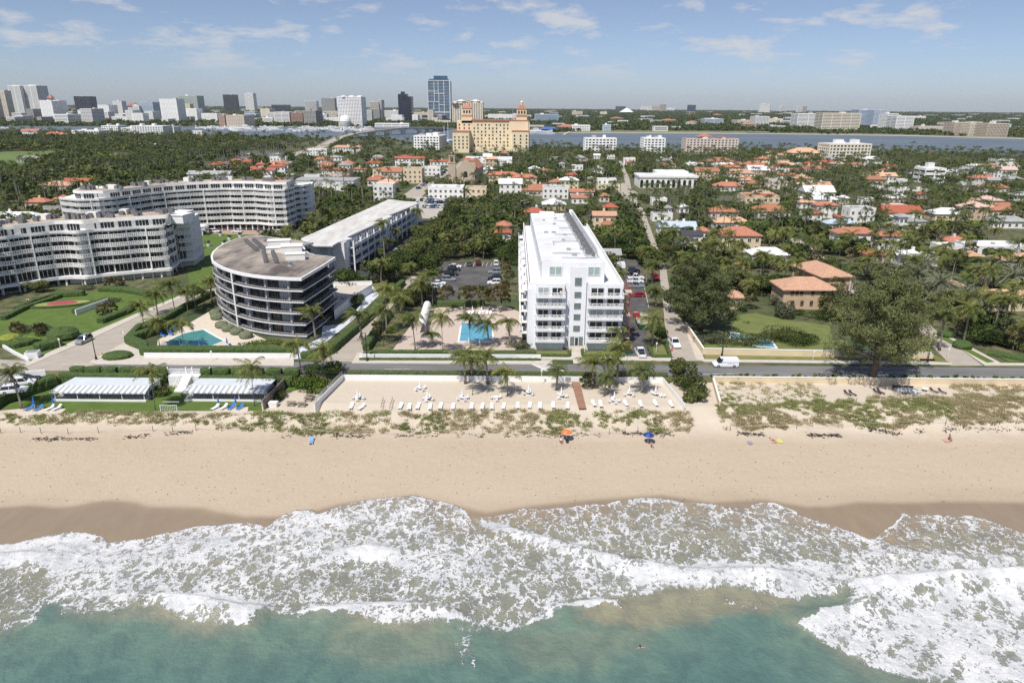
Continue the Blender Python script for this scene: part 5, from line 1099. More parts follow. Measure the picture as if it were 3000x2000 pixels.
for a in [
 ('A',-200,-20,290,545,40,'tdg','tan high rise cut off by the left edge of the picture'),
 ('A',0,105,272,538,30,'cdg','cream and tan ribbed high rise at the far left of the skyline'),
 ('A',118,255,228,522,30,'Wdb','left slab of the tall white twin towers with dark window bands'),
 ('A',262,405,225,522,60,'Wdb','right slab of the tall white twin towers with dark window bands'),
 ('A',385,520,362,550,70,'Wdh','white stepped office block in front of the twin slabs'),
 ('A',500,645,492,582,60,'Wdb','low white terraced block below the stepped office block'),
 ('A',675,870,324,480,60,'ddb','dark flat-topped office block with brown glass, left of the gap'),
 ('A',750,870,440,582,55,'wdg','small white gridded tower left of the white slab pair'),
 ('A',908,1030,405,542,50,'Wdh','white apartment tower with rows of square windows'),
 ('A',1050,1150,368,525,30,'wmh','plain off-white windowless tower with small slot'),
 ('A',1185,1305,408,548,30,'Wsb','white tower with a red tiled crown'),
 ('A',1308,1435,378,548,50,'bmg','pale bluish white tower with balconies beside the red crowned one'),
 ('A',1482,1660,350,565,50,'Wmh','broad cream-white tower with punched windows in the left skyline'),
 ('A',1640,1850,318,500,70,'Ggg','wide greenish-white gridded slab behind the cream-white tower'),
 ('A',1695,1765,392,520,30,'ydh','slim pale yellow tower right of the broad cream-white one'),
 ('A',1855,2010,484,556,60,'Wdh','low white arcaded block between yellow tower and pink block'),
 ('A',2015,2075,500,600,60,'kmh','narrow pinkish end block on the waterfront'),
 ('A',2078,2258,502,608,70,'tmh','long pinkish-brown waterfront block'),
 ('A',2045,2190,308,462,60,'ddg','dark glass block with blue panels in the middle of the left skyline'),
 ('A',2250,2352,294,462,60,'Wmg','tall white and grey tower next to the dark blue-panelled block'),
 ('A',2240,2352,465,505,60,'bsb','low white and blue block under the white and grey tower'),
 ('B',42,138,438,528,60,'cmh','cream block left of the glass-roofed low block'),
 ('B',128,310,402,468,70,'dsb','wide low dark glass block with white roof edge'),
 ('B',60,160,520,575,30,'Wdb','white pavilion-like clubhouse beside the marina'),
 ('B',165,320,470,578,60,'Wdb','white waterfront block with long horizontal window bands'),
 ('B',325,438,478,580,60,'kdg','pink brick waterfront block between white and grey blocks'),
 ('B',440,560,455,585,70,'gmg','grey waterfront block with pale piers'),
 ('B',446,570,366,480,50,'Wdv','white tower with dark vertical stripes'),
 ('B',596,740,340,470,50,'gmg','blue-grey gridded slab behind the white waffle tower'),
 ('B',640,760,462,535,50,'cmb','low cream block at the left foot of the waffle tower'),
 ('B',755,985,330,598,60,'Wdg','large white waffle-front tower with three round roof tanks'),
 ('B',1052,1135,372,535,60,'cmv','cream tower with tall vertical piers right of the waffle tower'),
 ('B',1135,1160,358,535,60,'wmv','narrow off-white tower stuck to the cream one'),
 ('B',1180,1312,455,540,50,'Wmg','white gridded block left of the black tower'),
 ('B',1445,1580,470,528,60,'cmg','low cream block between the black tower and the blue tower'),
 ('B',1500,1740,500,546,60,'dsb','low dark podium in front of the tall blue tower'),
 ('B',1085,1410,575,606,30,'Wdb','long low white parking deck on the waterfront by the bridge'),
 ('B',1640,1790,548,580,30,'cmh','low cream building behind the trees right of the bridge'),
 ('B',2130,2352,490,540,60,'Wmh','wide low white block right of the twin-topped hotel tower'),
 ('C',0,60,490,545,50,'Wsg','white and blue block left part, behind the hotel'),
 ('C',212,425,490,560,50,'bsv','white and blue striped apartment block across the water'),
 ('C',555,645,460,502,40,'tmh','small brown-pink block far across the lagoon'),
 ('C',815,870,465,500,30,'cmh','tiny peach block far across the lagoon'),
 ('C',555,715,592,640,30,'Wdg','low white waterfront apartments left of the white villas'),
 ('C',840,905,588,645,25,'bsg','small white and pale blue waterfront block'),
 ('C',962,1035,414,448,60,'ddb','dark blue glass box on the far horizon'),
 ('C',1198,1298,416,458,60,'Wmg','white slab at the left of the distant hospital group'),
 ('C',1300,1358,410,460,60,'tmg','grey-brown slab in the middle of the distant hospital group'),
 ('C',1362,1408,396,466,40,'tmv','slim pale tower at the right of the distant hospital group'),
 ('C',1432,1488,430,462,50,'Wsg','small blue and white cube on the horizon'),
 ('C',1622,1678,402,472,40,'dsv','slim blue glass tower with white side on the horizon'),
 ('C',1775,1932,532,584,50,'bsb','low office with blue glass bands across the lagoon'),
 ('C',2078,2240,545,592,60,'cmb','cream office podium with long bands across the lagoon'),
 ('C',2235,2352,510,600,50,'wsg','off-white office with a dark blue glass centre'),
 ('C',2282,2352,390,478,40,'Wmg','tower of stacked white frames on the horizon'),
 ('D',-2,14,394,475,40,'gmg','narrow grey tower on the horizon next to the white frames'),
 ('D',0,125,530,578,60,'cmh','cream low office block right of the blue-centred office'),
 ('D',118,155,405,470,40,'Wmv','slim white tower with a broad low podium on the horizon'),
 ('D',272,305,406,478,40,'Wmv','white half of the pair of slim horizon towers'),
 ('D',308,345,412,478,40,'gmg','grey half of the pair of slim horizon towers'),
 ('D',270,448,484,615,50,'Wdb','white waterfront block with curved dark bands'),
 ('D',500,815,480,645,45,'cdb','long cream banded waterfront office with a blue glass bay'),
 ('D',822,955,448,606,50,'bsb','left half of the pale blue banded high rise'),
 ('D',962,1078,452,612,50,'bsg','right half of the pale blue banded high rise'),
 ('D',1092,1170,485,632,50,'Wdv','tall white tower with dark vertical slot'),
 ('D',1172,1314,508,640,50,'Wmb','white balcony tower attached right of the slotted one'),
 ('D',1338,1432,505,535,40,'Wmh','small white hotel far behind on the right'),
 ('D',1395,1690,602,650,40,'pmh','low pink tile-roofed complex on the right waterfront'),
 ('D',1705,1850,566,680,40,'tmv','left wing of the long tan ribbed apartment row on the waterfront'),
 ('D',1850,2010,572,686,40,'cmv','middle wing of the long tan ribbed apartment row on the waterfront'),
 ('D',2012,2182,576,694,40,'tdv','right wing of the long tan ribbed apartment row on the waterfront'),
 ]:
 sky(*a,group=GS)
rgf=random.Random(77)
for k in range(64):
 c='A' if k<34 else 'B'; x=rgf.uniform(0,2300) if c=='A' else rgf.uniform(0,1750); w=rgf.uniform(45,130); yb=rgf.uniform(540,572); col=rgf.choice('WWWwcg'); hh=rgf.uniform(28,78)*(1 if rgf.random()<.8 else 1.5)
 sky(c,x,x+w,yb-hh,yb,rgf.uniform(25,50),col+rgf.choice('dmg')+rgf.choice('bghh'),{'W':'white','w':'off-white','c':'cream','g':'grey'}[col]+' mid-rise block packed between the towers of the downtown skyline',group={'W':'white','w':'off-white','c':'cream','g':'grey'}[col]+' mid-rise blocks of the downtown',bits=0)
def accent(c,x,yb,yt0,yt1,w,m,label,kind='pyramid',name='roof_turret',cat='roof turret'):
 p=Q(c,x,yb); z0=topz(p[0],p[1],q(c,x,yt0)[1]); z1=topz(p[0],p[1],q(c,x,yt1)[1]); b=MB()
 if kind=='pyramid': b.box(p[0],p[1]+w*.6,z0-.3,w,w,z1-z0,0,taper=.1)
 else: b.lathe([(w/2,0),(w/2,(z1-z0)*.8),(w*.35,z1-z0),(.05,z1-z0)],p[0],p[1]+w*.6,z0-.3,14)
 return b,m
def add_to(label_part,b,m,pname):
 r=[o for o in bpy.data.objects if o.get('label')==label_part][0]; wpart(b,pname,m,r)
for lab,c,x,yb,a_,b_,w,m,kd,pn in (
 ('white stepped office block in front of the twin slabs','A',490,550,362,335,26,WHITE2,'pyramid','penthouse'),
 ('white stepped office block in front of the twin slabs','A',490,550,335,303,16,TERRA,'pyramid','cupola'),
 ('left slab of the tall white twin towers with dark window bands','A',190,522,228,217,34,WHITE,'cyl','plant_room'),
 ('right slab of the tall white twin towers with dark window bands','A',335,522,225,214,34,WHITE,'cyl','plant_room'),
 ('white tower with a red tiled crown','A',1205,548,408,385,18,REDT,'pyramid','crown'),('white tower with a red tiled crown','A',1245,548,408,378,20,REDT,'pyramid','crown'),
 ('large white waffle-front tower with three round roof tanks','B',818,598,330,312,14,WHITE,'cyl','roof_tank'),('large white waffle-front tower with three round roof tanks','B',893,598,330,312,14,WHITE,'cyl','roof_tank'),('large white waffle-front tower with three round roof tanks','B',966,598,330,313,14,WHITE,'cyl','roof_tank')):
 b,_m=accent(c,x,yb,a_,b_,w,m,'',kd); add_to(lab,b,m,pn)
p=pxrect('B',1185,1300,0,1) if False else None
def dome_pav():
 p=Q('B',820,600); r=empty('domed_hall',(p[0],p[1],0),'round white dome-shaped facade pavilion in front of the waffle tower','hall',GS); w=Q('B',875,600)[0]-p[0]; h=topz(p[0],p[1],q('B',820,492)[1])
 world_part(r,'dome',WHITE2,lambda m:m.lathe([(w,0),(w,h*.45),(w*.93,h*.65),(w*.75,h*.83),(w*.45,h*.95),(.1,h)],p[0],p[1]+5,0,24)); world_part(r,'window_band',GLASSG,lambda m:[m.lathe([(w+.3,h*(.06+.11*k)),(w+.3,h*(.10+.11*k))],p[0],p[1]+5,0,24) for k in range(4)])
dome_pav()
BT=mat('black_curtain_wall',(.012,.016,.035),rough=.12,var=.3,scale=.1,spec=.7)
def black_tower():
 poly=pxrect('B',1312,1392,562,45); z1=topz(*cen(poly[:2]),q('B',1350,300)[1]); z2=topz(*cen(poly[:2]),q('B',1375,278)[1]); z3=topz(*cen(poly[:2]),q('B',1380,322)[1])
 r=empty('office_tower',(*cen(poly),0),'black glass office tower with stepped top, left of the tall blue tower','office tower',GS)
 a,b,c,d=[Vector(p) for p in poly]; full=[tuple(a),tuple(b+Vector((14,6))),tuple(c+Vector((14,6))),tuple(d)]
 world_part(r,'curtain_wall',BT,lambda m:(m.prism(full,0,z3),m.prism(poly,z3-1,z1),m.prism(inset(poly,8),z1-1,z2)))
 world_part(r,'floor_line',mat('dark_blue_mullion',(.05,.06,.09),rough=.3),lambda m:[m.prism(inset(full,-.12),zz,zz+.35) for zz in np.arange(4,z3,4.0)])
 keep(full,2)
black_tower()
def blue_tower():
 poly=pxrect('B',1578,1792,545,50); a,b,c,d=[Vector(p) for p in poly]; cx=cen(poly[:2]); T=lambda y:topz(*cx,q('B',1690,y)[1])
 z1=T(180); z2=T(162); z3=T(132); r=empty('residential_tower',(*cen(poly),0),'tallest tower of the skyline, blue glass with white frames and dark blue top','high rise',GS)
 n=27; fh=z1/n
 world_part(r,'window_glass',GL['s'],lambda m:m.prism(inset(poly,1.6),0,z1)); world_part(r,'balcony_edge',mat('pale_blue_slab',(.55,.60,.66),var=.05),lambda m:[m.prism(poly,k*fh,k*fh+.7) for k in range(1,n+1)])
 w=(b-a).length
 def frame(m):
  for (u0,u1,y0,y1) in ((.03,.28,500,280),(.28,.30,500,380),(.28,.48,370,190),(.48,.72,500,295),(.48,.50,290,180),(.72,.74,480,290),(.72,.74,290,180),(.03,.05,280,180)):
   pass
  for u,y0,y1 in ((.02,540,180),(.27,480,380),(.30,372,190),(.50,470,300),(.48,295,180),(.73,480,180),(.98,540,180)):
   m.box(a.x+w*u,a.y-.2,T(y0) if y0<540 else 0,1.6,1.4,T(y1)-(T(y0) if y0<540 else 0))
  for y,u0,u1 in ((470,.02,1),(372,.02,.5),(278,.02,.5),(300,.3,.74),(180,.02,1),(400,.5,.74)): m.box(a.x+w*(u0+u1)/2,a.y-.25,T(y),w*(u1-u0),1.6,1.8)
  for yy in np.linspace(0,1,5): m.box(b.x+.2,b.y+50*yy,0,1.2,1.4,z1)
 world_part(r,'frame',WHITE,frame)
 world_part(r,'crown',mat('dark_blue_crown',(.04,.10,.17),rough=.2,var=.2,scale=.1),lambda m:(m.prism(inset(poly,6),z1-1,z2),m.prism([tuple(a+Vector((w*.28,8))),tuple(a+Vector((w*.87,8))),tuple(a+Vector((w*.87,40))),tuple(a+Vector((w*.28,40)))],z2-1,z3)))
 keep(poly,2)
blue_tower()
def cream_twin():
 r=tower('residential_tower','cream twin-crowned condominium tower directly behind the hotel\'s left tower','high rise',pxrect('B',1802,2085,580,60),0,20,topz(*cen(pxrect('B',1802,2085,580,60)[:2]),q('B',1950,385)[1])/20,STY['c'],GL['m'],sill=.4,bay=7,pier=2.6,ins=1.2,roof=ROOFT,group=GS)
 for x,w in ((1882,30),(2015,32),(1830,20),(2065,20)):
  b,_=accent('B',x,580,388,362 if w>25 else 375,w,CREAM,'','cyl'); add_to(r['label'],b,CREAM,'turret')
  b,_=accent('B',x,580,364 if w>25 else 377,350 if w>25 else 368,w*.9,TERRA,'','pyramid'); add_to(r['label'],b,WHITE2,'turret_roof')
 b,_=accent('B',1950,580,385,355,14,TERRA,'','pyramid'); add_to(r['label'],b,TERRA,'turret_roof')
cream_twin()
b=MB(); p=Q('C',1055,480); w=Q('C',1110,480)[0]-Q('C',1000,480)[0]; b.box(p[0],p[1]+20,0,w,40,topz(p[0],p[1],q('C',1055,466)[1])); h0=topz(p[0],p[1],q('C',1055,466)[1]); b.box(p[0],p[1]+20,h0,w,60,topz(p[0],p[1],q('C',1055,432)[1])-h0,taper=.15)
tag(b.build('exhibition_hall',WHITE),'bright white tent-shaped hall roof on the horizon beside the dark glass box','hall')
for c,x,yb,yt,lab in (('C',5,540,285,'thin tall radio mast rising on the horizon left of the hotel\'s right tower'),('D',70,470,330,'faint thin mast on the horizon near the slim white tower'),('D',1055,610,340,'thin mast above the pale blue high rise')):
 p=Q(c,x,yb); b=MB(); h=topz(p[0],p[1],q(c,x,yt)[1]); b.box(p[0],p[1],0,1.1,1.1,h,taper=.3); b.box(p[0],p[1],0,4,4,3); tag(b.build('radio_mast',GREYC),lab,'mast')
def hotel():
 yb=825; y0=Q('B',1985,yb)[1]; X=lambda c,x:Q(c,x,yb)[0]*y0/Q(c,x,yb)[1]; T=lambda c,x,y:topz(X(c,x),y0,q(c,x,y)[1])
 zm=T('B',2100,545); r=empty('hotel',(X('B',2200),y0,0),'large cream hotel with two orange-roofed towers above the town centre','hotel')
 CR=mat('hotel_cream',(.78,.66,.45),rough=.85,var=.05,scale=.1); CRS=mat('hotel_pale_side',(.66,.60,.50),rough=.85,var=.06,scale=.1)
 xa,xb=X('B',1985),X('C',150)
 zw=T('B',1900,640); yl=Q('B',1900,835)[1]
 world_part(r,'wall',CR,lambda m:(m.box((xa+xb)/2,y0+12,0,xb-xa,24,zm),m.box((X('B',1850)+xa)/2,y0+13,0,xa-X('B',1850),26,T('B',1900,545)),m.box((X('B',1828)+X('B',1972))/2,y0-16,0,X('B',1972)-X('B',1828),30,zw),m.box((X('C',0)+X('C',150))/2,y0-6,0,X('C',150)-X('C',0),12,T('C',80,640)),m.box(X('C',60),y0+10,0,X('C',150)-X('C',-20),22,T('C',60,545))))
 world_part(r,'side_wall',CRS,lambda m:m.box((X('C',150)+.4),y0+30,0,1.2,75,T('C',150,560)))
 world_part(r,'cornice',TERRA,lambda m:(m.box((xa+xb)/2,y0+11.4,zm,xb-xa+1,25.5,1.1),m.box((X('B',1828)+X('B',1972))/2,y0-16,zw,X('B',1972)-X('B',1828)+1,31,.8),m.box((X('C',0)+X('C',150))/2,y0-6,T('C',80,640),X('C',150)-X('C',0)+1,13,.8)))
 for c,xl,xr,yt,yo0,yo1,ya0,yw0,fin in (('B',1893,1990,395,490,508,432,545,382),('C',36,134,397,490,510,440,548,358)):
  cx=(X(c,xl)+X(c,xr))/2; w=X(c,xr)-X(c,xl); yc=y0+w/2; z=lambda y:T(c,(xl+xr)/2,y)
  world_part(r,'tower',CR,lambda m:(m.box(cx,yc,zm-3,w,w,z(yo1)-zm+3),m.box(cx,yc,z(yo0)-.5,w*.9,w*.9,z(ya0)-z(yo0)+.5)))
  world_part(r,'tower_roof',TERRA,lambda m:(m.box(cx,yc,z(yo1),w*1.03,w*1.03,z(yo0)-z(yo1),taper=.88),m.box(cx,yc,z(ya0),w*1.0,w*1.0,z(yt)-z(ya0),taper=.18)))
  world_part(r,'lantern',CR,lambda m:m.lathe([(w*.12,0),(w*.12,2.4),(w*.16,2.6),(.05,z(fin)-z(yt)+.5)],cx,yc,z(yt)-.3,10))
  def arches(m):
   for k in (-1,0,1):
    m.box(cx+k*w*.26,yc-w*.45-.1,z(ya0+42 if c=='B' else ya0+40),w*.15,.4,(z(ya0+18)-z(ya0+42))); m.lathe([(w*.075,0),(.01,.2)],cx+k*w*.26,yc-w*.45-.12,z(ya0+18)) if False else None
  world_part(r,'arched_opening',GLASS,arches)
 xf=[]
 nx=int((X('C',0)-xa)/4.6)
 rows=np.arange(6,zm-4,4.05)
 for zz in rows:
  for k in range(nx):
   if (k*7+int(zz))%5==0: continue
   xf.append(((xa+3+k*4.6,y0-.12,zz),0,(1.7,1,2.2)))
  for k in range(3): xf.append(((X('B',1850)+3+k*6,y0-.12,zz),0,(1.7,1,2.2)))
  for k in range(3):
   if zz<T('C',80,640)-3: xf.append(((X('C',22)+k*((X('C',130)-X('C',22))/2),y0-12.12,zz),0,(1.9,1,2.3)))
 for zz in np.arange(5,zw-3,4.0):
  for k in range(4): xf.append(((X('B',1848)+k*(X('B',1955)-X('B',1848))/3,y0-31.12,zz),0,(1.7,1,2.2)))
  for k in range(7): xf.append(((X('C',150)+1.1,y0-5+k*9,zz),math.pi/2,(1.6,1,2.2)))
 place_parts('window',win_mesh('plain',GLASS,CREAM),xf,r)
 keep([(X('B',1820),y0-35),(X('C',160),y0-35),(X('C',160),y0+70),(X('B',1820),y0+70)],3)
 world_part(r,'front_range',CR,lambda m:m.box((X('B',2000)+X('C',0))/2,y0-14,0,X('C',0)-X('B',2000),10,T('B',2150,790)))
hotel()
def bridge():
 r=empty('bridge',(*Q('B',1150,680)[:2],0),'pale arched causeway bridge crossing the lagoon to the downtown','bridge')
 cl=[(('B',640,768),1),(('B',760,705),3),(('B',900,668),6),(('B',1050,645),8),(('B',1200,628),10),(('B',1350,615),11),(('B',1500,614),10),(('B',1640,616),7),(('B',1760,612),3)]
 P3=[]
 for (c,z) in cl: x,y,_=Q(*c,z); P3.append(Vector((x,y,z)))
 def deck(m):
  for a,b in zip(P3[:-1],P3[1:]): m.bar(a,b,16,1.2)
 world_part(r,'deck',CONC,deck);
 def rail(m):
  for a,b in zip(P3[:-1],P3[1:]):
   e=(b-a); n=Vector((e.y,-e.x,0)).normalized()*8; m.bar(a+n+Vector((0,0,1)),b+n+Vector((0,0,1)),.5,1.4); m.bar(a-n+Vector((0,0,1)),b-n+Vector((0,0,1)),.5,1.4)
 world_part(r,'parapet',PAVE,rail)
 def piers(m):
  tot=[]
  for a,b in zip(P3[3:-1],P3[4:]):
   k=max(1,int((b-a).length/34))
   for j in range(k): tot.append(a.lerp(b,j/k))
  for p in tot: m.box(p.x,p.y,0,4,14,p.z-.5,-.3)
  for a,b in zip(tot[:-1],tot[1:]):
   n=8
   for j in range(n):
    s0,s1=j/n,(j+1)/n; f=lambda s:-(1-4*(s-.5)**2)*.0-(4*(s-.5)**2)*3.2
    p=a.lerp(b,s0)+Vector((0,0,-.8+f(s0)*.7)); q_=a.lerp(b,s1)+Vector((0,0,-.8+f(s1)*.7)); m.bar(p,q_,13,.9+abs(f((s0+s1)/2))*.5)
 world_part(r,'pier',OFFW,piers)
bridge()
def yacht_proto(kind):
 b=MB(); L_={'m':22,'l':55,'s':12}[kind]; w=L_*.22
 st=[(-.5,.8,.0),(-.2,1.0,.0),(.15,.95,.03),(.38,.6,.06),(.5,.04,.10)]; V=[];F=[]
 for x,ww,sh in st:
  hz=L_*(.075+sh); V+=[(x*L_,-w/2*ww,hz),(x*L_,-w/2*ww*.7,0),(x*L_,w/2*ww*.7,0),(x*L_,w/2*ww,hz)]
 for i in range(len(st)-1):
  for k in range(3): F.append((i*4+k,(i+1)*4+k,(i+1)*4+k+1,i*4+k+1))
  F.append((i*4+3,(i+1)*4+3,(i+1)*4,i*4))
 F.append((0,1,2,3)); hull=MB(); hull.add(V,F)
 sup=MB(); win=MB(); hz=L_*.075
 for k,(a,c,ww) in enumerate(((-.38,.22,.78),(-.30,.10,.62),(-.2,.0,.42))[:{'m':2,'l':3,'s':1}[kind]]):
  z=hz+k*L_*.05; sup.box((a+c)/2*L_,0,z,(c-a)*L_,w*ww,L_*.05,taper=.92); win.box((a+c)/2*L_,0,z+L_*.018,(c-a)*L_*.975,w*ww*1.0,L_*.016)
 return hull,sup,win
YP={}
for kd in 'msl':
 h,s,w=yacht_proto(kd); YP[kd]=(h.mesh('hull',[WHITE]),s.mesh('superstructure',[WHITE2]),w.mesh('window',[GLASSG]))
def yacht(kd,x,y,rz,label,group='white yachts moored in the marina'):
 r=empty('yacht',(x,y,.1),label,'yacht',group,rz)
 for n_,me_ in zip(('hull','superstructure','window'),YP[kd]): link(n_,me_,r)
rg=random.Random(8); cnt=0
YL='white motor yacht moored in the crowded marina before the downtown'
for k in range(105):
 x=rg.uniform(-560,1060); yy=rg.uniform(602,650) if x>-80 else rg.uniform(604,640)
 if x>760: yy=rg.uniform(610,650)
 p=Q('B',x,yy); yacht('m' if rg.random()<.7 else 's',p[0],p[1],rg.choice([0,math.pi])+rg.uniform(-.25,.25)+(1.57 if rg.random()<.2 else 0),YL)
yacht('l',*Q('A',2235,640)[:2],3.1,'long white superyacht lying left of the crowded marina')
yacht('l',*Q('C',245,672)[:2],0.1,'white yacht beside the blue-roofed boathouse right of the hotel'); yacht('m',*Q('C',345,670)[:2],0.1,'smaller white yacht just right of the blue-roofed boathouse')
yacht('m',*Q('A',30,620)[:2],0,'small white boat on the water at the far left')
b=MB(); p=Q('C',340,650); b.box(p[0],p[1],0,34,20,6); b.box(p[0],p[1],6,38,24,5,taper=.6); tag(b.build('boathouse',mat('blue_roofed_shed',(.05,.12,.35),var=.1)),'blue-roofed boathouse on the far shore right of the hotel','boathouse')
for c,x,yy,h in (('B',1765,725,26),('B',1730,735,22)):
 p=Q(c,x,yy); b=MB(); b.box(p[0],p[1],0,14,4,1.6); b.box(p[0],p[1],1.6,.5,.5,h); b.bar((p[0]-5,p[1],4),(p[0]+.2,p[1],4),.5); o=b.build('sailing_boat',WHITE); tag(o,'moored sailing boat with %s mast left of the hotel'%('tall' if h>24 else 'shorter'),'sailing boat')
p=Q('C',500,665); b=MB(); b.bar((*Q('C',478,676)[:2],.8),(*Q('C',530,650)[:2],.8),5,1.0); tag(b.build('jetty',PAVE),'pale concrete jetty slanting from the far shore','jetty')
RM={'t':TERRA,'r':REDT,'b':BROWNT,'g':GREYR,'w':WHR,'k':PINKR,'u':BLUER,'W':ROOFW,'d':mat('dark_slate_roof',(.05,.05,.06),rough=.7,var=.2),'T':ROOFT,'o':mat('pale_orange_tiles',(.58,.33,.20),rough=.85,scale=1.2,c2=(.66,.42,.28),detail=8)}
RN={'t':'terracotta','r':'dark red tile','b':'brown tile','g':'grey','w':'white tile','k':'pale pink','u':'pale blue metal','W':'white flat','d':'dark slate','T':'tan flat','o':'pale orange tile'}
WM={'w':WHITE2,'c':CREAM,'t':TANW,'y':YELW,'p':PINKW,'g':GREYC}; WN={'w':'white','c':'cream','t':'tan','y':'pale yellow','p':'pale pink','g':'grey'}
HOUSES=[]; USED={}
def house(c,x0,x1,ye,roof,wl,kind='hip',st=1,dep=.75,rot=0,label=None,rise=None,win=True,cat='house',name='house'):
 he=3.2*st+.3; p0=Vector(Q(c,x0,ye,he)[:2]); p1=Vector(Q(c,x1,ye,he)[:2]); p0.y=p1.y=(p0.y+p1.y)/2; w=(p1-p0).length; d=max(7,w*dep)
 if rot: m=(p0+p1)/2; R_=Matrix.Rotation(rot,2); p0=m+R_@(p0-m); p1=m+R_@(p1-m)
 poly=rect(p0,p1,d); cx=cen(poly); e=(p1-p0).normalized(); ang=math.atan2(e.y,e.x)
 r=empty(name,(cx[0],cx[1],0),'x',cat,None,ang); r['_d']='|'.join((RN[roof],WN[wl],kind,str(st)))
 ov=.6; mb=MB(); mb.box(0,0,0,w-2*ov,d-2*ov,he); mb.build('wall',WM[wl],r)
 R=MB(); rise=rise or {'hip':min(w,d)*.24,'gable':min(w,d)*.26,'flat':0,'pyr':min(w,d)*.28}[kind]; a,b=w/2,d/2
 if kind=='hip':
  if w>=d: t=[(-a+b,0),(a-b,0)] if w>d*1.05 else [(-.3,0),(.3,0)]
  else: t=[(0,-b+a),(0,b-a)]
  V=[(-a,-b,he),(a,-b,he),(a,b,he),(-a,b,he),(t[0][0],t[0][1],he+rise),(t[1][0],t[1][1],he+rise),(-a,-b,he-.25),(a,-b,he-.25),(a,b,he-.25),(-a,b,he-.25)]
  F=[(0,1,5,4),(2,3,4,5),(1,2,5),(3,0,4)] if w>=d else [(0,1,4),(1,2,5,4),(2,3,5),(3,0,4,5)]
  R.add(V,F+[(6,7,1,0),(7,8,2,1),(8,9,3,2),(9,6,0,3),(9,8,7,6)])
 elif kind=='pyr': R.box(0,0,he,w,d,rise,taper=.02); R.box(0,0,he-.25,w,d,.25)
 elif kind=='gable':
  V=[(-a,-b,he),(a,-b,he),(a,b,he),(-a,b,he),(-a,0,he+rise),(a,0,he+rise)]; R.add(V,[(0,1,5,4),(2,3,4,5),(1,2,5),(3,0,4),(3,2,1,0)])
 else:
  R.box(0,0,he+.01,w-2*ov-.5,d-2*ov-.5,.12)
  pm=MB();
  for (x,y,ww,dd) in ((0,-b+ov+.15,w-2*ov,.3),(0,b-ov-.15,w-2*ov,.3),(-a+ov+.15,0,.3,d-2*ov-.62),(a-ov-.15,0,.3,d-2*ov-.62)): pm.box(x,y,he-.02,ww+.02,dd,.7)
  pm.build('parapet',WM[wl],r)
 ro=R.build('roof',RM[roof],r); rg=random.Random(int(x0*7+ye))
 if kind!='flat' and w>9 and rg.random()<.6:
  ch=MB(); ch.box(rg.uniform(-.2,.2)*w,rg.uniform(-.1,.3)*d,he+.4,1.0,.8,rise+.6); ch.build('chimney',WM[wl],ro)
 if kind=='flat':
  for k in range(rg.randint(1,4)): ch=MB(); ch.box(rg.uniform(-.35,.35)*w,rg.uniform(-.3,.3)*d,he+.12,rg.uniform(.8,2.2),rg.uniform(.8,1.5),rg.uniform(.5,1.1)); ch.build('roof_unit',METAL,ro)
 if win:
  n=max(2,int(w/3.2)); wm=win_mesh('mid',GLASS,WHITE)
  for s in range(st):
   for k in range(n):
    o=link('window',wm,r); o.location=(-w/2+ov+(w-2*ov)*(k+.5)/n,-d/2+ov-.04,.9+3.2*s); o.scale=(1.3,1,1.5)
   side=1 if cx[0]<0 else -1; nn=max(1,int(d/4))
   for k in range(nn):
    o=link('window',wm,r); o.location=(side*(w/2-ov+.04),-d/2+ov+(d-2*ov)*(k+.5)/nn,.9+3.2*s); o.rotation_euler=(0,0,side*math.pi/2); o.scale=(1.3,1,1.5)
 keep([tuple(p) for p in rect(p0-Vector((-e.y,e.x))*(2.5 if cx[1]<330 else 9.5),p1-Vector((-e.y,e.x))*(2.5 if cx[1]<330 else 9.5),d+2.5)],.3)
 HOUSES.append(r); return r
H=house
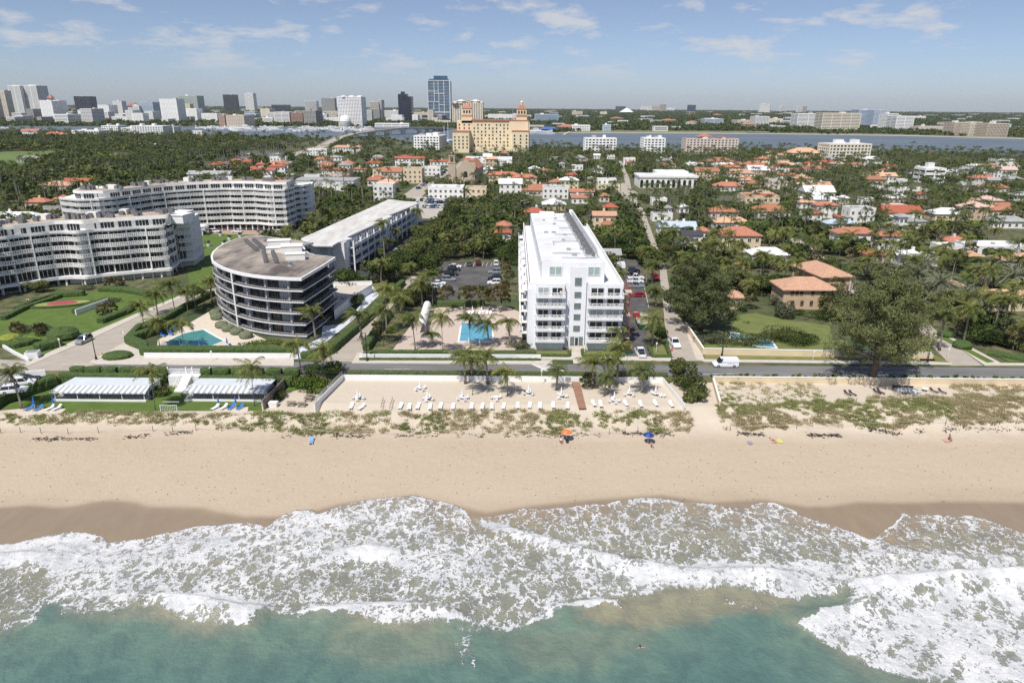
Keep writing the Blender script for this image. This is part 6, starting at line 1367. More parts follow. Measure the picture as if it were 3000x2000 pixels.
for a in [('C',90,412,1185,'t','p','hip',1,.62),('C',110,305,1385,'r','w','hip',1),('C',436,620,1092,'w','y','hip',2,.6),('C',780,1000,1132,'w','y','flat',1,.5),('C',780,968,1085,'g','w','flat',2,.5),
 ('C',440,760,1200,'t','w','gable',1,.28),('C',545,715,1255,'t','w','gable',1,.4),('C',800,905,1238,'t','p','hip',1),('C',838,985,1340,'r','c','pyr',1,.7),('C',740,968,1420,'b','c','gable',2,.35),('C',830,940,1500,'t','c','pyr',1),
 ('C',1352,1700,1525,'u','w','gable',1,.35),('C',1560,1760,1600,'d','w','gable',1,.5),('C',1280,1437,1268,'w','w','flat',1,.5),('C',1532,1640,1338,'w','w','pyr',1),('C',1402,1480,1345,'g','w','pyr',1),('C',1285,1490,1408,'g','w','flat',1,.3),('C',1822,2090,1382,'t','p','hip',1,.6),('C',1870,2200,1480,'o','w','hip',1,.5),
 ('C',1720,1830,1560,'t','w','hip',1),('C',1325,1480,918,'g','w','hip',1),('C',1350,1512,950,'t','w','hip',1,.5),('C',1045,1130,925,'t','w','hip',1),('C',1025,1140,892,'W','w','flat',2,.6),('C',1820,2050,920,'t','w','hip',1,.6),('C',1830,2055,948,'w','w','hip',1,.3),('C',1900,2100,972,'t','p','hip',1,.5),
 ('C',1975,2240,1028,'b','w','hip',1,.5),('C',2130,2352,955,'t','p','hip',1,.6),('C',2055,2210,1088,'o','w','hip',1),('C',2170,2300,1122,'t','t','hip',1),('C',750,815,865,'w','w','gable',1),('C',545,660,960,'W','w','flat',2,.6),('C',500,600,1005,'W','w','flat',1),('C',565,680,885,'g','w','hip',1),
 ('C',750,855,992,'g','w','hip',1),('C',345,425,885,'w','w','flat',1),('C',870,950,868,'W','w','flat',1),('C',0,235,1068,'t','c','hip',2,.5),('C',150,270,985,'w','w','hip',1),('C',430,490,940,'g','w','hip',1),('C',620,700,905,'w','p','flat',1),('C',690,760,1075,'W','p','flat',1),('C',1410,1500,905,'g','w','pyr',1),
 ('C',2240,2352,930,'o','c','hip',1),('C',1640,1700,1040,'W','w','flat',1),('C',2060,2130,940,'t','c','hip',1),('C',470,620,1045,'r','c','hip',1,.4),
 ('D',215,500,842,'o','c','hip',2,.6),('D',0,92,842,'o','c','hip',2),('D',100,215,860,'o','c','hip',1),('D',300,400,865,'o','c','hip',1),('D',-20,120,985,'t','p','hip',1,.5),('D',90,285,1042,'t','w','hip',1,.4),('D',220,290,992,'t','w','pyr',1),('D',60,155,1122,'t','w','hip',1),
 ('D',250,420,1075,'b','w','hip',1,.7),('D',400,590,1140,'b','w','gable',1,.6),('D',255,400,1135,'o','w','hip',1,.4),('D',915,1100,1085,'t','t','hip',2,.6),('D',1160,1300,1092,'W','w','flat',1),('D',890,1130,1142,'g','w','flat',1,.35),('D',1120,1500,1175,'W','w','flat',1,.3),
 ('D',1610,1760,1015,'w','w','gable',1,.5),('D',1750,1890,992,'g','w','hip',1),('D',1980,2230,1160,'t','p','hip',1,.5),('D',2030,2155,1092,'g','w','gable',1,.5),('D',2180,2352,1080,'g','w','hip',1,.5),('D',1942,2172,1278,'k','p','pyr',1,.6),('D',1945,2150,1355,'o','w','hip',1,.5),('D',2120,2300,1330,'t','w','hip',1,.5),('D',2070,2290,1368,'t','p','hip',1,.3),
 ('D',300,452,1295,'o','w','hip',2,.5),('D',450,660,1322,'t','w','hip',2,.5),('D',355,520,1398,'r','w','hip',1,.5),('D',1225,1470,1470,'g','w','hip',1,.6),('D',1100,1240,1512,'g','w','hip',1,.6),('D',1210,1310,1430,'g','w','hip',2,.8),('D',2075,2400,1470,'g','w','hip',1,.5),('D',730,885,948,'t','w','hip',1,.5),('D',470,592,970,'r','w','hip',1),('D',345,440,938,'r','c','hip',1),('D',1310,1400,1000,'d','w','hip',1),('D',1362,1460,1018,'t','w','hip',1),
 ('D',515,640,900,'g','w','hip',1),('D',1500,1560,850,'r','c','hip',1),('D',1040,1130,1005,'t','w','hip',1),('D',1080,1200,960,'r','w','hip',1),('D',1975,2035,1035,'w','w','gable',1),('D',1850,1950,1300,'b','p','hip',1),('D',1370,1480,1220,'r','p','hip',1,.5),('D',665,760,1255,'w','w','hip',1),('D',860,990,1265,'W','w','flat',1),('D',2110,2275,905,'W','w','flat',1),
 ('D',540,830,1490,'u','w','hip',1,.3),('D',1190,1340,1440,'w','w','hip',1,.5),('D',640,700,1430,'r','w','hip',1),
 ('F',270,556,213,'t','c','hip',2,.7),('F',105,200,180,'t','w','hip',1),('F',200,390,45,'t','p','hip',1,.5),('F',1070,1350,198,'t','w','hip',2,.5),('F',1355,1558,215,'t','w','hip',2,.6),('F',475,745,345,'w','w','hip',1,.6),('F',1490,1680,352,'w','w','hip',1,.6),('F',1770,1945,290,'W','w','flat',1),('F',2000,2450,298,'W','w','flat',1,.5),
 ('F',2222,2500,385,'b','g','hip',1,.6),('F',1832,1982,252,'t','p','hip',1,.5),('F',2090,2500,655,'o','c','hip',1,.5),('F',320,445,640,'b','t','hip',1,.8),('F',1970,2080,355,'b','t','hip',1),('F',1270,1410,345,'r','t','hip',1,.5),('F',1180,1330,245,'r','t','hip',1,.5),('F',1690,1810,360,'w','w','flat',1),('F',2060,2200,640,'t','p','hip',1,.5),('F',390,470,430,'t','p','hip',1,.6),('F',1900,1960,560,'o','c','hip',1),
 ('E',475,610,350,'t','w','hip',1,.7),('E',430,630,412,'r','w','hip',1,.3),('E',1970,2330,355,'u','w','gable',1,.4),('E',2140,2352,500,'d','w','hip',1,.6),('E',1440,1640,620,'g','w','gable',1,.6),('E',2190,2330,545,'w','w','flat',1,.5),
 ('B',-20,80,948,'r','p','hip',1),('B',90,300,942,'t','w','hip',1,.5),('B',-60,180,1000,'r','w','gable',2,.3),('B',100,270,965,'r','w','hip',2,.4),('B',525,695,902,'t','w','hip',1,.5),('B',648,795,880,'g','w','hip',1,.4),('B',1000,1160,935,'r','w','hip',1,.6),('B',1265,1550,892,'r','w','gable',2,.2),('B',1590,1770,920,'r','w','gable',1,.25),('B',882,1015,990,'t','w','hip',1,.5),('B',590,700,972,'t','w','gable',1,.5),('B',590,825,1000,'r','w','gable',1,.2),
 ('B',690,905,792,'b','w','hip',2,.4),('B',910,960,785,'b','w','pyr',2),('B',455,655,808,'W','w','flat',2,.4),('B',115,282,882,'W','w','flat',2,.4),('B',1060,1340,1000,'T','c','flat',2,.5),('B',1340,1530,995,'T','c','flat',3,1.2),('B',1530,1700,975,'W','w','flat',2,.6),('B',25,355,1092,'t','c','hip',1,.3),('B',80,350,1050,'W','w','flat',1,.3),('B',430,590,1050,'g','w','flat',2,.4),
 ('B',1060,1265,1140,'T','w','flat',3,.8),('B',1010,1180,1090,'t','w','hip',2,.4),('B',1568,1912,1165,'W','w','flat',2,.7),('B',1914,2125,1165,'T','c','flat',2,.7),('B',2130,2420,1042,'t','c','hip',2,.35),('B',2200,2352,1505,'t','c','hip',1,.5),('B',2230,2330,845,'t','w','hip',1),('B',1880,2000,905,'r','w','hip',2,.5),('B',1320,1400,870,'r','w','pyr',1),('B',1110,1160,890,'r','w','pyr',1),('B',745,870,955,'g','w','hip',1),
 ('A',170,360,640,'t','w','gable',3,.4),('A',385,610,670,'t','w','hip',2,.4),('A',1700,2115,1040,'g','w','gable',2,.3),('A',2035,2235,1080,'T','t','flat',1,.4),('A',1910,2060,950,'r','w','hip',1),('A',2070,2352,925,'r','w','hip',1,.4),('A',2100,2352,985,'r','w','gable',1,.2),('A',330,640,1140,'b','c','hip',1,.5),('A',560,830,1100,'r','c','gable',1,.3),('A',200,430,1292,'t','c','hip',1,.6),('A',470,625,1262,'t','c','hip',1,.6),
 ('A',370,560,1340,'d','g','flat',1,.6),('A',-150,350,1440,'w','w','hip',1,.4),('A',790,940,1175,'w','w','gable',1,.5),('A',130,362,892,'g','g','hip',1,.4),('A',1220,1480,775,'w','w','hip',1,.3),('A',20,110,770,'w','w','flat',1),('A',1760,1860,640,'W','w','flat',3,.6),('A',1390,1580,1045,'o','w','flat',1,.4),('A',1830,1930,775,'W','w','flat',1)]: H(*a)
rgh=random.Random(99); nadd=0
for _ in range(1500):
 if nadd>=62: break
 u=rgh.uniform(1560,2990) if rgh.random()<.68 else rgh.uniform(560,1480); v=rgh.uniform(436,640) if u>1500 else rgh.uniform(440,540)
 p=P(u,v,3.5); w=rgh.uniform(11,22); ok_=True
 for poly,m in KEEP:
  xs_=[a[0] for a in poly]; ys_=[a[1] for a in poly]
  if min(xs_)-w*.55<p[0]<max(xs_)+w*.55 and min(ys_)-w*.9<p[1]<max(ys_)+3: ok_=False; break
 if not ok_: continue
 nadd+=1; pw=w/P(u+100,v,3.5)[1]; x1=u+w*2000/(p[1]*.98); H('S',u,x1,v,rgh.choice('tttobrgwwWWk'),rgh.choice('wwwcpty'),rgh.choice(['hip','hip','gable','flat']) ,rgh.choice([1,1,2]),rgh.uniform(.45,.8))
LMK=[('white tower',(15,200)),('oval block',(-65,180)),('tan villa',(88,165)),('hotel',(-110,900)),('church',(-70,520)),('full car park',(-45,330)),('gallery wing',(-45,260)),('rear condominium',(-130,330)),('arched white hall',(65,420)),('round dome',(-190,430)),('striped lawn',(-110,170)),('palm avenue',(-300,520)),('golf lawn',(-420,560)),('lagoon shore',(150,760)),('right-hand street',(170,330)),('straight street',(70,330)),('right-hand lagoon shore',(420,680)),('big feathery tree',(75,140))]
def side_words(x,y):
 n,(a,b)=min(LMK,key=lambda l:(l[1][0]-x)**2+((l[1][1]-y)*.7)**2); dx,dy=x-a,y-b
 h='left of' if dx<-12 else ('right of' if dx>12 else ''); v='behind' if dy>0 else 'in front of'
 return (v.replace('in front of','before')+' and '+h) if h and abs(dy)>abs(dx)*.5 else (h or v), n
for r in HOUSES:
 x,y=r.location.x,r.location.y; rn,wn,kd,st=r['_d'].split('|'); st=int(st); kd={'hip':'hipped','pyr':'pyramid','gable':'gabled','flat':''}[kd]; s,n=side_words(x,y)
 sz='two-storey ' if st>1 else ''; lab=f"{wn} {sz}house with {rn} {kd+' ' if kd else ''}roof, {s} the {n}"
 r['_base']=lab; USED.setdefault(lab,[]).append(r)
ORD=['nearest','second nearest','third nearest','fourth nearest','fifth nearest','sixth nearest']
for lab,L_ in USED.items():
 L_.sort(key=lambda r:r.location.y)
 for i,r in enumerate(L_):
  r['label']=lab if len(L_)==1 else lab+', '+ORD[min(i,5)]+' one'; r['group']='houses of the leafy town'
  for w_ in ('two-storey ',' one','white tile ','hipped ','gabled ','pyramid ',' tile'):
   if len(r['label'].split())>16: r['label']=r['label'].replace(w_,'')
for r in HOUSES:
 for k in ('_d','_base'):
  if k in r: del r[k]
def blk(label,c,x0,x1,yt,yb,depth,wall='w',glass='d',sill=.45,bay=4.2,pier=1.4,cat='building',name='building',fl=3.1,win=True,rot=0,roof=None,bits=2):
 poly=pxrect(c,x0,x1,yb,depth,rot); zt=topz(*cen(poly[:2]),q(c,(x0+x1)/2,yt)[1]); n=max(1,round(zt/fl))
 return tower(name,label,cat,poly,0,n,zt/n,STY[wall],GL[glass],sill=sill,bay=bay,pier=pier,ins=.6,windows=win,roof=roof or ROOFW,roofbits=bits,seed=int(x0))
blk('white waterfront apartment block with stepped roof, left of the arched balcony block','C',668,955,712,832,22,'W','d')
blk('white apartment block with two big arches at the top, by the lagoon','C',1207,1400,712,850,26,'W','d',bits=4)
blk('peach waterfront apartment block with orange roof edges and two cupolas','C',1597,2062,716,850,24,'p','d',roof=TERRA,bits=0,pier=1.8)
for c,x,a_,b_,w in (('C',1770,716,690,12),('C',1938,716,698,10)):
 b,_=accent(c,x,850,a_,b_,w,WHITE2,'','cyl'); add_to('peach waterfront apartment block with orange roof edges and two cupolas',b,WHITE2,'cupola'); b,_=accent(c,x,850,b_,b_-24 if x==1770 else b_-8,w*1.5,TERRA,'','pyramid'); add_to('peach waterfront apartment block with orange roof edges and two cupolas',b,TERRA,'cupola_roof')
blk('cream and white balcony block standing by the lagoon at right','D',545,935,765,912,24,'c','d',bits=3,rot=.12)
blk('four-storey white balcony block among the trees on the right','D',1428,1610,992,1120,16,'W','d',sill=.55,bay=9,pier=.6)
blk('white angular apartment block left of the hotel by the water','B',1445,1690,690,812,40,'W','d',rot=-.15,bits=4)
blk('long white lagoon-side apartment block at left, front one','A',655,930,640,705,30,'W','d'); blk('taller white lagoon-side apartment block left of centre','A',932,1100,595,665,30,'W','m'); blk('low white apartment block with dark window strips near the palms','A',1110,1330,615,680,26,'W','d')
blk('white lagoon-side apartment block with dark right flank','A',1210,1520,598,705,34,'W','d'); blk('white low building among the palms left of the superyacht','A',1530,1610,605,690,26,'W','d')
def long_white():
 r=blk('long low white range in front of the hotel, with small square openings','B',1915,2352,905,960,34,'W','m',sill=.6,pier=2.6,bits=3); return r
long_white()
def arched():
 y=1165; poly=pxrect('C',1168,1700,y,24); zt=topz(*cen(poly[:2]),q('C',1400,1062)[1]); r=empty('arcaded_hall',(*cen(poly),0),'white flat-roofed hall with a row of tall dark arches, among palms','hall')
 world_part(r,'wall',WHITE2,lambda m:(m.prism(inset(poly,.6),0,zt),m.prism(poly,zt-.6,zt+.6))); world_part(r,'roof',ROOFW,lambda m:m.prism(inset(poly,1),zt+.3,zt+.63))
 a,b=Vector(poly[0]),Vector(poly[1]); n=11; xs_=[]
 def arch(m,x,w,h):
  pts=[(x-w/2,0),(x+w/2,0)]+[(x+w/2*math.cos(t),h+w/2*math.sin(t)) for t in np.linspace(0,math.pi,9)]; k=len(pts); yy=a.y+.45
  m.add([(p[0],yy,p[1]+.4) for p in pts],[tuple(range(k))])
 for k in range(n):
  m=MB(); arch(m,a.x+(b.x-a.x)*(k+.5)/n,(b.x-a.x)/n*.55,zt*.55); wpart(m,'arched_opening',GLASS,r)
 world_part(r,'upper_block',WHITE2,lambda m:m.box(cen(poly)[0]+6,cen(poly)[1]+12,0,(b.x-a.x)*.55,16,zt+2.4)); keep(poly,3)
arched()
def theatre():
 poly=pxrect('B',335,905,1195,22); zt=topz(*cen(poly[:2]),q('B',600,1100)[1]); r=empty('theatre',(*cen(poly),0),'white blank-walled theatre with ribbed brown copper dome behind its right end','theatre')
 world_part(r,'wall',WHITE2,lambda m:m.prism(poly,0,zt)); world_part(r,'roof',GREYR,lambda m:m.prism(inset(poly,-.2),zt,zt+.5))
 p=Q('B',858,1075,zt*.8); w=(Q('B',910,1075,zt*.8)[0]-Q('B',805,1075,zt*.8)[0])/2; COP=mat('brown_copper',(.13,.085,.07),rough=.5,var=.25,scale=1,metal=.3)
 world_part(r,'drum',WHITE2,lambda m:m.lathe([(w*1.02,0),(w*1.02,zt*.85)],p[0],p[1],0,24)); world_part(r,'dome',COP,lambda m:m.lathe([(w,0),(w*.98,w*.3),(w*.88,w*.6),(w*.68,w*.9),(w*.4,w*1.12),(.1,w*1.22)],p[0],p[1],zt*.85,24))
 keep(poly,3)
theatre()
def church():
 ST_=mat('church_stone',(.50,.41,.31),rough=.85,var=.08,scale=.5); poly=pxrect('B',1842,2010,1130,46,rot=-.10); T=lambda y:topz(*cen(poly[:2]),q('B',1900,y)[1]); r=empty('church',(*cen(poly),0),'tan stone church with slim domed bell tower and curved gable front','church')
 a,b=Vector(poly[0]),Vector(poly[1]); e=(b-a).normalized(); n=Vector((-e.y,e.x)); w=(b-a).length; zw,zr=T(985),T(905)
 def front(m):
  pts=[(0,0),(w,0),(w,zw),(w*.90,zw+.6),(w*.78,zw+(zr-zw)*.45),(w*.68,zr-1),(w*.55,zr),(w*.45,zr),(w*.32,zr-1),(w*.22,zw+(zr-zw)*.45),(w*.10,zw+.6),(0,zw)]; k=len(pts)
  V=[tuple(a+e*p[0]+n*s)+(p[1],) for s in (0,1.4) for p in pts]; m.add(V,[tuple(range(k))[::1],tuple(range(k,2*k))[::-1]]+[(i,(i+1)%k,k+(i+1)%k,k+i)[::-1] for i in range(k)])
 world_part(r,'gable_front',ST_,front); world_part(r,'wall',ST_,lambda m:m.prism([tuple(a+n*1.5+e*.3),tuple(b+n*1.5-e*.3),tuple(b+n*46-e*.3),tuple(a+n*46+e*.3)],0,zw-1))
 def rf(m):
  R0=[a+n*1.45-e*.5,b+n*1.45+e*.5,b+n*46+e*.5,a+n*46-e*.5]; ma,mb_=(R0[0]+R0[1])/2,(R0[2]+R0[3])/2; V=[(*p,zw-1.1) for p in R0]+[(*ma,zr-1.6),(*mb_,zr-1.6)]; m.add(V,[(0,4,5,3),(1,2,5,4),(0,1,4),(2,3,5),(3,2,1,0)])
 world_part(r,'roof',TERRA,rf)
 p=Q('B',1802,1128); tw=Q('B',1836,1128)[0]-Q('B',1768,1128)[0]; TT=lambda y:topz(p[0],p[1],q('B',1802,y)[1])
 world_part(r,'bell_tower',ST_,lambda m:(m.box(p[0],p[1]+tw/2,0,tw,tw,TT(935)),m.box(p[0],p[1]+tw/2,TT(935),tw*1.1,tw*1.1,.5),*[m.box(p[0]+i*tw*.32,p[1]+tw/2+j*tw*.32,TT(935),tw*.16,tw*.16,TT(872)-TT(935)) for i in (-1,1) for j in (-1,1)],m.box(p[0],p[1]+tw/2,TT(872),tw*.85,tw*.85,.7)))
 world_part(r,'dome',MATS['brown_copper'],lambda m:m.lathe([(tw*.4,0),(tw*.38,tw*.2),(tw*.25,tw*.42),(.08,tw*.52),(.08,tw*.9)],p[0],p[1]+tw/2,TT(872)+.6,14))
 def win(m):
  c=a+e*w*.5-n*.05; zz=T(1065); h=T(1010)-zz; ww=w*.11
  pts=[(-ww,0),(ww,0)]+[(ww*math.cos(t),h-ww+ww*math.sin(t)) for t in np.linspace(0,math.pi,9)]; k=len(pts); m.add([tuple(c+e*p_[0])+(zz+p_[1],) for p_ in pts],[tuple(range(k))])
 world_part(r,'arched_window',GLASS,win)
 for k in (-1,0,1): m=MB(); c=a+e*w*(.5+k*.2)-n*.06; m.box(c.x,c.y,.3,w*.11,.1,T(1095)*.75,math.atan2(e.y,e.x)); wpart(m,'door',GLASS,r)
 q_=b+n*8; world_part(r,'side_turret',ST_,lambda m:m.box(q_.x-3,q_.y,0,5.5,5.5,T(918))); world_part(r,'turret_roof',TERRA,lambda m:m.box(q_.x-3,q_.y,T(918),6.2,6.2,1.6,taper=.1)); keep(poly,4); keep([(p[0]-tw,p[1]-8),(p[0]+tw,p[1]-8),(p[0]+tw,p[1]+tw),(p[0]-tw,p[1]+tw)],1)
church()
def villa():
 r=empty('villa',(*Q('F',850,700)[:2],0),'tan stucco villa with brown barrel tile roofs behind the big feathery tree','villa')
 he=6.0; roofs=[[(683,530),(920,592),(1130,560),(1080,470),(860,500)],[(683,365),(790,470),(850,520),(1080,500),(1130,470),(960,420),(890,375),(800,358)]]
 A=[Vector(P(*q('F',*p),he)[:2]) for p in roofs[0]]; B=[Vector(P(*q('F',*p),he)[:2]) for p in roofs[1]]
 a=Vector(P(*q('F',690,585),he)[:2]); b=Vector(P(*q('F',1090,592),he)[:2]); b.y=a.y; poly=rect(a,b,11); w=(b-a).length
 def hip(m,poly,he,rise):
  p=[Vector(x) for x in poly]; u=(p[1]-p[0]).normalized(); d=(p[3]-p[0]).length; c0=(p[0]+p[3])/2+u*d/2; c1=(p[1]+p[2])/2-u*d/2; V=[(*x,he) for x in p]+[(*c0,he+rise),(*c1,he+rise)]+[(*x,he-.3) for x in p]
  m.add(V,[(0,1,5,4),(2,3,4,5),(1,2,5),(3,0,4),(6,7,1,0),(7,8,2,1),(8,9,3,2),(9,6,0,3),(9,8,7,6)])
 world_part(r,'wall',TANW,lambda m:m.prism(inset(poly,.8),0,he-.2)); world_part(r,'roof',BROWNT,lambda m:hip(m,poly,he,2.6))
 c=Vector(P(*q('F',740,410),he)[:2]); d=Vector(P(*q('F',960,500),he)[:2]); e=(d-c).normalized(); poly2=[tuple(c),tuple(d),tuple(d+Vector((-e.y,e.x))*11),tuple(c+Vector((-e.y,e.x))*11)]
 world_part(r,'rear_wall',TANW,lambda m:m.prism(inset(poly2,.8),0,he-.2)); world_part(r,'rear_roof',BROWNT,lambda m:hip(m,poly2,he,2.5))
 xf=[((a.x+t,a.y+.72,z),0,(.9,1,1.5)) for t,z in ((3.2,4.3),(4.5,4.3),(5.8,4.3),(3.6,1.2),(6.3,1.2),(9,1.2),(9,4.3),(12,4.3),(15,4.3),(12,1.2),(18,4.3))]
 place_parts('window',win_mesh('mid',GLASS,BROWNT),xf,r); keep(poly,1.5); keep(poly2,1.5); keep([(a.x,a.y-4),(b.x-12,a.y-4),(b.x-12,a.y),(a.x,a.y)],0)
villa()
sc_=empty('tennis_screen',(*Q('C',1880,1310)[:2],0),'dark green court screen with a tall mesh frame among the trees','court screen')
a=Vector(Q('C',1545,1330)[:2]); b=Vector(Q('C',2010,1330)[:2]); b.y=a.y; world_part(sc_,'windscreen',mat('dark_green_screen',(.02,.03,.03)),lambda m:m.box((a.x+b.x)/2,a.y,0,b.x-a.x,.15,3.2)); world_part(sc_,'mesh_frame',METAL,lambda m:[m.box(a.x+(b.x-a.x)*t,a.y+1,0,.12,.12,5.2) for t in np.linspace(.48,1,7)]+[m.bar((a.x+(b.x-a.x)*.48,a.y+1,z),(b.x,a.y+1,z),.12) for z in (3.4,4.3,5.2)])
rg=random.Random(21)
FL={'W':'white','w':'off-white','c':'cream','t':'tan','g':'grey','b':'pale blue','p':'pinkish'}
fm={k:STY[k] for k in FL}
FMESH={}
for k in FL:
 b=MB(); b.box(0,0,0,1,1,.8,mi=0); b.box(0,0,.8,1.02,1.02,.06,mi=1); b.box(0,-.51,.25,.86,.02,.12,mi=2); b.box(0,-.51,.52,.86,.02,.12,mi=2); FMESH[k]=b.mesh('far_building',[fm[k],ROOFW,GLASSG])
b=MB(); b.box(0,0,0,1,1,.6,mi=0); b.box(0,0,.6,1.1,1.1,.35,taper=.2,mi=1); FMESH['R']=b.mesh('far_house',[WHITE2,TERRA]); FL['R']='white red-roofed'
def far_ok(x,y):
 return not inpoly(x,y,lag)
def inpoly(x,y,poly):
 ins=False; n=len(poly)
 for i in range(n):
  ax,ay=poly[i][:2]; bx,by=poly[(i+1)%n][:2]
  if (ay>y)!=(by>y) and x<(bx-ax)*(y-ay)/(by-ay)+ax: ins=not ins
 return ins
cnt={}
for i in range(270):
 far=rg.random(); c=rg.choice('ABCD'); xx=rg.uniform(0,2352); lo={'A':425,'B':420,'C':428,'D':452}[c]; hi={'A':560,'B':560,'C':640,'D':640}[c]
 yy=lo+(hi-lo)*rg.random()**1.6
 if c=='D': yy=max(yy,452+xx*.012);
 p=Q(c,xx,yy)
 if not far_ok(p[0],p[1]) or p[1]>9000: continue
 k=rg.choice('WWWwwctgbpRRR'); s=rg.uniform(14,34)*(1+p[1]/4500); o=link('distant_building',FMESH[k]); o.location=(p[0],p[1],0); o.scale=(s,s*.7,min(13,s*.28)+rg.uniform(0,4)); o.rotation_euler=(0,0,rg.uniform(-.4,.4)); cnt[k]=cnt.get(k,0)+1
 tag(o,f"small {FL[k]} low building scattered in the suburbs across the lagoon",'building',f"{FL[k]} low buildings of the far suburbs")
# ================= VEGETATION =================
def leafmat(name,c,c2,island=.34,rnd=.22,scale=.22,trans=.2): return mat(name,c,rough=.75,scale=scale,c2=c2,detail=3,island=island,rnd=rnd,trans=trans,spec=.25)
LF_PALM=leafmat('palm_frond',(.085,.12,.024),(.20,.215,.065)); LF_ROY=leafmat('royal_palm_frond',(.035,.06,.016),(.10,.13,.042)); LF_DATE=leafmat('date_palm_frond',(.13,.15,.09),(.27,.27,.18)); LF_SAB=leafmat('cabbage_palm_fan',(.085,.11,.03),(.19,.15,.07))
LF_A=leafmat('dark_foliage',(.018,.040,.008),(.080,.118,.026)); LF_B=leafmat('olive_foliage',(.040,.062,.014),(.13,.15,.042)); LF_C=leafmat('bright_foliage',(.055,.11,.012),(.15,.20,.035)); LF_D=leafmat('grey_foliage',(.08,.095,.05),(.13,.14,.085))
LF_CAS=leafmat('casuarina_needles',(.105,.135,.048),(.20,.225,.095),island=.3,scale=.35,trans=.25); BARK=mat('grey_palm_trunk',(.23,.20,.165),rough=.9,var=.2,scale=3); BARKB=mat('brown_bark',(.12,.09,.065),rough=.95,var=.25,scale=2); DEADF=mat('dry_frond',(.26,.19,.11),rough=.9,var=.25,scale=2,island=.2)
def frond(V,F,o,az,up,L,droop,w,nl,wind=(0,0),jag=True,rg=random):
 d=np.array([math.cos(az),math.sin(az),0.]); p=np.array(o,float); pitch=up; seg=L/nl; prev=None
 for k in range(nl+1):
  t=k/nl; dirv=d*math.cos(pitch)+np.array([0,0,math.sin(pitch)]); dirv=dirv+np.array([wind[0],wind[1],0])*t*.9; dirv/=np.linalg.norm(dirv)
  side=np.cross(dirv,[0,0,1]); n_=np.linalg.norm(side); side=side/n_ if n_>1e-3 else np.array([1,0,0])
  if k>0:
   lw=w*math.sin(math.pi*min(1,.12+t*.86))**.6
   for s in (-1,1):
    tip=p+side*s*lw*(.75+rg.uniform(-.12,.12))+dirv*lw*.45+np.array([0,0,-lw*(.45+.25*t)*(1+rg.uniform(-.3,.3))])
    b=len(V); V+= [tuple(p-dirv*seg*.42),tuple(p+dirv*seg*.42),tuple(tip)]; F.append((b,b+1,b+2))
  if k<nl: p=p+dirv*seg; pitch-=droop/nl*(.6+1.0*t)
 return
def palm_mesh(kind,seed,lod=0):
 rg=random.Random(seed); V=[];F=[]
 spec={'coco':(24,4.4,1.9,1.15,13),'royal':(15,3.6,1.7,.75,11),'date':(44,4.7,1.5,.62,13),'sabal':(30,1.9,1.2,.0,0)}[kind]
 n,L,dr,w,nl=spec
 if lod: n=int(n*.6); nl=6; w*=1.5
 if kind!='sabal':
  wind=(-.75,.1) if kind=='coco' else (-.15,0)
  for i in range(n):
   a=i*2.39996+rg.uniform(-.2,.2); up={'coco':rg.uniform(-.35,1.25),'royal':rg.uniform(-.1,1.3),'date':rg.uniform(-.75,1.35)}[kind]
   frond(V,F,(0,0,rg.uniform(-.15,.2)),a,up,L*rg.uniform(.8,1.1),dr*rg.uniform(.7,1.1)*(.6 if up<0 else 1),w,nl,(wind[0]*rg.uniform(.6,1.2),wind[1]),rg=rg)
 else:
  for i in range(n):
   a=i*2.39996; up=rg.uniform(-.9,1.3); o=np.array([math.cos(a)*math.cos(up),math.sin(a)*math.cos(up),math.sin(up)]); c=o*L*.75; s=np.cross(o,[0,0,1]); s/=np.linalg.norm(s)+1e-6; u=np.cross(s,o)
   for k in range(9 if not lod else 4):
    t=(k/(8 if not lod else 3)-.5)*2.6; tip=c+(o*math.cos(t)+s*math.sin(t))*L*.62+np.array([0,0,-.25*L*abs(math.sin(t))-.12*L]); m=c+(o*math.cos(t+.16)+s*math.sin(t+.16))*L*.5; b=len(V); V+=[tuple(c),tuple(tip),tuple(m)]; F.append((b,b+1,b+2))
 return V,F
def trunk_mb(h,r0,r1,lean,seed,n=7,curve=.5):
 rg=random.Random(seed); b=MB(); pts=[];rr=[]
 for k in range(7):
  t=k/6; pts.append((lean[0]*(t**(1+curve)),lean[1]*(t**(1+curve)),h*t)); rr.append(r0*(1.5 if k==0 else 1)*(1-t)+r1*t)
 b.tube(pts,rr,n); return b,pts[-1]
PALMS={}
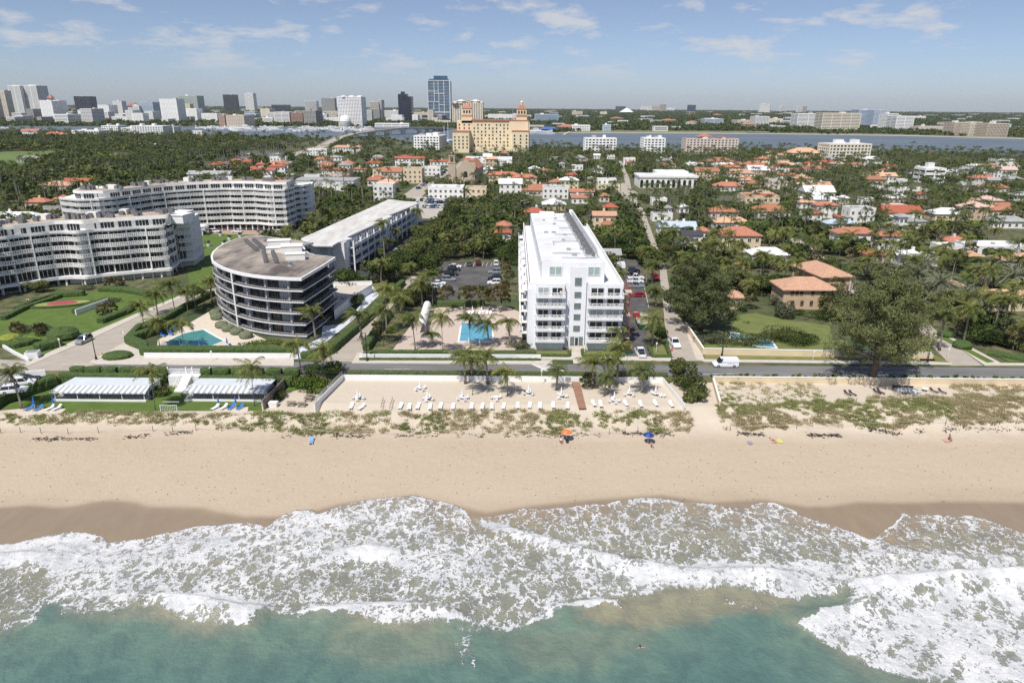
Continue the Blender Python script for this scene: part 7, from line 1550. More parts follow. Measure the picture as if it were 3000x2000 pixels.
def palm_type(kind,seed,lod=0):
 k=(kind,seed,lod)
 if k in PALMS: return PALMS[k]
 V,F=palm_mesh(kind,seed,lod); m={'coco':LF_PALM,'royal':LF_ROY,'date':LF_DATE,'sabal':LF_SAB}[kind]
 crown=npmesh('crown',V,F,[m]); rg=random.Random(seed+5); lean={'coco':(rg.uniform(-.9,.9),rg.uniform(-.5,.5)),'royal':(0,0),'date':(0,0),'sabal':(rg.uniform(-.2,.2),0)}[kind]
 tb,top=trunk_mb(9.0,{'coco':.17,'royal':.26,'date':.34,'sabal':.2}[kind],{'coco':.11,'royal':.16,'date':.3,'sabal':.17}[kind],lean,seed,6 if lod else 9)
 if kind=='coco' and not lod:
  for k2 in range(6): a=k2*1.05; tb.lathe([(.02,-.15),(.15,0),(.02,.16)],top[0]+.25*math.cos(a),top[1]+.25*math.sin(a),8.75,6,mi=1)
 tr=tb.mesh('trunk',[BARK,LF_SAB],True); dead=None
 if kind in('date','sabal','coco') and not lod:
  V,F=[],[]; rg=random.Random(seed+9)
  for i in range(7 if kind=='coco' else 16): frond(V,F,(0,0,-.1),i*2.4,-.9-rg.random()*.5,{'coco':2.6,'date':3.2,'sabal':1.3}[kind],.5,.35,6,rg=rg)
  dead=npmesh('dry_fronds',V,F,[DEADF])
 PALMS[k]=(tr,crown,dead,top); return PALMS[k]
PNAME={'coco':('coconut_palm','coconut palm'),'royal':('royal_palm','royal palm'),'date':('date_palm','date palm'),'sabal':('cabbage_palm','cabbage palm')}
def palm(kind,x,y,z,h,seed=0,lod=0,rz=0,cs=1.0,label=None,group=None,lean=None):
 tr,cr,dead,top=palm_type(kind,seed,lod); r=bpy.data.objects.new(PNAME[kind][0],None); COL.objects.link(r); r.location=(x,y,z); r.rotation_euler=(0,0,rz); tag(r,label,PNAME[kind][1],group)
 th=max(1.0,h-{'coco':1.6,'royal':1.6,'date':1.8,'sabal':1.1}[kind]*cs); t=link('trunk',tr,r); sx=1 if lean is None else lean; t.scale=(sx*min(1.3,th/9),min(1.3,th/9),th/9)
 c=link('crown',cr,r); c.location=(top[0]*t.scale[0],top[1]*t.scale[1],th); c.scale=(cs,cs,cs)
 if dead: d=link('dry_fronds',dead,r); d.location=c.location; d.scale=(cs,cs,cs)
 return r
def crown_cards(seed,n,rx,rz,size,lobes=7,flat=.6):
 rg=np.random.RandomState(seed); L_=rg.uniform(-1,1,(lobes,3)); L_[:,:2]*=.62; L_[:,2]=L_[:,2]*.32; lr=rg.uniform(.35,.62,lobes); k=rg.randint(0,lobes,n)
 d=rg.normal(size=(n,3)); d/=np.linalg.norm(d,axis=1)[:,None]; rad=rg.uniform(.55,1.0,n)**.5; c=L_[k]+d*(lr[k]*rad)[:,None]; c[:,2]=np.maximum(c[:,2],-.55+rg.uniform(0,.15,n)); c*=np.array([rx,rx,rz])
 nr=d+rg.normal(scale=.55,size=(n,3))+np.array([0,0,.35]); nr/=np.linalg.norm(nr,axis=1)[:,None]; t=np.cross(nr,rg.normal(size=(n,3))); t/=np.linalg.norm(t,axis=1)[:,None]; b=np.cross(nr,t); s=size*rg.uniform(.6,1.35,n)[:,None]
 V=np.stack([c-t*s,c-b*s*.55,c+t*s,c+b*s*.55],1).reshape(-1,3); F=np.arange(n*4).reshape(-1,4); return V,F
TREES={}
def tree_type(kind,seed):
 k=(kind,seed)
 if k in TREES: return TREES[k]
 m={'a':LF_A,'b':LF_B,'c':LF_C,'d':LF_D}[kind]; V,F=crown_cards(seed,2100,4.6,3.4,.34,9); cr=npmesh('crown',V,F,[m]); b=MB(); rg=random.Random(seed); b.tube([(0,0,0),(.1,0,2.2),(.2,.1,4)],[.32,.24,.16],7)
 for i in range(5): a=i*1.26; b.tube([(.1,0,2.0),(1.2*math.cos(a),1.2*math.sin(a),3.2),(2.6*math.cos(a),2.6*math.sin(a),4.4)],[.16,.1,.05],5)
 TREES[k]=(b.mesh('trunk',[BARKB],True),cr); return TREES[k]
def tree(kind,x,y,z,s,sz,seed,rz,label,group,name='broadleaf_tree',cat='tree'):
 tr,cr=tree_type(kind,seed); r=bpy.data.objects.new(name,None); COL.objects.link(r); r.location=(x,y,z); r.rotation_euler=(0,0,rz); tag(r,label,cat,group); t=link('trunk',tr,r); t.scale=(s,s,sz); c=link('crown',cr,r); c.location=(0,0,4.4*sz); c.scale=(s,s,sz); return r
PL=[]
for spec in '''I 190 725 95 400 coco on the beach lawn nearest the left edge
I 1340 742 1288 410 coco standing on the lawn between the two cabanas
J 135 705 95 370 coco in front of the right cabana awning
J 537 430 490 160 coco between road and beach shrubs, below the oval block
J 740 445 718 200 coco at the road corner right of the oval block's ramp
G 1175 1395 1105 1120 coco leaning before the front edge of the oval block
G 1610 1440 1550 1150 coco leaning over the side street right of the oval block
G 1800 1450 1785 1120 coco tall in the planting left of the pool garden
G 1760 1400 1750 1260 sabal short and brown in the planting left of the pool garden
G 1830 1340 1810 920 coco tallest above the side street hedge
G 1960 1150 1940 980 coco in the strip between side street and square car park
G 2090 1495 2060 1190 coco on the left part of the pool garden paving
G 2345 1530 2330 1170 coco right of the striped pool shelter
G 2250 1450 2245 1330 coco small, next to the striped pool shelter
G 2155 1095 2140 870 coco beside the square car park hedge, left one
G 2250 1090 2245 790 coco beside the square car park hedge, right one
H 1350 1225 1292 915 coco at the left bend of the tall pool hedge
H 1470 1320 1435 1070 coco just left of the kite-shaped pool
H 1690 1312 1662 1070 coco rising over the near edge of the kite-shaped pool
H 1450 1010 1420 815 coco on the lawn side of the left street, second nearest
H 1608 985 1560 720 coco tallest along the left street
H 1730 1015 1706 800 coco along the street hedge, third from the oval block
H 1800 965 1775 755 coco along the street hedge, second from the oval block
H 1885 935 1855 795 coco small one along the street hedge
H 1950 900 1925 690 coco against the left side of the oval block
J 1952 512 1900 250 coco left of the trio on the sand terrace
J 2012 607 2000 300 coco nearest of the trio on the sand terrace
J 2143 512 2115 250 coco right of the trio on the sand terrace
K 258 610 243 395 coco alone on the sand terrace before the crosswalk
K 680 567 682 375 coco slender one just left of the gate bins
K 990 552 955 305 coco leftmost of the clump right of the boardwalk
K 945 548 940 475 sabal tiny fan palm right of the boardwalk
K 1088 615 1110 450 coco short leaning one right of the boardwalk
K 1132 545 1125 300 coco in the middle of the clump right of the boardwalk
K 1197 520 1190 185 coco tallest of the clump right of the boardwalk
K 1415 588 1398 375 coco alone with a bush at its foot on the terrace
E 245 1480 235 1190 coco at the left corner of the rectangular pool
E 413 1445 395 1225 coco at the right corner of the rectangular pool
E 612 1425 580 1215 coco between the rectangular pool and the white tower
E 195 1132 192 945 sabal first brown-skirted one behind the pool terrace
E 258 1105 255 945 sabal second brown-skirted one behind the pool terrace
E 362 1118 352 940 sabal third brown-skirted one behind the pool terrace
E 430 1140 428 960 sabal fourth brown-skirted one behind the pool terrace
E 520 1145 515 925 sabal bushy one nearest the white tower
E 565 1130 560 1000 sabal small one nearest the white tower
E 28 1150 20 945 sabal brown-skirted one at the left of the pool terrace
E 570 830 575 690 sabal upper one at the edge of the square car park
E 600 900 610 780 sabal middle one at the edge of the square car park
E 560 960 555 880 sabal lower one at the edge of the square car park
E 1905 1010 1890 700 coco beside the white tower's car park, farthest
E 1860 900 1850 560 coco behind the red car on the side street
E 1950 1100 1945 935 coco beside the white tower's car park, middle
E 1915 1455 1895 1190 coco beside the white tower's car park, nearest
E 1605 1500 1590 1290 coco against the right corner of the white tower
G 1810 665 1782 320 coco tallest in the long wing's car park
G 1858 625 1850 490 coco in the long wing's car park, second
G 1925 525 1905 390 coco in the long wing's car park, third
G 1780 645 1775 580 coco smallest in the long wing's car park
G 2115 440 2098 200 coco at the far end of the long wing
G 2090 440 2088 365 coco low one at the far end of the long wing
G 1182 410 1152 245 coco at the drive between rear condominium and long wing
F 1768 1005 1775 740 coco on the verge left of the right-hand street
F 1935 945 1905 700 coco between the ball shrubs of the right-hand street
F 2215 880 2190 640 coco windblown before the cream house at right
F 2060 850 2070 610 coco windblown left of the cream house at right
F 2335 860 2330 640 coco windblown at the right edge of the picture
F 1740 700 1740 520 date broad grey-green one right of the feathery tree
F 1590 640 1590 465 date second broad one right of the feathery tree
F 2062 600 2060 450 date broad one before the brown-roofed house
F 2240 640 2240 475 date broad one at the right edge
F 1650 520 1650 380 date farthest broad one behind the feathery tree
F 1900 760 1895 600 date lower broad one in the right-hand gardens
F 465 720 470 600 sabal brown-skirted one in the villa garden
F 900 330 905 235 coco over the street behind the villa, left one
F 925 345 930 250 coco over the street behind the villa, right one
H 1010 760 1010 720 sabal bushy one at the foot of the left condominium
H 1100 755 1100 730 sabal second bushy one at the foot of the left condominium
H 170 1190 165 1130 sabal in the rockery at lower left
H 380 1200 375 1150 sabal right one in the rockery at lower left
H 950 1010 945 950 sabal in the hedge island beside the V-shaped hedge
H 1030 1010 1030 960 sabal right one in the hedge island beside the V-shaped hedge'''.split('\n'):
 a=spec.split(' ',6); c,bx,by,cx,cy,k=a[0],*[float(t) for t in a[1:5]],a[5]; base=PT(*q(c,bx,by))
 if base[1]>YW: base=P(*q(c,bx,by))
 h=topz(base[0],base[1],q(c,cx,cy)[1])-base[2]; cxw=(Q(c,cx,cy,h+base[2])[0]-base[0])
 h=max(2.2,h); kd={'coco':'windblown coconut palm','sabal':'cabbage palm','date':'date palm'}[k]; lab=kd+' '+a[6];
 i=len(PL); sd=i%5; cs={'coco':.92,'sabal':1.0,'date':1.28}[k]*(1 if h>5 else .75)
 r=palm(k,*base,h+ (1.2 if k!='sabal' else .6)*cs,seed=sd,rz=0,cs=cs,label=' '.join(lab.split()[:16]),group='palms near the beach road')
 tr=[o for o in r.children if o.name.startswith('trunk')][0]; tp=PALMS[(k,sd,0)][3]; lx=cxw
 if k=='coco' and abs(tp[0])>.05:
  f=max(-3.5,min(3.5,lx/tp[0])); tr.scale=(f if abs(f)>.25 else .25,tr.scale[1],tr.scale[2])
  tr.scale=(abs(tr.scale[0]),tr.scale[1],tr.scale[2]); sgn=1 if f>0 else -1
  if sgn<0: tr.rotation_euler=(0,0,math.pi)
  for o in r.children:
   if o is not tr: o.location.x=tp[0]*tr.scale[0]*sgn; o.location.y=tp[1]*tr.scale[1]*sgn
  if abs(f)>1.6: tr.scale=(1.6,tr.scale[1],tr.scale[2]); [setattr(o.location,'x',tp[0]*1.6*sgn) for o in r.children if o is not tr]
 for o in r.children:
  if o is not tr: o.rotation_euler=(0,0,random.Random(i).uniform(-.35,.35))
 PL.append(base)
 keep([(base[0]-1,base[1]-1),(base[0]+1,base[1]-1),(base[0]+1,base[1]+1),(base[0]-1,base[1]+1)],.5)
def casuarina(x,y,h,w,seed,label,n=17000,base_clear=.12):
 rg=np.random.RandomState(seed); r=empty('casuarina',(x,y,0),label,'casuarina tree'); tb=MB(); tb.tube([(0,0,0),(.1,0,h*.2),(-.2,.1,h*.45),(.1,0,h*.72)],[.75,.55,.34,.14],10)
 nb=46; tips=[]
 for i in range(nb):
  t=base_clear+(.93-base_clear)*(i/nb); a=i*2.4+rg.uniform(-.3,.3); z0=h*t*.78; prof=math.sin(math.pi*min(1,(t*.80+.22)))**.75; L_=w/2*prof*rg.uniform(.55,1.2); p0=np.array([0,0,z0]); e=np.array([math.cos(a)*L_,math.sin(a)*L_,z0+h*.20*rg.uniform(.5,1.1)]); m=(p0+e)/2+np.array([0,0,-h*.02])
  tb.tube([tuple(p0),tuple(m),tuple(e)],[.16*(1.1-t),.10*(1.1-t),.03],5); tips.append((p0,m,e,L_))
 C=[];D=[];S=[]
 per=n//nb
 for p0,m,e,L_ in tips:
  npuff=9;
  for k in range(npuff):
   t=rg.uniform(.35,1.1); c=p0*(1-t)**2+2*m*t*(1-t)+e*t*t+rg.normal(scale=[L_*.13,L_*.13,h*.018]); rad=rg.uniform(.55,1.2)*w*.052; q_=per//npuff
   d=rg.normal(size=(q_,3)); d/=np.linalg.norm(d,axis=1)[:,None]; C.append(c+d*(rad*rg.uniform(.2,1,q_)**.5)[:,None]*np.array([1,1,.75])); D.append(d)
 C=np.concatenate(C); D=np.concatenate(D); q_=len(C); up=np.array([0,0,1.]); ax=D*.8+rg.normal(scale=.5,size=(q_,3))+up*.25; ax/=np.linalg.norm(ax,axis=1)[:,None]; sd=np.cross(ax,rg.normal(size=(q_,3))); sd/=np.linalg.norm(sd,axis=1)[:,None]; ln=rg.uniform(.5,1.2,q_)[:,None]*.55; wd=.10
 V=np.stack([C-sd*wd,C+sd*wd,C+ax*ln+sd*.02,C+ax*ln-sd*.02],1).reshape(-1,3); F=np.arange(q_*4).reshape(-1,4)
 tb.build('trunk',BARKB,r,True); link('crown',npmesh('crown',V,F,[LF_CAS]),r); keep([(x-3,y-2),(x+3,y-2),(x+3,y+3),(x-3,y+3)],1); return r
b1=Q('F',90,900); casuarina(b1[0]+1.8,b1[1]+3.5,topz(b1[0],b1[1]+3,742)+1,19,3,'dense feathery casuarina on the corner of the straight side street and villa garden',n=26000)
b2=Q('L',1197,418); casuarina(b2[0],136.4,topz(b2[0],136.5,752),24,8,'giant feathery casuarina growing out of the tan beach wall beside the road',n=34000,base_clear=.17)
def kept(X,Y,extra=0.0):
 ok=np.ones(len(X),bool)
 for poly,m in KEEP:
  m+=extra; xs_=[p[0] for p in poly]; ys_=[p[1] for p in poly]; sel=ok&(X>min(xs_)-m)&(X<max(xs_)+m)&(Y>min(ys_)-m)&(Y<max(ys_)+m)
  if sel.any(): idx=np.where(sel)[0]; ok[idx]=sdf(X[idx],Y[idx],poly)<-m
 return ok
nr=np.random.RandomState(12)
def grid_pts(y0,y1,sp,xr=.92,pad=40):
 out=[]
 yy=y0
 while yy<y1:
  s=sp*(1+max(0,(yy-400))/1400); xm=yy*xr+pad; n=int(2*xm/s); x=np.linspace(-xm,xm,n)+nr.uniform(-.45,.45,n)*s; out.append(np.stack([x,yy+nr.uniform(-.45,.45,n)*s],1)); yy+=s
 return np.concatenate(out)
pts=grid_pts(147,1230,6.6); X,Y=pts[:,0],pts[:,1]
ok=kept(X,Y,1.6); X,Y=X[ok],Y[ok]
px_=np.array([pix(a,b,0) for a,b in zip(X,Y)]); ok=(px_[:,0]>-450)&(px_[:,0]<3450)
def inzone(U,V_,poly): return sdf(U,V_,poly)>0
U,V_=px_[:,0],px_[:,1]
for z in ([(-200,1110),(0,1110),(300,1060),(600,960),(620,830),(560,770),(0,880),(-200,900)],[(560,1062),(900,1062),(1000,980),(980,850),(900,740),(620,690),(560,760)],[(1130,1055),(1540,1055),(1540,880),(1240,885)],[(1600,1062),(2070,1062),(1960,900),(1850,860),(1700,960)],[(2060,960),(2400,1050),(2700,1055),(2700,1000),(2420,960),(2150,905)]): ok&=~inzone(U,V_,z)
dn=fbm(X,Y,.02,101,2); ok&=~((Y>260)&(dn<np.where(U>1500,.30,.36))&~((U>1130)&(U<1560)&(V_>520)&(V_<790))); ok&=~((U>560)&(U<1450)&(V_>400)&(V_<530)&(nr.rand(len(X))<.5))
X,Y,U,V_=X[ok],Y[ok],U[ok],V_[ok]; order=np.argsort(Y); X,Y,U,V_=X[order],Y[order],U[order],V_[order]
kindn=fbm(X,Y,.03,55,2); rr=nr.rand(len(X))
palmish=rr<np.where(U<1150,.30,np.where(U>1900,.62,.45)); palmish&=~((U>1150)&(U<1540)&(V_>560)&(rr>.25))
royal=(U<1150)&(Y>380)&palmish
cnt={'coco':0,'royal':0,'tree':0,'sabal':0}; SP=[];ST_=[]
for i in range(len(X)):
 x,y=float(X[i]),float(Y[i]); rz=float(nr.uniform(0,6.28));
 if palmish[i]:
  k='royal' if royal[i] else ('sabal' if (Y[i]<320 and nr.rand()<.22) else 'coco'); lim={'coco':235,'royal':145,'sabal':80}[k]; h={'royal':nr.uniform(9,14),'coco':nr.uniform(6.5,11.5),'sabal':nr.uniform(4,6.5)}[k]
  if cnt[k]<lim:
   cnt[k]+=1; s,n=side_words(x,y); adj={'royal':'tall straight royal palm','coco':('tall ' if h>9.3 else 'medium ')+'coconut palm','sabal':'cabbage palm'}[k]
   palm(k,x,y,0,h,seed=i%5,lod=0 if y<330 else 1,rz=float(nr.uniform(-.5,.5)),cs=float(nr.uniform(.72,.95)) if k!='sabal' else 1.0,label=f"{adj} in the greenery {s} the {n}",group={'royal':'royal palms of the leafy town','coco':'coconut palms of the leafy town','sabal':'cabbage palms of the leafy town'}[k])
  else: SP.append((x,y,h,1.0,i%5,rz))
 else:
  s_=nr.uniform(.62,1.25)*(1.08 if y<330 else (1.5 if U[i]<850 and Y[i]>430 else .92)); sz=s_*nr.uniform(.72,1.0); kd='a' if kindn[i]<.42 else ('b' if kindn[i]<.58 else ('c' if rr[i]>.9 else 'a')); kd='d' if nr.rand()<.05 else kd
  if cnt['tree']<290:
   cnt['tree']+=1; s,n=side_words(x,y); nm={'a':'dark green','b':'olive green','c':'bright green','d':'grey-green'}[kd]
   tree(kd,x,y,-.6,s_,sz,i%4,rz,f"{'large' if s_>.95 else 'small'} {nm} bushy tree {s} the {n}",'broadleaf trees of the leafy town')
  else: ST_.append((x,y,s_,sz,kd,i%4,rz))
def scatter(name,tpl,inst,mats,label,cat,fm=None):
 VV=[];FF_=[];MM=[];b=0
 for ti,(V,F,mi) in enumerate(tpl):
  I=np.array([t[1:] for t in inst if t[0]==ti],float)
  if not len(I): continue
  V=np.asarray(V,float); F=np.asarray(F); c,s=np.cos(I[:,5]),np.sin(I[:,5])
  x=(V[None,:,0]*c[:,None]-V[None,:,1]*s[:,None])*I[:,3:4]+I[:,0:1]; y=(V[None,:,0]*s[:,None]+V[None,:,1]*c[:,None])*I[:,3:4]+I[:,1:2]; z=V[None,:,2]*I[:,4:5]+I[:,2:3]
  VV.append(np.stack([x,y,z],-1).reshape(-1,3)); f=(F[None]+(np.arange(len(I))*len(V))[:,None,None]).reshape(-1,F.shape[1])+b; FF_.append(f); MM.append(np.full(len(f),mi)); b+=len(I)*len(V)
 me=npmesh(name,np.concatenate(VV),np.concatenate(FF_),mats,fm=np.concatenate(MM)); o=link(name,me); tag(o,label,cat,kind='stuff'); return o
def lodcrown(seed,n,size):
 V,F=crown_cards(seed,n,4.6,3.3,size,8); V=V.copy(); V[:,2]+=4.0; return V,F
mi={'a':0,'b':1,'c':2,'d':3}; tpl=[]; key={}
for kd in 'abcd':
 for s in range(3): key[(kd,s)]=len(tpl); V,F=lodcrown(s*7+mi[kd],150,.85); tpl.append((V,F,mi[kd]))
scatter('woodland',tpl,[(key[(kd,s%3)],x,y,-.8,s_,sz,rz) for x,y,s_,sz,kd,s,rz in ST_],[LF_A,LF_B,LF_C,LF_D],'broadleaf tree canopy filling the town gardens towards the lagoon','tree canopy')
pt=[]
for s in range(5):
 V,F=palm_mesh('coco' if s%2 else 'royal',s,1); V=np.array(V)*.85; V[:,2]+=9.0; pt.append((V,np.array(F),0))
 V=np.array([(math.cos(a)*r_,math.sin(a)*r_,z) for z,r_ in ((0,.26),(9,.17)) for a in (0,2.09,4.19)]); F=np.array([(i,(i+1)%3,3+(i+1)%3) for i in range(3)]+[(i,3+(i+1)%3,3+i) for i in range(3)]); pt.append((V,F,1))
scatter('palm_grove',pt,[(2*s+j,x,y,0,.95,h/10.,rz) for x,y,h,_,s,rz in SP for j in (0,1)],[LF_ROY,BARK],'palm crowns rising over the town canopy towards the lagoon','palm grove')
ra=random.Random(3); n_=0
for (a,b,k,yj) in ((('A',860,1075),('A',1660,1010),26,0),(('A',900,1040),('A',1690,985),24,0),(('A',1690,925),('A',2352,905),26,0),(('A',1700,890),('A',2352,870),24,0),(('B',0,905),('B',560,790),24,0),(('B',30,860),('B',420,770),20,0),(('A',700,1070),('A',720,930),4,0)):
 for j in range(k):
  t=(j+ra.uniform(-.3,.3))/k; x_=a[1]+((b[1] if a[0]==b[0] else b[1])-a[1])*t; y_=a[2]+(b[2]-a[2])*t+ra.uniform(-4,4); p=Q(a[0],x_,y_)
  palm('royal',p[0],p[1],0,ra.uniform(11.5,15.5),seed=j%5,lod=1,rz=ra.uniform(-.5,.5),cs=1.0,label='tall straight royal palm in the long avenue row on the left',group='royal palms of the avenue'); n_+=1
for k,(x_,y_,t_) in enumerate(((1915,900,775),(1955,905,805),(2045,905,812),(2085,905,815),(2118,905,818),(2135,905,818),(2190,900,845),(2205,905,800),(2228,905,815),(2262,905,828),(2340,905,818),(1310,880,730),(1800,920,830))):
 p=Q('D',x_,y_); palm('royal',p[0],p[1],0,max(8,topz(p[0],p[1],q('D',x_,t_)[1])),seed=k%5,lod=1,cs=1.3,label='palm standing out against the lagoon water at the right',group='palms against the lagoon')
pts=[];yy=1330
while yy<8800:
 s=13*(1+(yy-1300)/1500); xm=yy*.82+60; n=int(2*xm/s); x=np.linspace(-xm,xm,n)+nr.uniform(-.45,.45,n)*s; pts.append(np.stack([x,yy+nr.uniform(-.45,.45,n)*s],1)); yy+=s
pts=np.concatenate(pts); X,Y=pts[:,0],pts[:,1]; ok=kept(X,Y,2); ok&=(vnoise(X,Y,.006,5)>.22); X,Y=X[ok],Y[ok]
ok=sdf(X,Y,lag)<-8; X,Y=X[ok],Y[ok]
ok=~((Y<1300)|((X<900)&(Y<1500)&(X<Y*.02))); X,Y=X[ok],Y[ok]
tpl=[]
for s in range(4): V,F=crown_cards(s+40,26,4.6,3.0,1.7,6); V=V.copy(); V[:,2]+=3.2; tpl.append((V,F,s%2))
inst=[(int(nr.randint(4)),float(a),float(b),-1.0,float(1.5*(1+(b-1300)/3500)*nr.uniform(.7,1.3)),float(nr.uniform(1.0,1.9)*(1+(b-1300)/9000)),float(nr.uniform(0,6.28))) for a,b in zip(X,Y)]
scatter('far_woodland',tpl,inst,[LF_A,LF_B],'continuous tree cover of the mainland across the lagoon to the horizon','tree canopy')
print('trees',cnt,len(SP),len(ST_),len(inst),n_)
def shrub(label,c,x,y,rx,h,kd,cards=900,size=.26,ry=None,z=None,name='shrub'):
 b=PT(*q(c,x,y)); V,F=crown_cards(int(x+y),cards,rx,h*.62,size,8); V=V.copy(); V[:,1]*=(ry or rx)/rx; V[:,2]+=h*.45; o=link(name,npmesh(name,V,F,[{'a':LF_A,'b':LF_B,'c':LF_C,'d':LF_D}[kd]])); o.location=(b[0],b[1],b[2] if z is None else z); tag(o,label,'shrub'); return o
for a in (('tall sea grape shrub, upper part of the clump at the right terrace fence','K',1750,440,3.0,4.2,'b',2200,.24,3.0),('sea grape shrub, middle part of the clump at the right terrace fence','K',1810,540,3.2,3.6,'b',2200,.24,3.4),('sea grape shrub, lowest part of the clump at the right terrace fence','K',1870,640,3.2,2.8,'b',2200,.24,3.0),
 ('dense green shrub between cabana fence and terrace wall, upper one','J',740,430,4.0,3.0,'a',1600,.24,2.5),('bright green shrub between cabana fence and terrace wall, middle one','J',560,500,3.6,2.2,'c',1500,.24,3.2),('bright green shrub lying against the slanting terrace wall','J',700,560,2.6,1.8,'c',1200,.24,4.0),('brownish shrub behind the right end of the right cabana','J',350,480,3.2,2.2,'d',1300,.24,3.0),('green shrub behind the grey wooden fence by the right cabana','J',330,620,2.2,1.8,'b',900,.24,3.0),
 ('round green bush at the foot of the left cabana\'s right end','I',1390,600,2.0,1.6,'b',800,.22,None),('yellow-green bush before the pool hedge of the oval block','J',200,190,5.5,1.6,'c',1600,.22,2.4),('low bush at the small tree on the terrace, right side','K',1430,480,1.6,1.6,'c',500,.2,None),('tiny yellow palm-like bush against the white terrace wall','K',1635,500,.9,.9,'c',160,.2,None),
 ('pale grey-green bush in front of the tan villa','F',620,690,3.4,4.0,'d',1500,.24,None),('second pale grey-green bush against the tan villa','F',860,680,3.0,3.4,'d',1300,.24,None),('bright lime green bush left of the tan villa','F',570,560,5.0,3.2,'c',1700,.26,None),('sparse brown-green thicket before the villa pool, left','F',230,955,5.0,3.2,'d',2000,.2,3.0),('sparse brown-green thicket before the villa pool, middle','F',420,965,7.0,3.4,'b',2600,.2,3.0),('sparse brown-green thicket before the villa pool, right','F',660,945,7.0,4.0,'b',3000,.22,3.4),('green thicket on the villa lawn before the feathery tree','F',850,955,6.0,3.4,'a',2200,.22,3.4),
 ('dark hedge-like shrub mass beside the right-hand street, far','F',2000,880,5,4.5,'a',2200,.28,6),('dark shrub mass beside the right-hand street, middle','F',2130,960,5,4.0,'a',2200,.28,4),('dark shrub mass at the right edge by the road','F',2290,1000,5,3.2,'b',2200,.28,4),('big square-topped brown hedge beside the long wing car park','G',1830,860,6.0,4.2,'d',2600,.26,4.5),('dark clipped shrub on the podium terrace, rear','G',1570,960,3.6,3.6,'a',1500,.24,None),('dark clipped shrub on the podium terrace, front','G',1510,1080,3.8,3.6,'a',1500,.24,None),('bright shrub in the pool garden planting','G',1870,1330,2.0,1.6,'c',600,.2,None),
 ('brown fan bush at the left foot of the white tower','E',690,1470,3.6,1.8,'d',1100,.24,1.8),('green bush by the small dry lawn near the stop sign','E',1960,1350,2.2,3.0,'a',900,.24,4),('spiky agave-like bush in the hedge island','H',1020,900,2.6,1.4,'d',600,.22,None),('pale bush row near the bottom left rockery','H',300,1150,5,1.6,'d',1100,.22,2),('reddish-brown bush at the foot of the left condominium','H',820,780,4,1.6,'d',900,.22,2)): shrub(*a)
for a in (('green shrubs at the foot of the tan villa, left','F',760,760,4,2.2,'b',1200,.24,2),('green shrubs at the foot of the tan villa, right','F',950,790,5,2.6,'a',1500,.24,2.4),('second small tree hiding the right end of the tan villa','F',1090,800,4.4,6.5,'b',2400,.26,None),('leafy tree hiding the left corner of the tan villa','F',700,775,2.6,4.6,'d',1800,.24,None),('small tree before the right half of the tan villa','F',1000,740,3.6,6.0,'a',2200,.26,None),('round shrub on the terrace of the tan villa','F',410,735,1.8,1.8,'a',600,.22,None)): shrub(*a)
for k in range(11):
 t=k/10; p=P(1205+140*t,780-165*t); o=tree('b',p[0],p[1],0,1.15,1.15,k%4,k*1.3,'tall olive tree in the row between gallery wing car park and square car park','row of tall trees beside the gallery wing car park')
PLT=MB(); V,F=crown_cards(5,70,.55,.5,.2,3); pm_=npmesh('plant',V+np.array([0,0,.45]),F,[LF_C]); ra=random.Random(9)
for k in range(62):
 x=43+k*1.55+ra.uniform(-.5,.5)
 if abs(x-b2[0])<1.2: continue
 o=link('plant',pm_); o.location=(x,136.5+ra.uniform(-.25,.3),0); s=ra.uniform(.6,1.35); o.scale=(s,s,s*ra.uniform(.8,1.4)); o.rotation_euler=(0,0,ra.uniform(0,6)); tag(o,'small spiky green plant in the verge between road and tan beach wall','plant','small plants along the tan beach wall')
def blades(n,spread,h,seed):
 rg=np.random.RandomState(seed); V=[];F=[]
 for i in range(n):
  a=rg.uniform(0,6.28); r_=rg.uniform(0,spread); x,y=math.cos(a)*r_,math.sin(a)*r_; l=rg.uniform(.6,1.1)*h; dx,dy=math.cos(a)*l*.5-.12,math.sin(a)*l*.5; wx=rg.uniform(-.05,.05); V+=[(x-.035,y+wx,0),(x+.035,y-wx,0),(x+dx,y+dy,l)]; F.append((3*i,3*i+1,3*i+2))
 return V,F
ZD=[[PT(u,v)[:2] for u,v in z] for z in (
 [(-60,1222),(0,1215),(170,1212),(300,1205),(520,1215),(780,1207),(900,1215),(1100,1205),(1130,1240),(1120,1265),(900,1275),(600,1245),(300,1240),(0,1245),(-60,1250)],
 [(1150,1212),(1400,1205),(1690,1205),(1735,1245),(1735,1262),(1600,1270),(1400,1265),(1100,1268)],
 [(1735,1207),(2015,1207),(2030,1245),(2010,1262),(1850,1265),(1760,1258)],
 [(2105,1190),(2300,1180),(2600,1165),(3060,1160),(3060,1235),(2700,1245),(2400,1248),(2140,1262),(2115,1235)],
 [(2100,1115),(2380,1120),(2430,1175),(2110,1190)],[(2790,1125),(3060,1115),(3060,1170),(2800,1175)])]
dens_=[6.5,8,7.5,10,2.2,5]; inst=[];ng=np.random.RandomState(2)
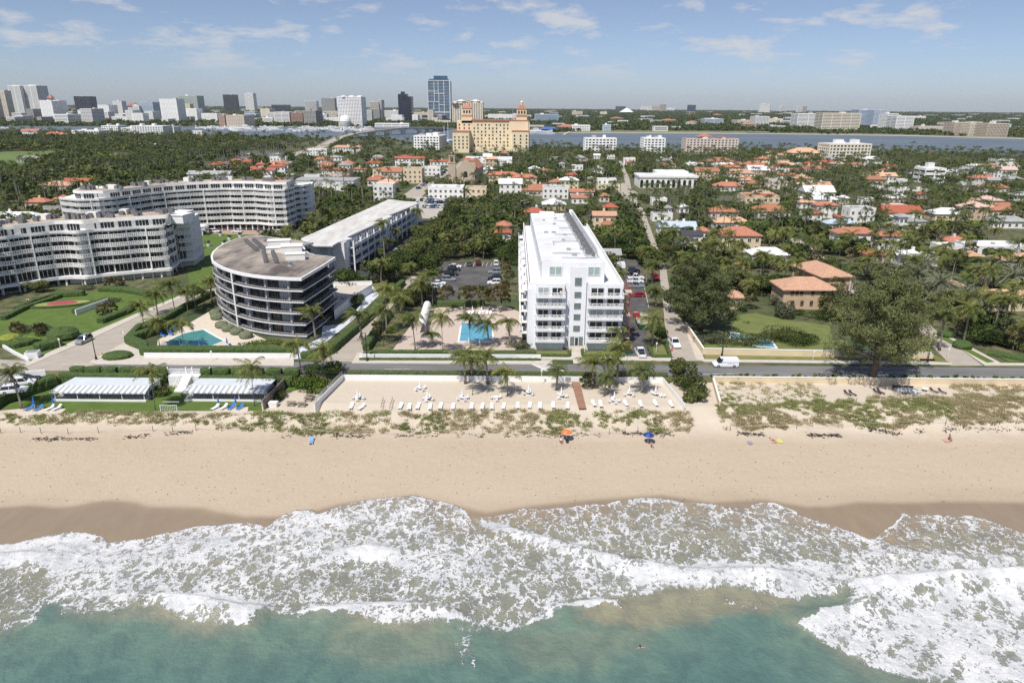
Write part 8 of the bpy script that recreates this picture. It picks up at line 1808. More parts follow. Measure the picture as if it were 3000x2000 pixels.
for zi,(z,dd) in enumerate(zip(ZD,dens_)):
 x0,x1=min(p[0] for p in z),max(p[0] for p in z); y0,y1=min(p[1] for p in z),max(p[1] for p in z); n=int((x1-x0)*(y1-y0)*dd*1.15); X=ng.uniform(x0,x1,n); Y=ng.uniform(y0,y1,n); m=sdf(X,Y,z); f=fbm(X,Y,.8,77,4); ok=(m+ (f-.5)*3>0)&(f>.45 if zi!=3 else f>.41)
 X,Y=X[ok],Y[ok]; f=f[ok]; Z=terr(X,Y); big=fbm(X,Y,.12,31,2)
 for x,y,zz,g,ff_ in zip(X,Y,Z,big,f):
  k=0 if g<.60 else 1; k+= 2*int(ng.randint(2)); inst.append((k,x,y,zz-.03,.9+.6*ng.rand(),.55+.7*ng.rand()+ (ff_-.45),6.28*ng.rand()))
DG=mat('green_dune_plants',(.22,.25,.08),rough=.9,scale=.3,c2=(.33,.33,.14),island=.2,trans=.2); DS=mat('straw_dune_grass',(.36,.32,.16),rough=.9,scale=.3,c2=(.47,.41,.24),island=.2,trans=.2)
scatter('dune_grass',[(*blades(13,.30,.55,1),1),(*blades(16,.32,.38,2),0),(*blades(12,.26,.62,3),1),(*blades(15,.30,.42,4),0)],inst,[DG,DS],'clumps of straw and green dune grass on the sand ridge','dune grass')
for k,(c,x,y,rx,ry) in enumerate((('K',725,790,2.8,1.9),('K',1350,765,3.2,1.5),('J',720,790,3.6,1.3),('I',340,820,4.2,1.5),('L',330,650,7,1.6),('L',900,640,7,1.2),('L',1500,640,6,1.2),('L',180,440,4.0,1.3),('J',1190,780,2.6,1.0),('I',780,800,5,1.2),('I',1200,790,6,1.3),('J',260,770,4,1.4))):
 b=PT(*q(c,x,y)); V,F=crown_cards(k+60,700,rx,.5,.16,6); V=V.copy(); V[:,1]*=ry/rx; V[:,2]=V[:,2]*.8+.25+terr(V[:,0]+b[0],V[:,1]+b[1])-b[2]; o=link('ground_cover',npmesh('ground_cover',V,F,[MATS['green_dune_plants']])); o.location=b; tag(o,'patch of bright green creeping beach plants on the dune','ground cover',kind='stuff')
ws=np.random.RandomState(4); WV=[];WF=[]
for (c,pts_,n) in (('L',[(170,835),(420,850),(520,845),(760,850),(980,860),(1090,840)],900),('L',[(1160,800),(1330,830),(1560,820),(1830,800),(2352,805),(2800,810)],520),('J',[(0,970),(200,975)],260),('J',[(380,960),(700,960),(870,960),(1040,965),(1190,960),(1560,965),(2352,960)],330),('I',[(210,990),(500,985),(900,990),(1250,960),(1600,930),(2000,970),(2260,975)],700),('K',[(0,950),(620,960),(1120,955),(1270,940),(1460,945),(1700,950)],360)):
 P_=[PT(*q(c,*p)) for p in pts_]
 for i in range(n):
  k=ws.randint(len(P_)-1); t=ws.rand(); a=np.array(P_[k]); b=np.array(P_[k+1]); p=a*(1-t)+b*t; j=vnoise(p[0:1],p[1:2],.35,3)[0]
  if j<.45: continue
  p[1]+=ws.normal(scale=.35); p[0]+=ws.normal(scale=.3); z=terr1(p[0],p[1])+.02; s=ws.uniform(.08,.28); a_=ws.uniform(0,6.28); m=len(WV);
  for q_ in range(4): r_=s*(1 if q_%2 else .45)*ws.uniform(.7,1.2); WV.append((p[0]+math.cos(a_+q_*1.57)*r_*1.6,p[1]+math.sin(a_+q_*1.57)*r_,z+ws.uniform(.0,.07)))
  WF.append((m,m+1,m+2,m+3))
for i in range(420):
 p=PT(ws.uniform(0,3000),ws.uniform(1300,1470)); z=p[2]+.02; m=len(WV); s=ws.uniform(.04,.11)
 for q_ in range(4): WV.append((p[0]+math.cos(q_*1.57)*s*1.5,p[1]+math.sin(q_*1.57)*s,z))
 WF.append((m,m+1,m+2,m+3))
o=link('seaweed',npmesh('seaweed',WV,WF,[mat('dry_seaweed',(.05,.035,.028),rough=.9,var=.3)])); tag(o,'dark dry seaweed wrack scattered along the high tide line','seaweed',kind='stuff')
# ================= VEHICLES, BEACH FURNITURE, PEOPLE =================
TYRE=mat('tyre_rubber',(.02,.02,.02),rough=.8); RIM=mat('alloy_rim',(.5,.5,.5),rough=.3,metal=.6); LAMP=mat('headlamp_glass',(.75,.75,.72),rough=.1); TAIL=mat('tail_lamp_red',(.4,.02,.02),rough=.2)
CG=mat('car_window_glass',(.015,.02,.025),rough=.05,spec=.8)
def paint(n,c,met=.2): return mat('car_paint_'+n,c,rough=.22,var=.02,metal=met,spec=.6)
PT_={'white':paint('white',(.78,.79,.80),0),'black':paint('black',(.015,.016,.02)),'silver':paint('silver',(.42,.45,.47),.5),'grey':paint('grey',(.14,.15,.16),.4),'red':paint('red',(.35,.015,.02)),'blue':paint('blue',(.04,.10,.25)),'dark red':paint('maroon',(.12,.01,.012))}
def hull(m,st,mi=0):
 V=[];F=[]
 for x,z0,z1,a,b in st: V+=[(x,-a,z0),(x,a,z0),(x,a,z0+(z1-z0)*.6),(x,b,z1),(x,-b,z1),(x,-a,z0+(z1-z0)*.6)]
 n=len(st)
 for i in range(n-1):
  for k in range(6): F.append((i*6+k,i*6+(k+1)%6,(i+1)*6+(k+1)%6,(i+1)*6+k))
 F+=[tuple(range(6))[::-1],tuple(range((n-1)*6,n*6))]; m.add(V,F,mi)
CARK={'sedan':(4.6,1.82,1.42),'suv':(4.7,1.9,1.72),'pickup':(5.6,1.95,1.85),'van':(5.6,2.0,2.1)}
CM={}
def car_meshes(kind):
 if kind in CM: return CM[kind]
 L_,W_,H_=CARK[kind]; w=W_/2; b=MB(); g=MB(); bh={'sedan':.88,'suv':1.0,'pickup':1.05,'van':1.1}[kind]
 hull(b,[(L_/2,.42,.66,w*.72,w*.66),(L_/2-.18,.26,.78,w*.95,w*.86),(L_*.18,.24,bh,w,w*.9),(-L_*.40,.24,bh+.03,w,w*.9),(-L_/2+.1,.28,bh-.02,w*.95,w*.85),(-L_/2,.4,bh-.12,w*.82,w*.76)])
 f0,f1,r1,r0={'sedan':(.19,.04,-.24,-.42),'suv':(.20,.08,-.38,-.47),'pickup':(.18,.08,-.13,-.17),'van':(.33,.22,-.47,-.49)}[kind]
 V=[(L_*r0,-w*.92,bh),(L_*f0,-w*.92,bh),(L_*f0,w*.92,bh),(L_*r0,w*.92,bh),(L_*r1,-w*.74,H_-.03),(L_*f1,-w*.74,H_-.03),(L_*f1,w*.74,H_-.03),(L_*r1,w*.74,H_-.03)]; F=[(0,1,5,4),(1,2,6,5),(2,3,7,6),(3,0,4,7),(4,5,6,7)]
 if kind!='van': g.add(V,F)
 else:
  b.add([(x*(1 if i not in(1,2,5,6) else .6),y*1.02,z) for i,(x,y,z) in enumerate(V)],F); g.add([(L_*.12,-w*.935,bh+.05),(L_*.325,-w*.92,bh+.02),(L_*.22,-w*.76,H_-.12),(L_*.12,-w*.76,H_-.12),(L_*.12,w*.935,bh+.05),(L_*.325,w*.92,bh+.02),(L_*.22,w*.76,H_-.12),(L_*.12,w*.76,H_-.12)],[(0,1,2,3),(7,6,5,4),(1,5,6,2)])
 b.box(L_*(f1+r1)/2,0,H_-.05,L_*(f1-r1)+.05,w*1.5,.08,taper=.95)
 if kind!='van':
  for s in (-1,1):
   for (x0,x1) in ((f0,f1),(r0,r1),((f0+r0)/2+.01,(f1+r1)/2+.01)): b.bar((L_*x0,s*w*.925,bh),(L_*x1,s*w*.745,H_-.02),.07)
 if kind=='pickup': g.box(-L_*.33,0,bh-.02,L_*.28,w*1.6,.06)
 wh=MB();
 for k,(r_,h) in enumerate(((.34,.12),)):
  wh.tube([(0,-.12,0),(0,.12,0)],.34,14); wh.tube([(0,-.13,0),(0,.13,0)],.2,8,mi=1)
 hl=MB(); hl.box(0,0,0,.08,.34,.14); tl=MB(); tl.box(0,0,0,.06,.26,.2)
 CM[kind]=(b,g.mesh('window',[CG]),wh.mesh('wheel',[TYRE,RIM]),hl.mesh('headlight',[LAMP]),tl.mesh('tail_light',[TAIL]),{}); return CM[kind]
def car(kind,col,x,y,rz,label,group=None,z=.03,detail=True):
 b,g,wh,hl,tl,cache=car_meshes(kind); L_,W_,H_=CARK[kind]
 if col not in cache: cache[col]=b.mesh('body',[PT_[col]],False)
 nm={'sedan':'parked_car','suv':'parked_car','pickup':'pickup_truck','van':'delivery_van'}[kind]; r=empty(nm,(x,y,z),label,{'pickup':'pickup truck','van':'van'}.get(kind,'car'),group,rz); link('body',cache[col],r); link('window',g,r)
 for sx in (-.31,.31):
  for sy in (-1,1): o=link('wheel',wh,r); o.location=(L_*sx,sy*(W_/2-.12),.34)
 if detail:
  for sy in (-1,1):
   o=link('headlight',hl,r); o.location=(L_/2-.1,sy*W_*.34,.6); o=link('tail_light',tl,r); o.location=(-L_/2+.03,sy*W_*.37,.7)
 return r
def heading(c,a,b): p,q_=Vector(Q(c,*a)[:2]),Vector(Q(c,*b)[:2]); d=q_-p; return math.atan2(d.y,d.x)
SQ='in the square car park behind the pool garden'; CL=[
('E',235,712,'sedan','grey',1.6,'grey car '+SQ+', back row left'),('E',318,708,'suv','dark red',1.6,'dark red car '+SQ+', back row middle'),('E',482,708,'suv','white',1.6,'white car '+SQ+', back row right'),
('E',105,735,'sedan','white',0,'white car '+SQ+', left row farthest'),('E',95,762,'suv','black',0,'black car '+SQ+', left row second'),('E',70,805,'suv','black',0,'black car '+SQ+', left row third'),('E',45,855,'suv','silver',0,'silver car '+SQ+', left row nearest'),('E',-45,890,'sedan','white',0,'white car half hidden by palms left of the square car park'),('E',-50,920,'sedan','white',0,'second white car half hidden by palms left of the square car park'),('E',-90,980,'suv','black',0,'black car at the lower left corner of the square car park'),
('E',470,785,'suv','silver',3.14,'silver car '+SQ+', right row farthest'),('E',468,845,'suv','black',3.14,'black car '+SQ+', right row middle'),('E',466,885,'suv','white',3.14,'white car '+SQ+', right row nearest'),
('G',1725,712,'sedan','white',2.7,'white saloon in the dark car park of the gallery wing'),('G',1770,770,'suv','white',.15,'white estate car nearest in the gallery wing car park'),('G',1840,730,'suv','grey',.15,'grey car next to the hedge in the gallery wing car park'),('G',1845,700,'sedan','black',.15,'black car in the gallery wing car park'),('G',1935,625,'sedan','silver',.15,'silver car by the palm island of the gallery wing car park'),('G',1950,598,'suv','white',.15,'white car by the palm island of the gallery wing car park'),('G',2180,400,'suv','black',.2,'black car at the far end of the gallery wing car park'),('G',2150,445,'sedan','white',.2,'white car at the far end of the gallery wing car park'),
('E',1742,775,'suv','black',0,'black car in the back row right of the white tower'),('E',1740,803,'sedan','black',0,'second black car right of the white tower'),('E',1765,838,'pickup','white',0,'white pickup behind another one right of the white tower'),('E',1760,872,'pickup','white',0,'nearer white pickup right of the white tower'),('E',1765,915,'pickup','silver',0,'silver pickup truck right of the white tower'),('E',1780,1000,'sedan','red',3.14,'bright red saloon alone across the bays right of the white tower'),('E',1803,1535,'pickup','white',1.62,'white pickup in the exit beside the white tower'),('E',1640,735,'van','white',1.5,'white van half hidden behind the rear of the white tower'),
('E',1942,838,'suv','red',-1.45,'red car parked on the straight side street behind palms'),('E',2118,1448,'pickup','white',-1.5,'white pickup parked on the straight side street near the junction'),('F',292,1112,'van','white',3.14,'white delivery van with faded grey lettering driving on the beach road'),
('I',200,520,'suv','white',.35,'white car behind the dark hedge at far left, farther one'),('I',130,585,'suv','white',.35,'white car behind the dark hedge at far left, nearer one'),('I',240,492,'sedan','black',.35,'black car behind the dark hedge at far left'),
('G',250,412,'suv','white',0,'white car before the rear condominium, second from left'),('G',130,415,'suv','white',0,'white car before the rear condominium, leftmost'),('G',455,410,'sedan','white',3.14,'white car before the rear condominium, third from left'),('G',735,420,'suv','silver',0,'silver car before the rear condominium'),('G',838,422,'suv','white',0,'white car before the rear condominium, rightmost'),
('B',1495,1172,'suv','blue',1.0,'dark blue car driving up the main shopping street'),('C',1008,978,'suv','black',1.5,'black car on the narrow far end of the straight side street'),('C',1062,1142,'sedan','white',1.5,'white car on the straight side street beyond the junction')]
for c,x,y,k,col,rz,lab in CL:
 p=Q(c,x,y); car(k,col,p[0],p[1],rz,lab)
p=Q('H',773,1262); car('suv','silver',p[0],p[1],heading('H',(773,1262),(1400,960))+math.pi,'silver grey car parked at the kerb of the left street')
rg=random.Random(31)
for yy,xa,xb,n in ((1262,1520,2060,15),(1282,1530,1900,11),(1303,1540,1860,8),(1345,1520,1860,9),(1330,1650,1850,4)):
 for k in range(n):
  if rg.random()<.12: continue
  p=Q('B',xa+(xb-xa)*k/n+rg.uniform(-4,4),yy); col=rg.choice(['white','silver','grey','black','white','silver','blue']); car(rg.choice(['suv','sedan']),col,p[0],p[1],1.2,f'{col} car parked in the pale concrete car park of the town','cars in the pale town car park',detail=False)
for k in range(22):
 t=k/22; p=Q('B',1530+t*230+rg.uniform(-6,6),1150-t*150+rg.uniform(-8,8)); col=rg.choice(['white','silver','black','grey']); car('suv',col,p[0],p[1],1.0,f'{col} car lining the main shopping street','cars along the shopping street',detail=False)
for k in range(46):
 p=Q(*(('A',rg.uniform(1650,2340),rg.uniform(985,1010)) if k%3==0 else ('B',rg.uniform(-250,330),rg.uniform(842,905)))); col=rg.choice(['white','silver','black','grey','white']); car('suv',col,p[0],p[1],rg.uniform(-.2,.4),f'{col} car parked under the palm avenue','cars under the palm avenue',detail=False)
def text_part(s,size,loc,rot,m,parent,name='lettering'):
 cu=bpy.data.curves.new(name,'FONT'); cu.body=s; cu.size=size; cu.extrude=.004; cu.align_x='CENTER'; cu.align_y='CENTER'; t=bpy.data.objects.new(name,cu); COL.objects.link(t); dg=bpy.context.evaluated_depsgraph_get(); me=bpy.data.meshes.new_from_object(t.evaluated_get(dg)); bpy.data.objects.remove(t); me.materials.clear(); me.materials.append(m); o=link(name,me,parent); o.location=loc; o.rotation_euler=rot; return o
vn=[o for o in COL.objects if o.get('label','').startswith('white delivery van')][0]; text_part('OCB POWER WASHING',.30,(-.95,1.005,1.28),(math.radians(90),0,math.pi),METAL,vn); text_part('CLEANING SERVICE',.17,(-.95,1.005,.98),(math.radians(90),0,math.pi),METAL,vn)
PLW=mat('white_resin',(.82,.82,.81),rough=.4,var=.02); BLF=mat('blue_fabric',(.015,.16,.55),rough=.7,var=.05); BRF=mat('brown_wicker',(.055,.035,.028),rough=.8,var=.1); CUSH=mat('white_cushion',(.80,.79,.76),rough=.9,var=.03)
def proto_lounger(fabric,frame,nm):
 s=MB(); s.box(0,-.35,.30,.62,1.25,.07); b=MB(); b.add([(-.31,.27,.33),(.31,.27,.33),(.31,.95,.78),(-.31,.95,.78),(-.31,.30,.27),(.31,.30,.27),(.31,.98,.72),(-.31,.98,.72)],[(0,1,2,3),(7,6,5,4),(0,4,5,1),(1,5,6,2),(2,6,7,3),(3,7,4,0)]); f=MB(); f.box(-.34,-.1,.22,.05,1.85,.08); f.box(.34,-.1,.22,.05,1.85,.08); l=MB(); l.box(0,0,0,.06,.06,.24)
 return (s.mesh('seat',[fabric]),b.mesh('backrest',[fabric]),f.mesh('frame',[frame]),l.mesh('leg',[frame]))
LP={'white':proto_lounger(PLW,PLW,'w'),'blue':proto_lounger(BLF,PLW,'b'),'brown':proto_lounger(BRF,CUSH,'d')}
def lounger(k,x,y,z,rz,label,group):
 r=empty('sun_lounger',(x,y,z),label,'sun lounger',group,rz)
 for n_,m_ in zip(('seat','backrest','frame'),LP[k]): link(n_,m_,r)
 for a in ((-.3,-.9),(.3,-.9),(-.3,.6),(.3,.6)): o=link('leg',LP[k][3],r); o.location=(a[0],a[1],0)
 return r
def nth(n): return ['first','second','third','fourth','fifth','sixth','seventh','eighth','ninth','tenth','eleventh','twelfth','thirteenth','fourteenth','fifteenth','sixteenth','seventeenth','eighteenth','nineteenth','twentieth','twenty-first','twenty-second','twenty-third'][n]
row=[('J',x,742) for x in (968,1062,1395,1468,1537,1645,1740,1850,2005,2091,2175,2282)]+[('K',x,735) for x in (350,449,531,645,773)]+[('K',x,718) for x in (1003,1060,1273,1395,1530,1667)]
for i,(c,x,y) in enumerate(row):
 p=QT(c,x,y-22); rz=-.45 if i==1 else (.15 if i>16 else -.03)+.09*math.sin(i*2.7); lounger('white',p[0]+.12*math.sin(i*5.1),p[1]+.2*math.cos(i*3.3),p[2],rz,f'{nth(i)} white lounger from the left in the long terrace row','white loungers on the sand terrace')
for i,(c,x,y) in enumerate((('L',998,540),('L',1036,540),('L',1222,528),('L',1252,528),('L',1658,520),('L',1722,525))): p=QT(c,x,y); lounger('brown',p[0],p[1],p[2],.35,f'{nth(i)} dark brown lounger from the left on the right-hand sand','brown loungers on the right-hand sand')
for i,(c,x,y,k,w) in enumerate((('I',255,738,'blue','leftmost blue lounger on the beach lawn pad'),('I',335,738,'blue','second blue lounger on the beach lawn pad'),('I',435,735,'white','white lounger right of the blue ones, left pad, first'),('I',495,735,'white','white lounger at the right end of the left pad'),('I',1858,728,'white','first white lounger below the right cabana'),('I',1930,728,'white','second white lounger below the right cabana'),('I',1995,728,'blue','first blue lounger below the right cabana'),('I',2070,728,'blue','second blue lounger below the right cabana'),
 ('H',1500,1205,'blue','blue lounger at the hedge corner of the kite-shaped pool'),('H',1575,1190,'blue','second blue lounger beside the kite-shaped pool'),('H',1620,1148,'blue','farthest blue lounger of the kite-shaped pool'),('H',2130,1308,'blue','blue lounger at the right corner of the kite-shaped pool'))):
 p=QT(c,x,y) if c=='I' else Q(c,x,y,.11); lounger(k,p[0],p[1],(-2.0 if c=='I' else .07),-.35 if c=='I' else .9,w,None)
for i in range(7): p=Q('E',230+(i%7)*33,1160,.1); lounger('white',p[0],p[1],.07,-.1,f'{nth(i)} white lounger of the row behind the rectangular pool','white loungers behind the rectangular pool')
LP['faded']=proto_lounger(mat('faded_blue_fabric',(.20,.34,.60),rough=.8,var=.1),PLW,'f'); lounger('faded',*QT('J',625,1015),.1,'faded light blue lounger standing alone on the open beach',None)
def umbrella_folded(x,y,z,m,label,h=2.5,group=None):
 r=empty('parasol',(x,y,z),label,'parasol',group); p=MB(); p.tube([(0,0,0),(0,0,h)],.035,6); o=p.build('pole',PLW,r); c=MB(); c.lathe([(.03,h),(.09,h-.25),(.15,h-.8),(.22,h-1.35),(.10,h-1.3)],n=10); c.build('canopy',m,r); return r
def table_set(x,y,z,label,umb,nch,seed):
 r=empty('round_table',(x,y,z),'white round table '+label,'table','white tables on the sand terrace'); t=MB(); t.lathe([(.02,.74),(.58,.74),(.58,.70),(.02,.70)],n=16); t.build('tabletop',PLW,r); t=MB(); t.tube([(0,0,0),(0,0,.70)],.05,6); t.box(0,0,0,.7,.7,.05); t.build('pedestal',PLW,r)
 if umb: umbrella_folded(x,y,z,PLW,'folded white parasol in the table '+label,2.45,'folded white parasols on the sand terrace')
 for k in range(nch):
  a=seed+k*2*math.pi/max(nch,3); chair(x+1.0*math.cos(a),y+1.0*math.sin(a),z,a+math.pi/2,'white resin armchair around the table '+label)
cs_=MB(); cs_.box(0,0,.38,.52,.50,.06); CHs=cs_.mesh('seat',[PLW]); cs_=MB(); cs_.box(0,.25,.42,.52,.06,.5); CHb=cs_.mesh('backrest',[PLW]); cs_=MB(); [cs_.box(a,.02,.58,.05,.45,.05) for a in (-.27,.27)]; CHa=cs_.mesh('armrest',[PLW]); cs_=MB(); cs_.box(0,0,0,.05,.05,.4); CHl=cs_.mesh('leg',[PLW])
def chair(x,y,z,rz,label,group='white chairs on the sand terrace'):
 r=empty('armchair',(x,y,z),label,'chair',group,rz-math.pi); link('seat',CHs,r); link('backrest',CHb,r); link('armrest',CHa,r)
 for a in ((-.23,-.22),(.23,-.22),(-.23,.22),(.23,.22)): o=link('leg',CHl,r); o.location=(a[0],a[1],0)
for i,(c,x,y,u,n,w) in enumerate((('J',1025,648,1,4,'farthest left on the terrace'),('J',1562,568,1,4,'left of centre, nearest the white wall'),('J',1625,655,1,4,'just below the one nearest the wall'),('J',1925,652,1,4,'left of the palm trio'),('J',2213,650,0,3,'without parasol in mid terrace'),('K',437,605,1,3,'between lone palm and slender palm'),('K',718,632,1,3,'just left of the boardwalk'),('K',1172,675,1,4,'right of the boardwalk, lowest'),('K',1302,615,1,3,'right of the boardwalk, middle'),('K',1528,618,1,2,'at the right end of the terrace'))): p=QT(c,x,y); table_set(p[0],p[1],p[2],w,u,n,i*.7)
for a,w in ((1575,'first'),(1603,'second')): p=QT('K',a,630); chair(p[0],p[1],p[2],2.0,w+' white armchair standing apart at the right end of the terrace',None)
for c,x,y,z,m,w in (('I',303,722,-2,BLF,'folded blue parasol between the two left blue loungers'),('I',470,722,-2,BLF,'folded blue parasol between the two left white loungers'),('I',1888,722,-2,BLF,'folded blue parasol below the right cabana, left one'),('I',2035,716,-2,BLF,'folded blue parasol below the right cabana, right one'),('H',1550,1205,.07,BLF,'folded blue parasol by the hedge of the kite-shaped pool'),('H',1660,1318,.07,BLF,'folded blue parasol at the near edge of the kite-shaped pool, left'),('H',1838,1318,.07,BLF,'folded blue parasol at the near edge of the kite-shaped pool, right'),('H',2092,1310,.07,BLF,'folded blue parasol right of the kite-shaped pool'),('E',265,1165,.07,PLW,'folded white parasol behind the rectangular pool, left'),('E',350,1165,.07,PLW,'folded white parasol behind the rectangular pool, right'),('E',230,1465,.07,PLW,'folded white parasol before the rectangular pool, left'),('E',330,1465,.07,PLW,'folded white parasol before the rectangular pool, right')): p=Q(c,x,y,z); umbrella_folded(p[0],p[1],z,m,w)
tag(sheet('paving_pad',[QT('I',a,b)[:2] for a,b in ((190,755),(240,730),(570,730),(520,775),(250,785))],-1.97,DECK,keepm=None),None,None,None,'structure'); sheet('paving_pad',[QT('I',a,b)[:2] for a,b in ((1830,745),(1860,725),(2140,715),(2130,760),(1900,770))],-1.97,DECK,keepm=None)
SKIN=mat('skin_tone',(.50,.29,.19),rough=.6,var=.05); SKIN2=mat('darker_skin',(.24,.13,.08),rough=.6,var=.05); HAIR=mat('dark_hair',(.02,.015,.012),rough=.6)
def open_parasol(x,y,z,ca,cb,label,tilt):
 r=empty('beach_umbrella',(x,y,z),label,'beach umbrella'); p=MB(); p.tube([(0,0,0),(tilt[0],tilt[1],2.1)],.03,6); p.build('pole',PLW,r); c=MB(); n=8
 rings=[(0,.42),(.55,.34),(1.02,.05),(1.06,-.08)]
 for k in range(n):
  a0,a1=2*math.pi*k/n,2*math.pi*(k+1)/n
  for (r0,h0),(r1,h1) in zip(rings[:-1],rings[1:]): c.add([(r0*math.cos(a0),r0*math.sin(a0),h0),(r1*math.cos(a0),r1*math.sin(a0),h1),(r1*math.cos(a1),r1*math.sin(a1),h1),(r0*math.cos(a1),r0*math.sin(a1),h0)],[(0,1,2,3)],k%2)
 o=c.build('canopy',[ca,cb],r); o.location=(tilt[0],tilt[1],1.85); o.rotation_euler=(-tilt[1]*.35,tilt[0]*.35,0)
def person(loc,rz,pose,skin,top,bottom,label,hair=HAIR):
 J={'stand':dict(p=(0,0,.92),c=(0,0,1.25),n=(0,0,1.47),h=(0,-.02,1.63),s=.19,el=(.26,.02,1.15),ha=(.27,-.08,.92),kn=(.1,-.01,.5),an=(.11,.02,.09),to=(.12,-.14,.04)),
  'sit':dict(p=(0,0,.42),c=(0,.08,.76),n=(0,.1,.98),h=(0,.08,1.14),s=.19,el=(.26,-.05,.68),ha=(.18,-.28,.62),kn=(.12,-.42,.50),an=(.13,-.52,.08),to=(.13,-.68,.05)),
  'lie':dict(p=(0,0,.14),c=(0,.36,.17),n=(0,.58,.18),h=(0,.75,.22),s=.2,el=(.34,.34,.12),ha=(.36,.08,.12),kn=(.13,-.45,.22),an=(.12,-.85,.09),to=(.14,-.95,.12)),
  'swim':dict(p=(0,.15,-.55),c=(0,.05,-.22),n=(0,0,0.0),h=(0,-.02,.17),s=.19,el=(.42,-.12,-.10),ha=(.62,-.28,.0),kn=(.12,.3,-.95),an=(.12,.5,-1.3),to=(.12,.6,-1.35))}[pose]
 mid=tuple((a+b)/2 for a,b in zip(J['p'],J['c'])); V=[J['p'],mid,J['c'],J['n'],J['h']]; R=[.13,.125,.145,.055,.10]; E=[(0,1),(1,2),(2,3),(3,4)]
 for s in (-1,1):
  b=len(V); sh=(s*J['s'],J['c'][1],J['n'][2]-.07*(1 if pose!='lie' else .1));
  if pose=='lie': sh=(s*J['s'],J['c'][1]+.12,J['c'][2])
  for q_,r_ in ((sh,.06),((s*J['el'][0],*J['el'][1:]),.042),((s*J['ha'][0],*J['ha'][1:]),.03),((s*J['kn'][0]*.9,J['p'][1],J['p'][2]-.02),.095),((s*J['kn'][0],*J['kn'][1:]),.06),((s*J['an'][0],*J['an'][1:]),.04),((s*J['to'][0],*J['to'][1:]),.035)): V.append(q_); R.append(r_)
  E+=[(2,b),(b,b+1),(b+1,b+2),(0,b+3),(b+3,b+4),(b+4,b+5),(b+5,b+6)]
 me=bpy.data.meshes.new('body'); me.from_pydata(V,E,[]); me.materials.append(skin); r=empty('person',loc,label,'person',None,rz); o=link('body',me,r); sk=o.modifiers.new('skin','SKIN');
 for i,v in enumerate(me.skin_vertices[0].data): v.radius=(R[i],R[i]); v.use_root=(i==0)
 sb=o.modifiers.new('sub','SUBSURF'); sb.levels=1; sb.render_levels=1
 hb=MB(); hb.lathe([(.01,.115),(.07,.10),(.112,.04),(.115,-.02)],J['h'][0],J['h'][1]+.015,J['h'][2]+.02,10); hb.build('hair',hair,r,True)
 if top: t=MB(); t.tube([tuple(a*.9+b*.1 for a,b in zip(J['p'],J['c'])),mid,J['c'],tuple(a*.6+b*.4 for a,b in zip(J['c'],J['n']))],[.17,.165,.19,.12],10); t.build('shirt',top,r,True)
 if bottom: t=MB(); [t.tube([J['p'],(s*J['kn'][0]*.95,(J['p'][1]+J['kn'][1])/2,(J['p'][2]+J['kn'][2])/2)],[.15,.10],8) for s in (-1,1)]; t.build('shorts',bottom,r,True)
 return r
ORG=mat('orange_canvas',(.72,.16,.045),rough=.8,var=.05); ORG2=mat('light_orange_canvas',(.76,.22,.08),rough=.8,var=.05); NB=mat('navy_canvas',(.012,.03,.20),rough=.8,var=.05); NB2=mat('mid_blue_canvas',(.03,.10,.30),rough=.8,var=.05); BT_=mat('navy_cloth',(.02,.025,.05));
p=QT('K',762,1010); open_parasol(p[0],p[1],p[2],ORG,ORG2,'open orange beach umbrella on the sand below the boardwalk',(0,.25)); a=QT('K',716,1020); person(a,.2,'sit',SKIN,CUSH,BT_,'person in white top sitting on a chair beside the orange umbrella')
bc=MB(); bc.box(0,.05,.28,.5,.5,.05); bc.box(0,.32,.28,.5,.05,.5); o=bc.build('beach_chair',BT_); o.location=a; tag(o,'low dark beach chair under the person by the orange umbrella','chair')
o=link('beach_chair',o.data); o.location=(p[0]+.1,p[1]-.5,p[2]); tag(o,'empty dark beach chair in the shade of the orange umbrella','chair')
p=QT('K',1463,1030); open_parasol(p[0],p[1],p[2],NB,NB2,'open navy blue beach umbrella on the sand right of centre',(.05,.05)); person(QT('K',1492,1058),.6,'sit',SKIN,None,BT_,'sunbather sitting in the shade of the navy umbrella');
swp=Q('S2',2057,1165,-4.95); person((swp[0],swp[1],-4.9),.3,'swim',SKIN,None,None,'swimmer with dark hair standing chest deep in the green sea')
tw=lambda c,x,y,m,lab,s=1.9: (lambda b,p:(b.box(0,0,0,.95,s,.03),setattr(b,'o',b.build('beach_towel',m)),setattr(b.o,'location',(p[0],p[1],p[2]+.01)),tag(b.o,lab,'towel')))(MB(),QT(c,x,y))
tw('L',430,888,mat('pink_towel',(.6,.35,.30)),'pink towel on the beach right of the path'); tw('L',478,888,mat('yellow_towel',(.62,.58,.15)),'yellow towel on the beach right of the path'); tw('L',248,898,mat('grey_towel',(.28,.28,.32)),'grey towel lying alone near the seaweed'); tw('L',1745,882,mat('salmon_towel',(.62,.30,.24)),'salmon towel on the right of the beach')
person(QT('L',428,890),.4,'lie',SKIN,None,BT_,'sunbather lying on the pink towel'); person(QT('L',1778,885),.2,'sit',SKIN2,None,BT_,'person sitting low on the sand by the salmon towel')
person(Q('H',256,905),.2,'stand',SKIN,mat('pale_blue_shirt',(.35,.50,.68)),BT_,'left one of two people standing on the forecourt by the striped lawn'); person(Q('H',271,905),-.3,'stand',SKIN,CUSH,mat('blue_trousers',(.08,.14,.30)),'right one of two people standing on the forecourt by the striped lawn'); person((11.2,152.6,10.7+2.5),.1,'stand',SKIN,CUSH,CUSH,'person in white on the top left balcony of the white tower')
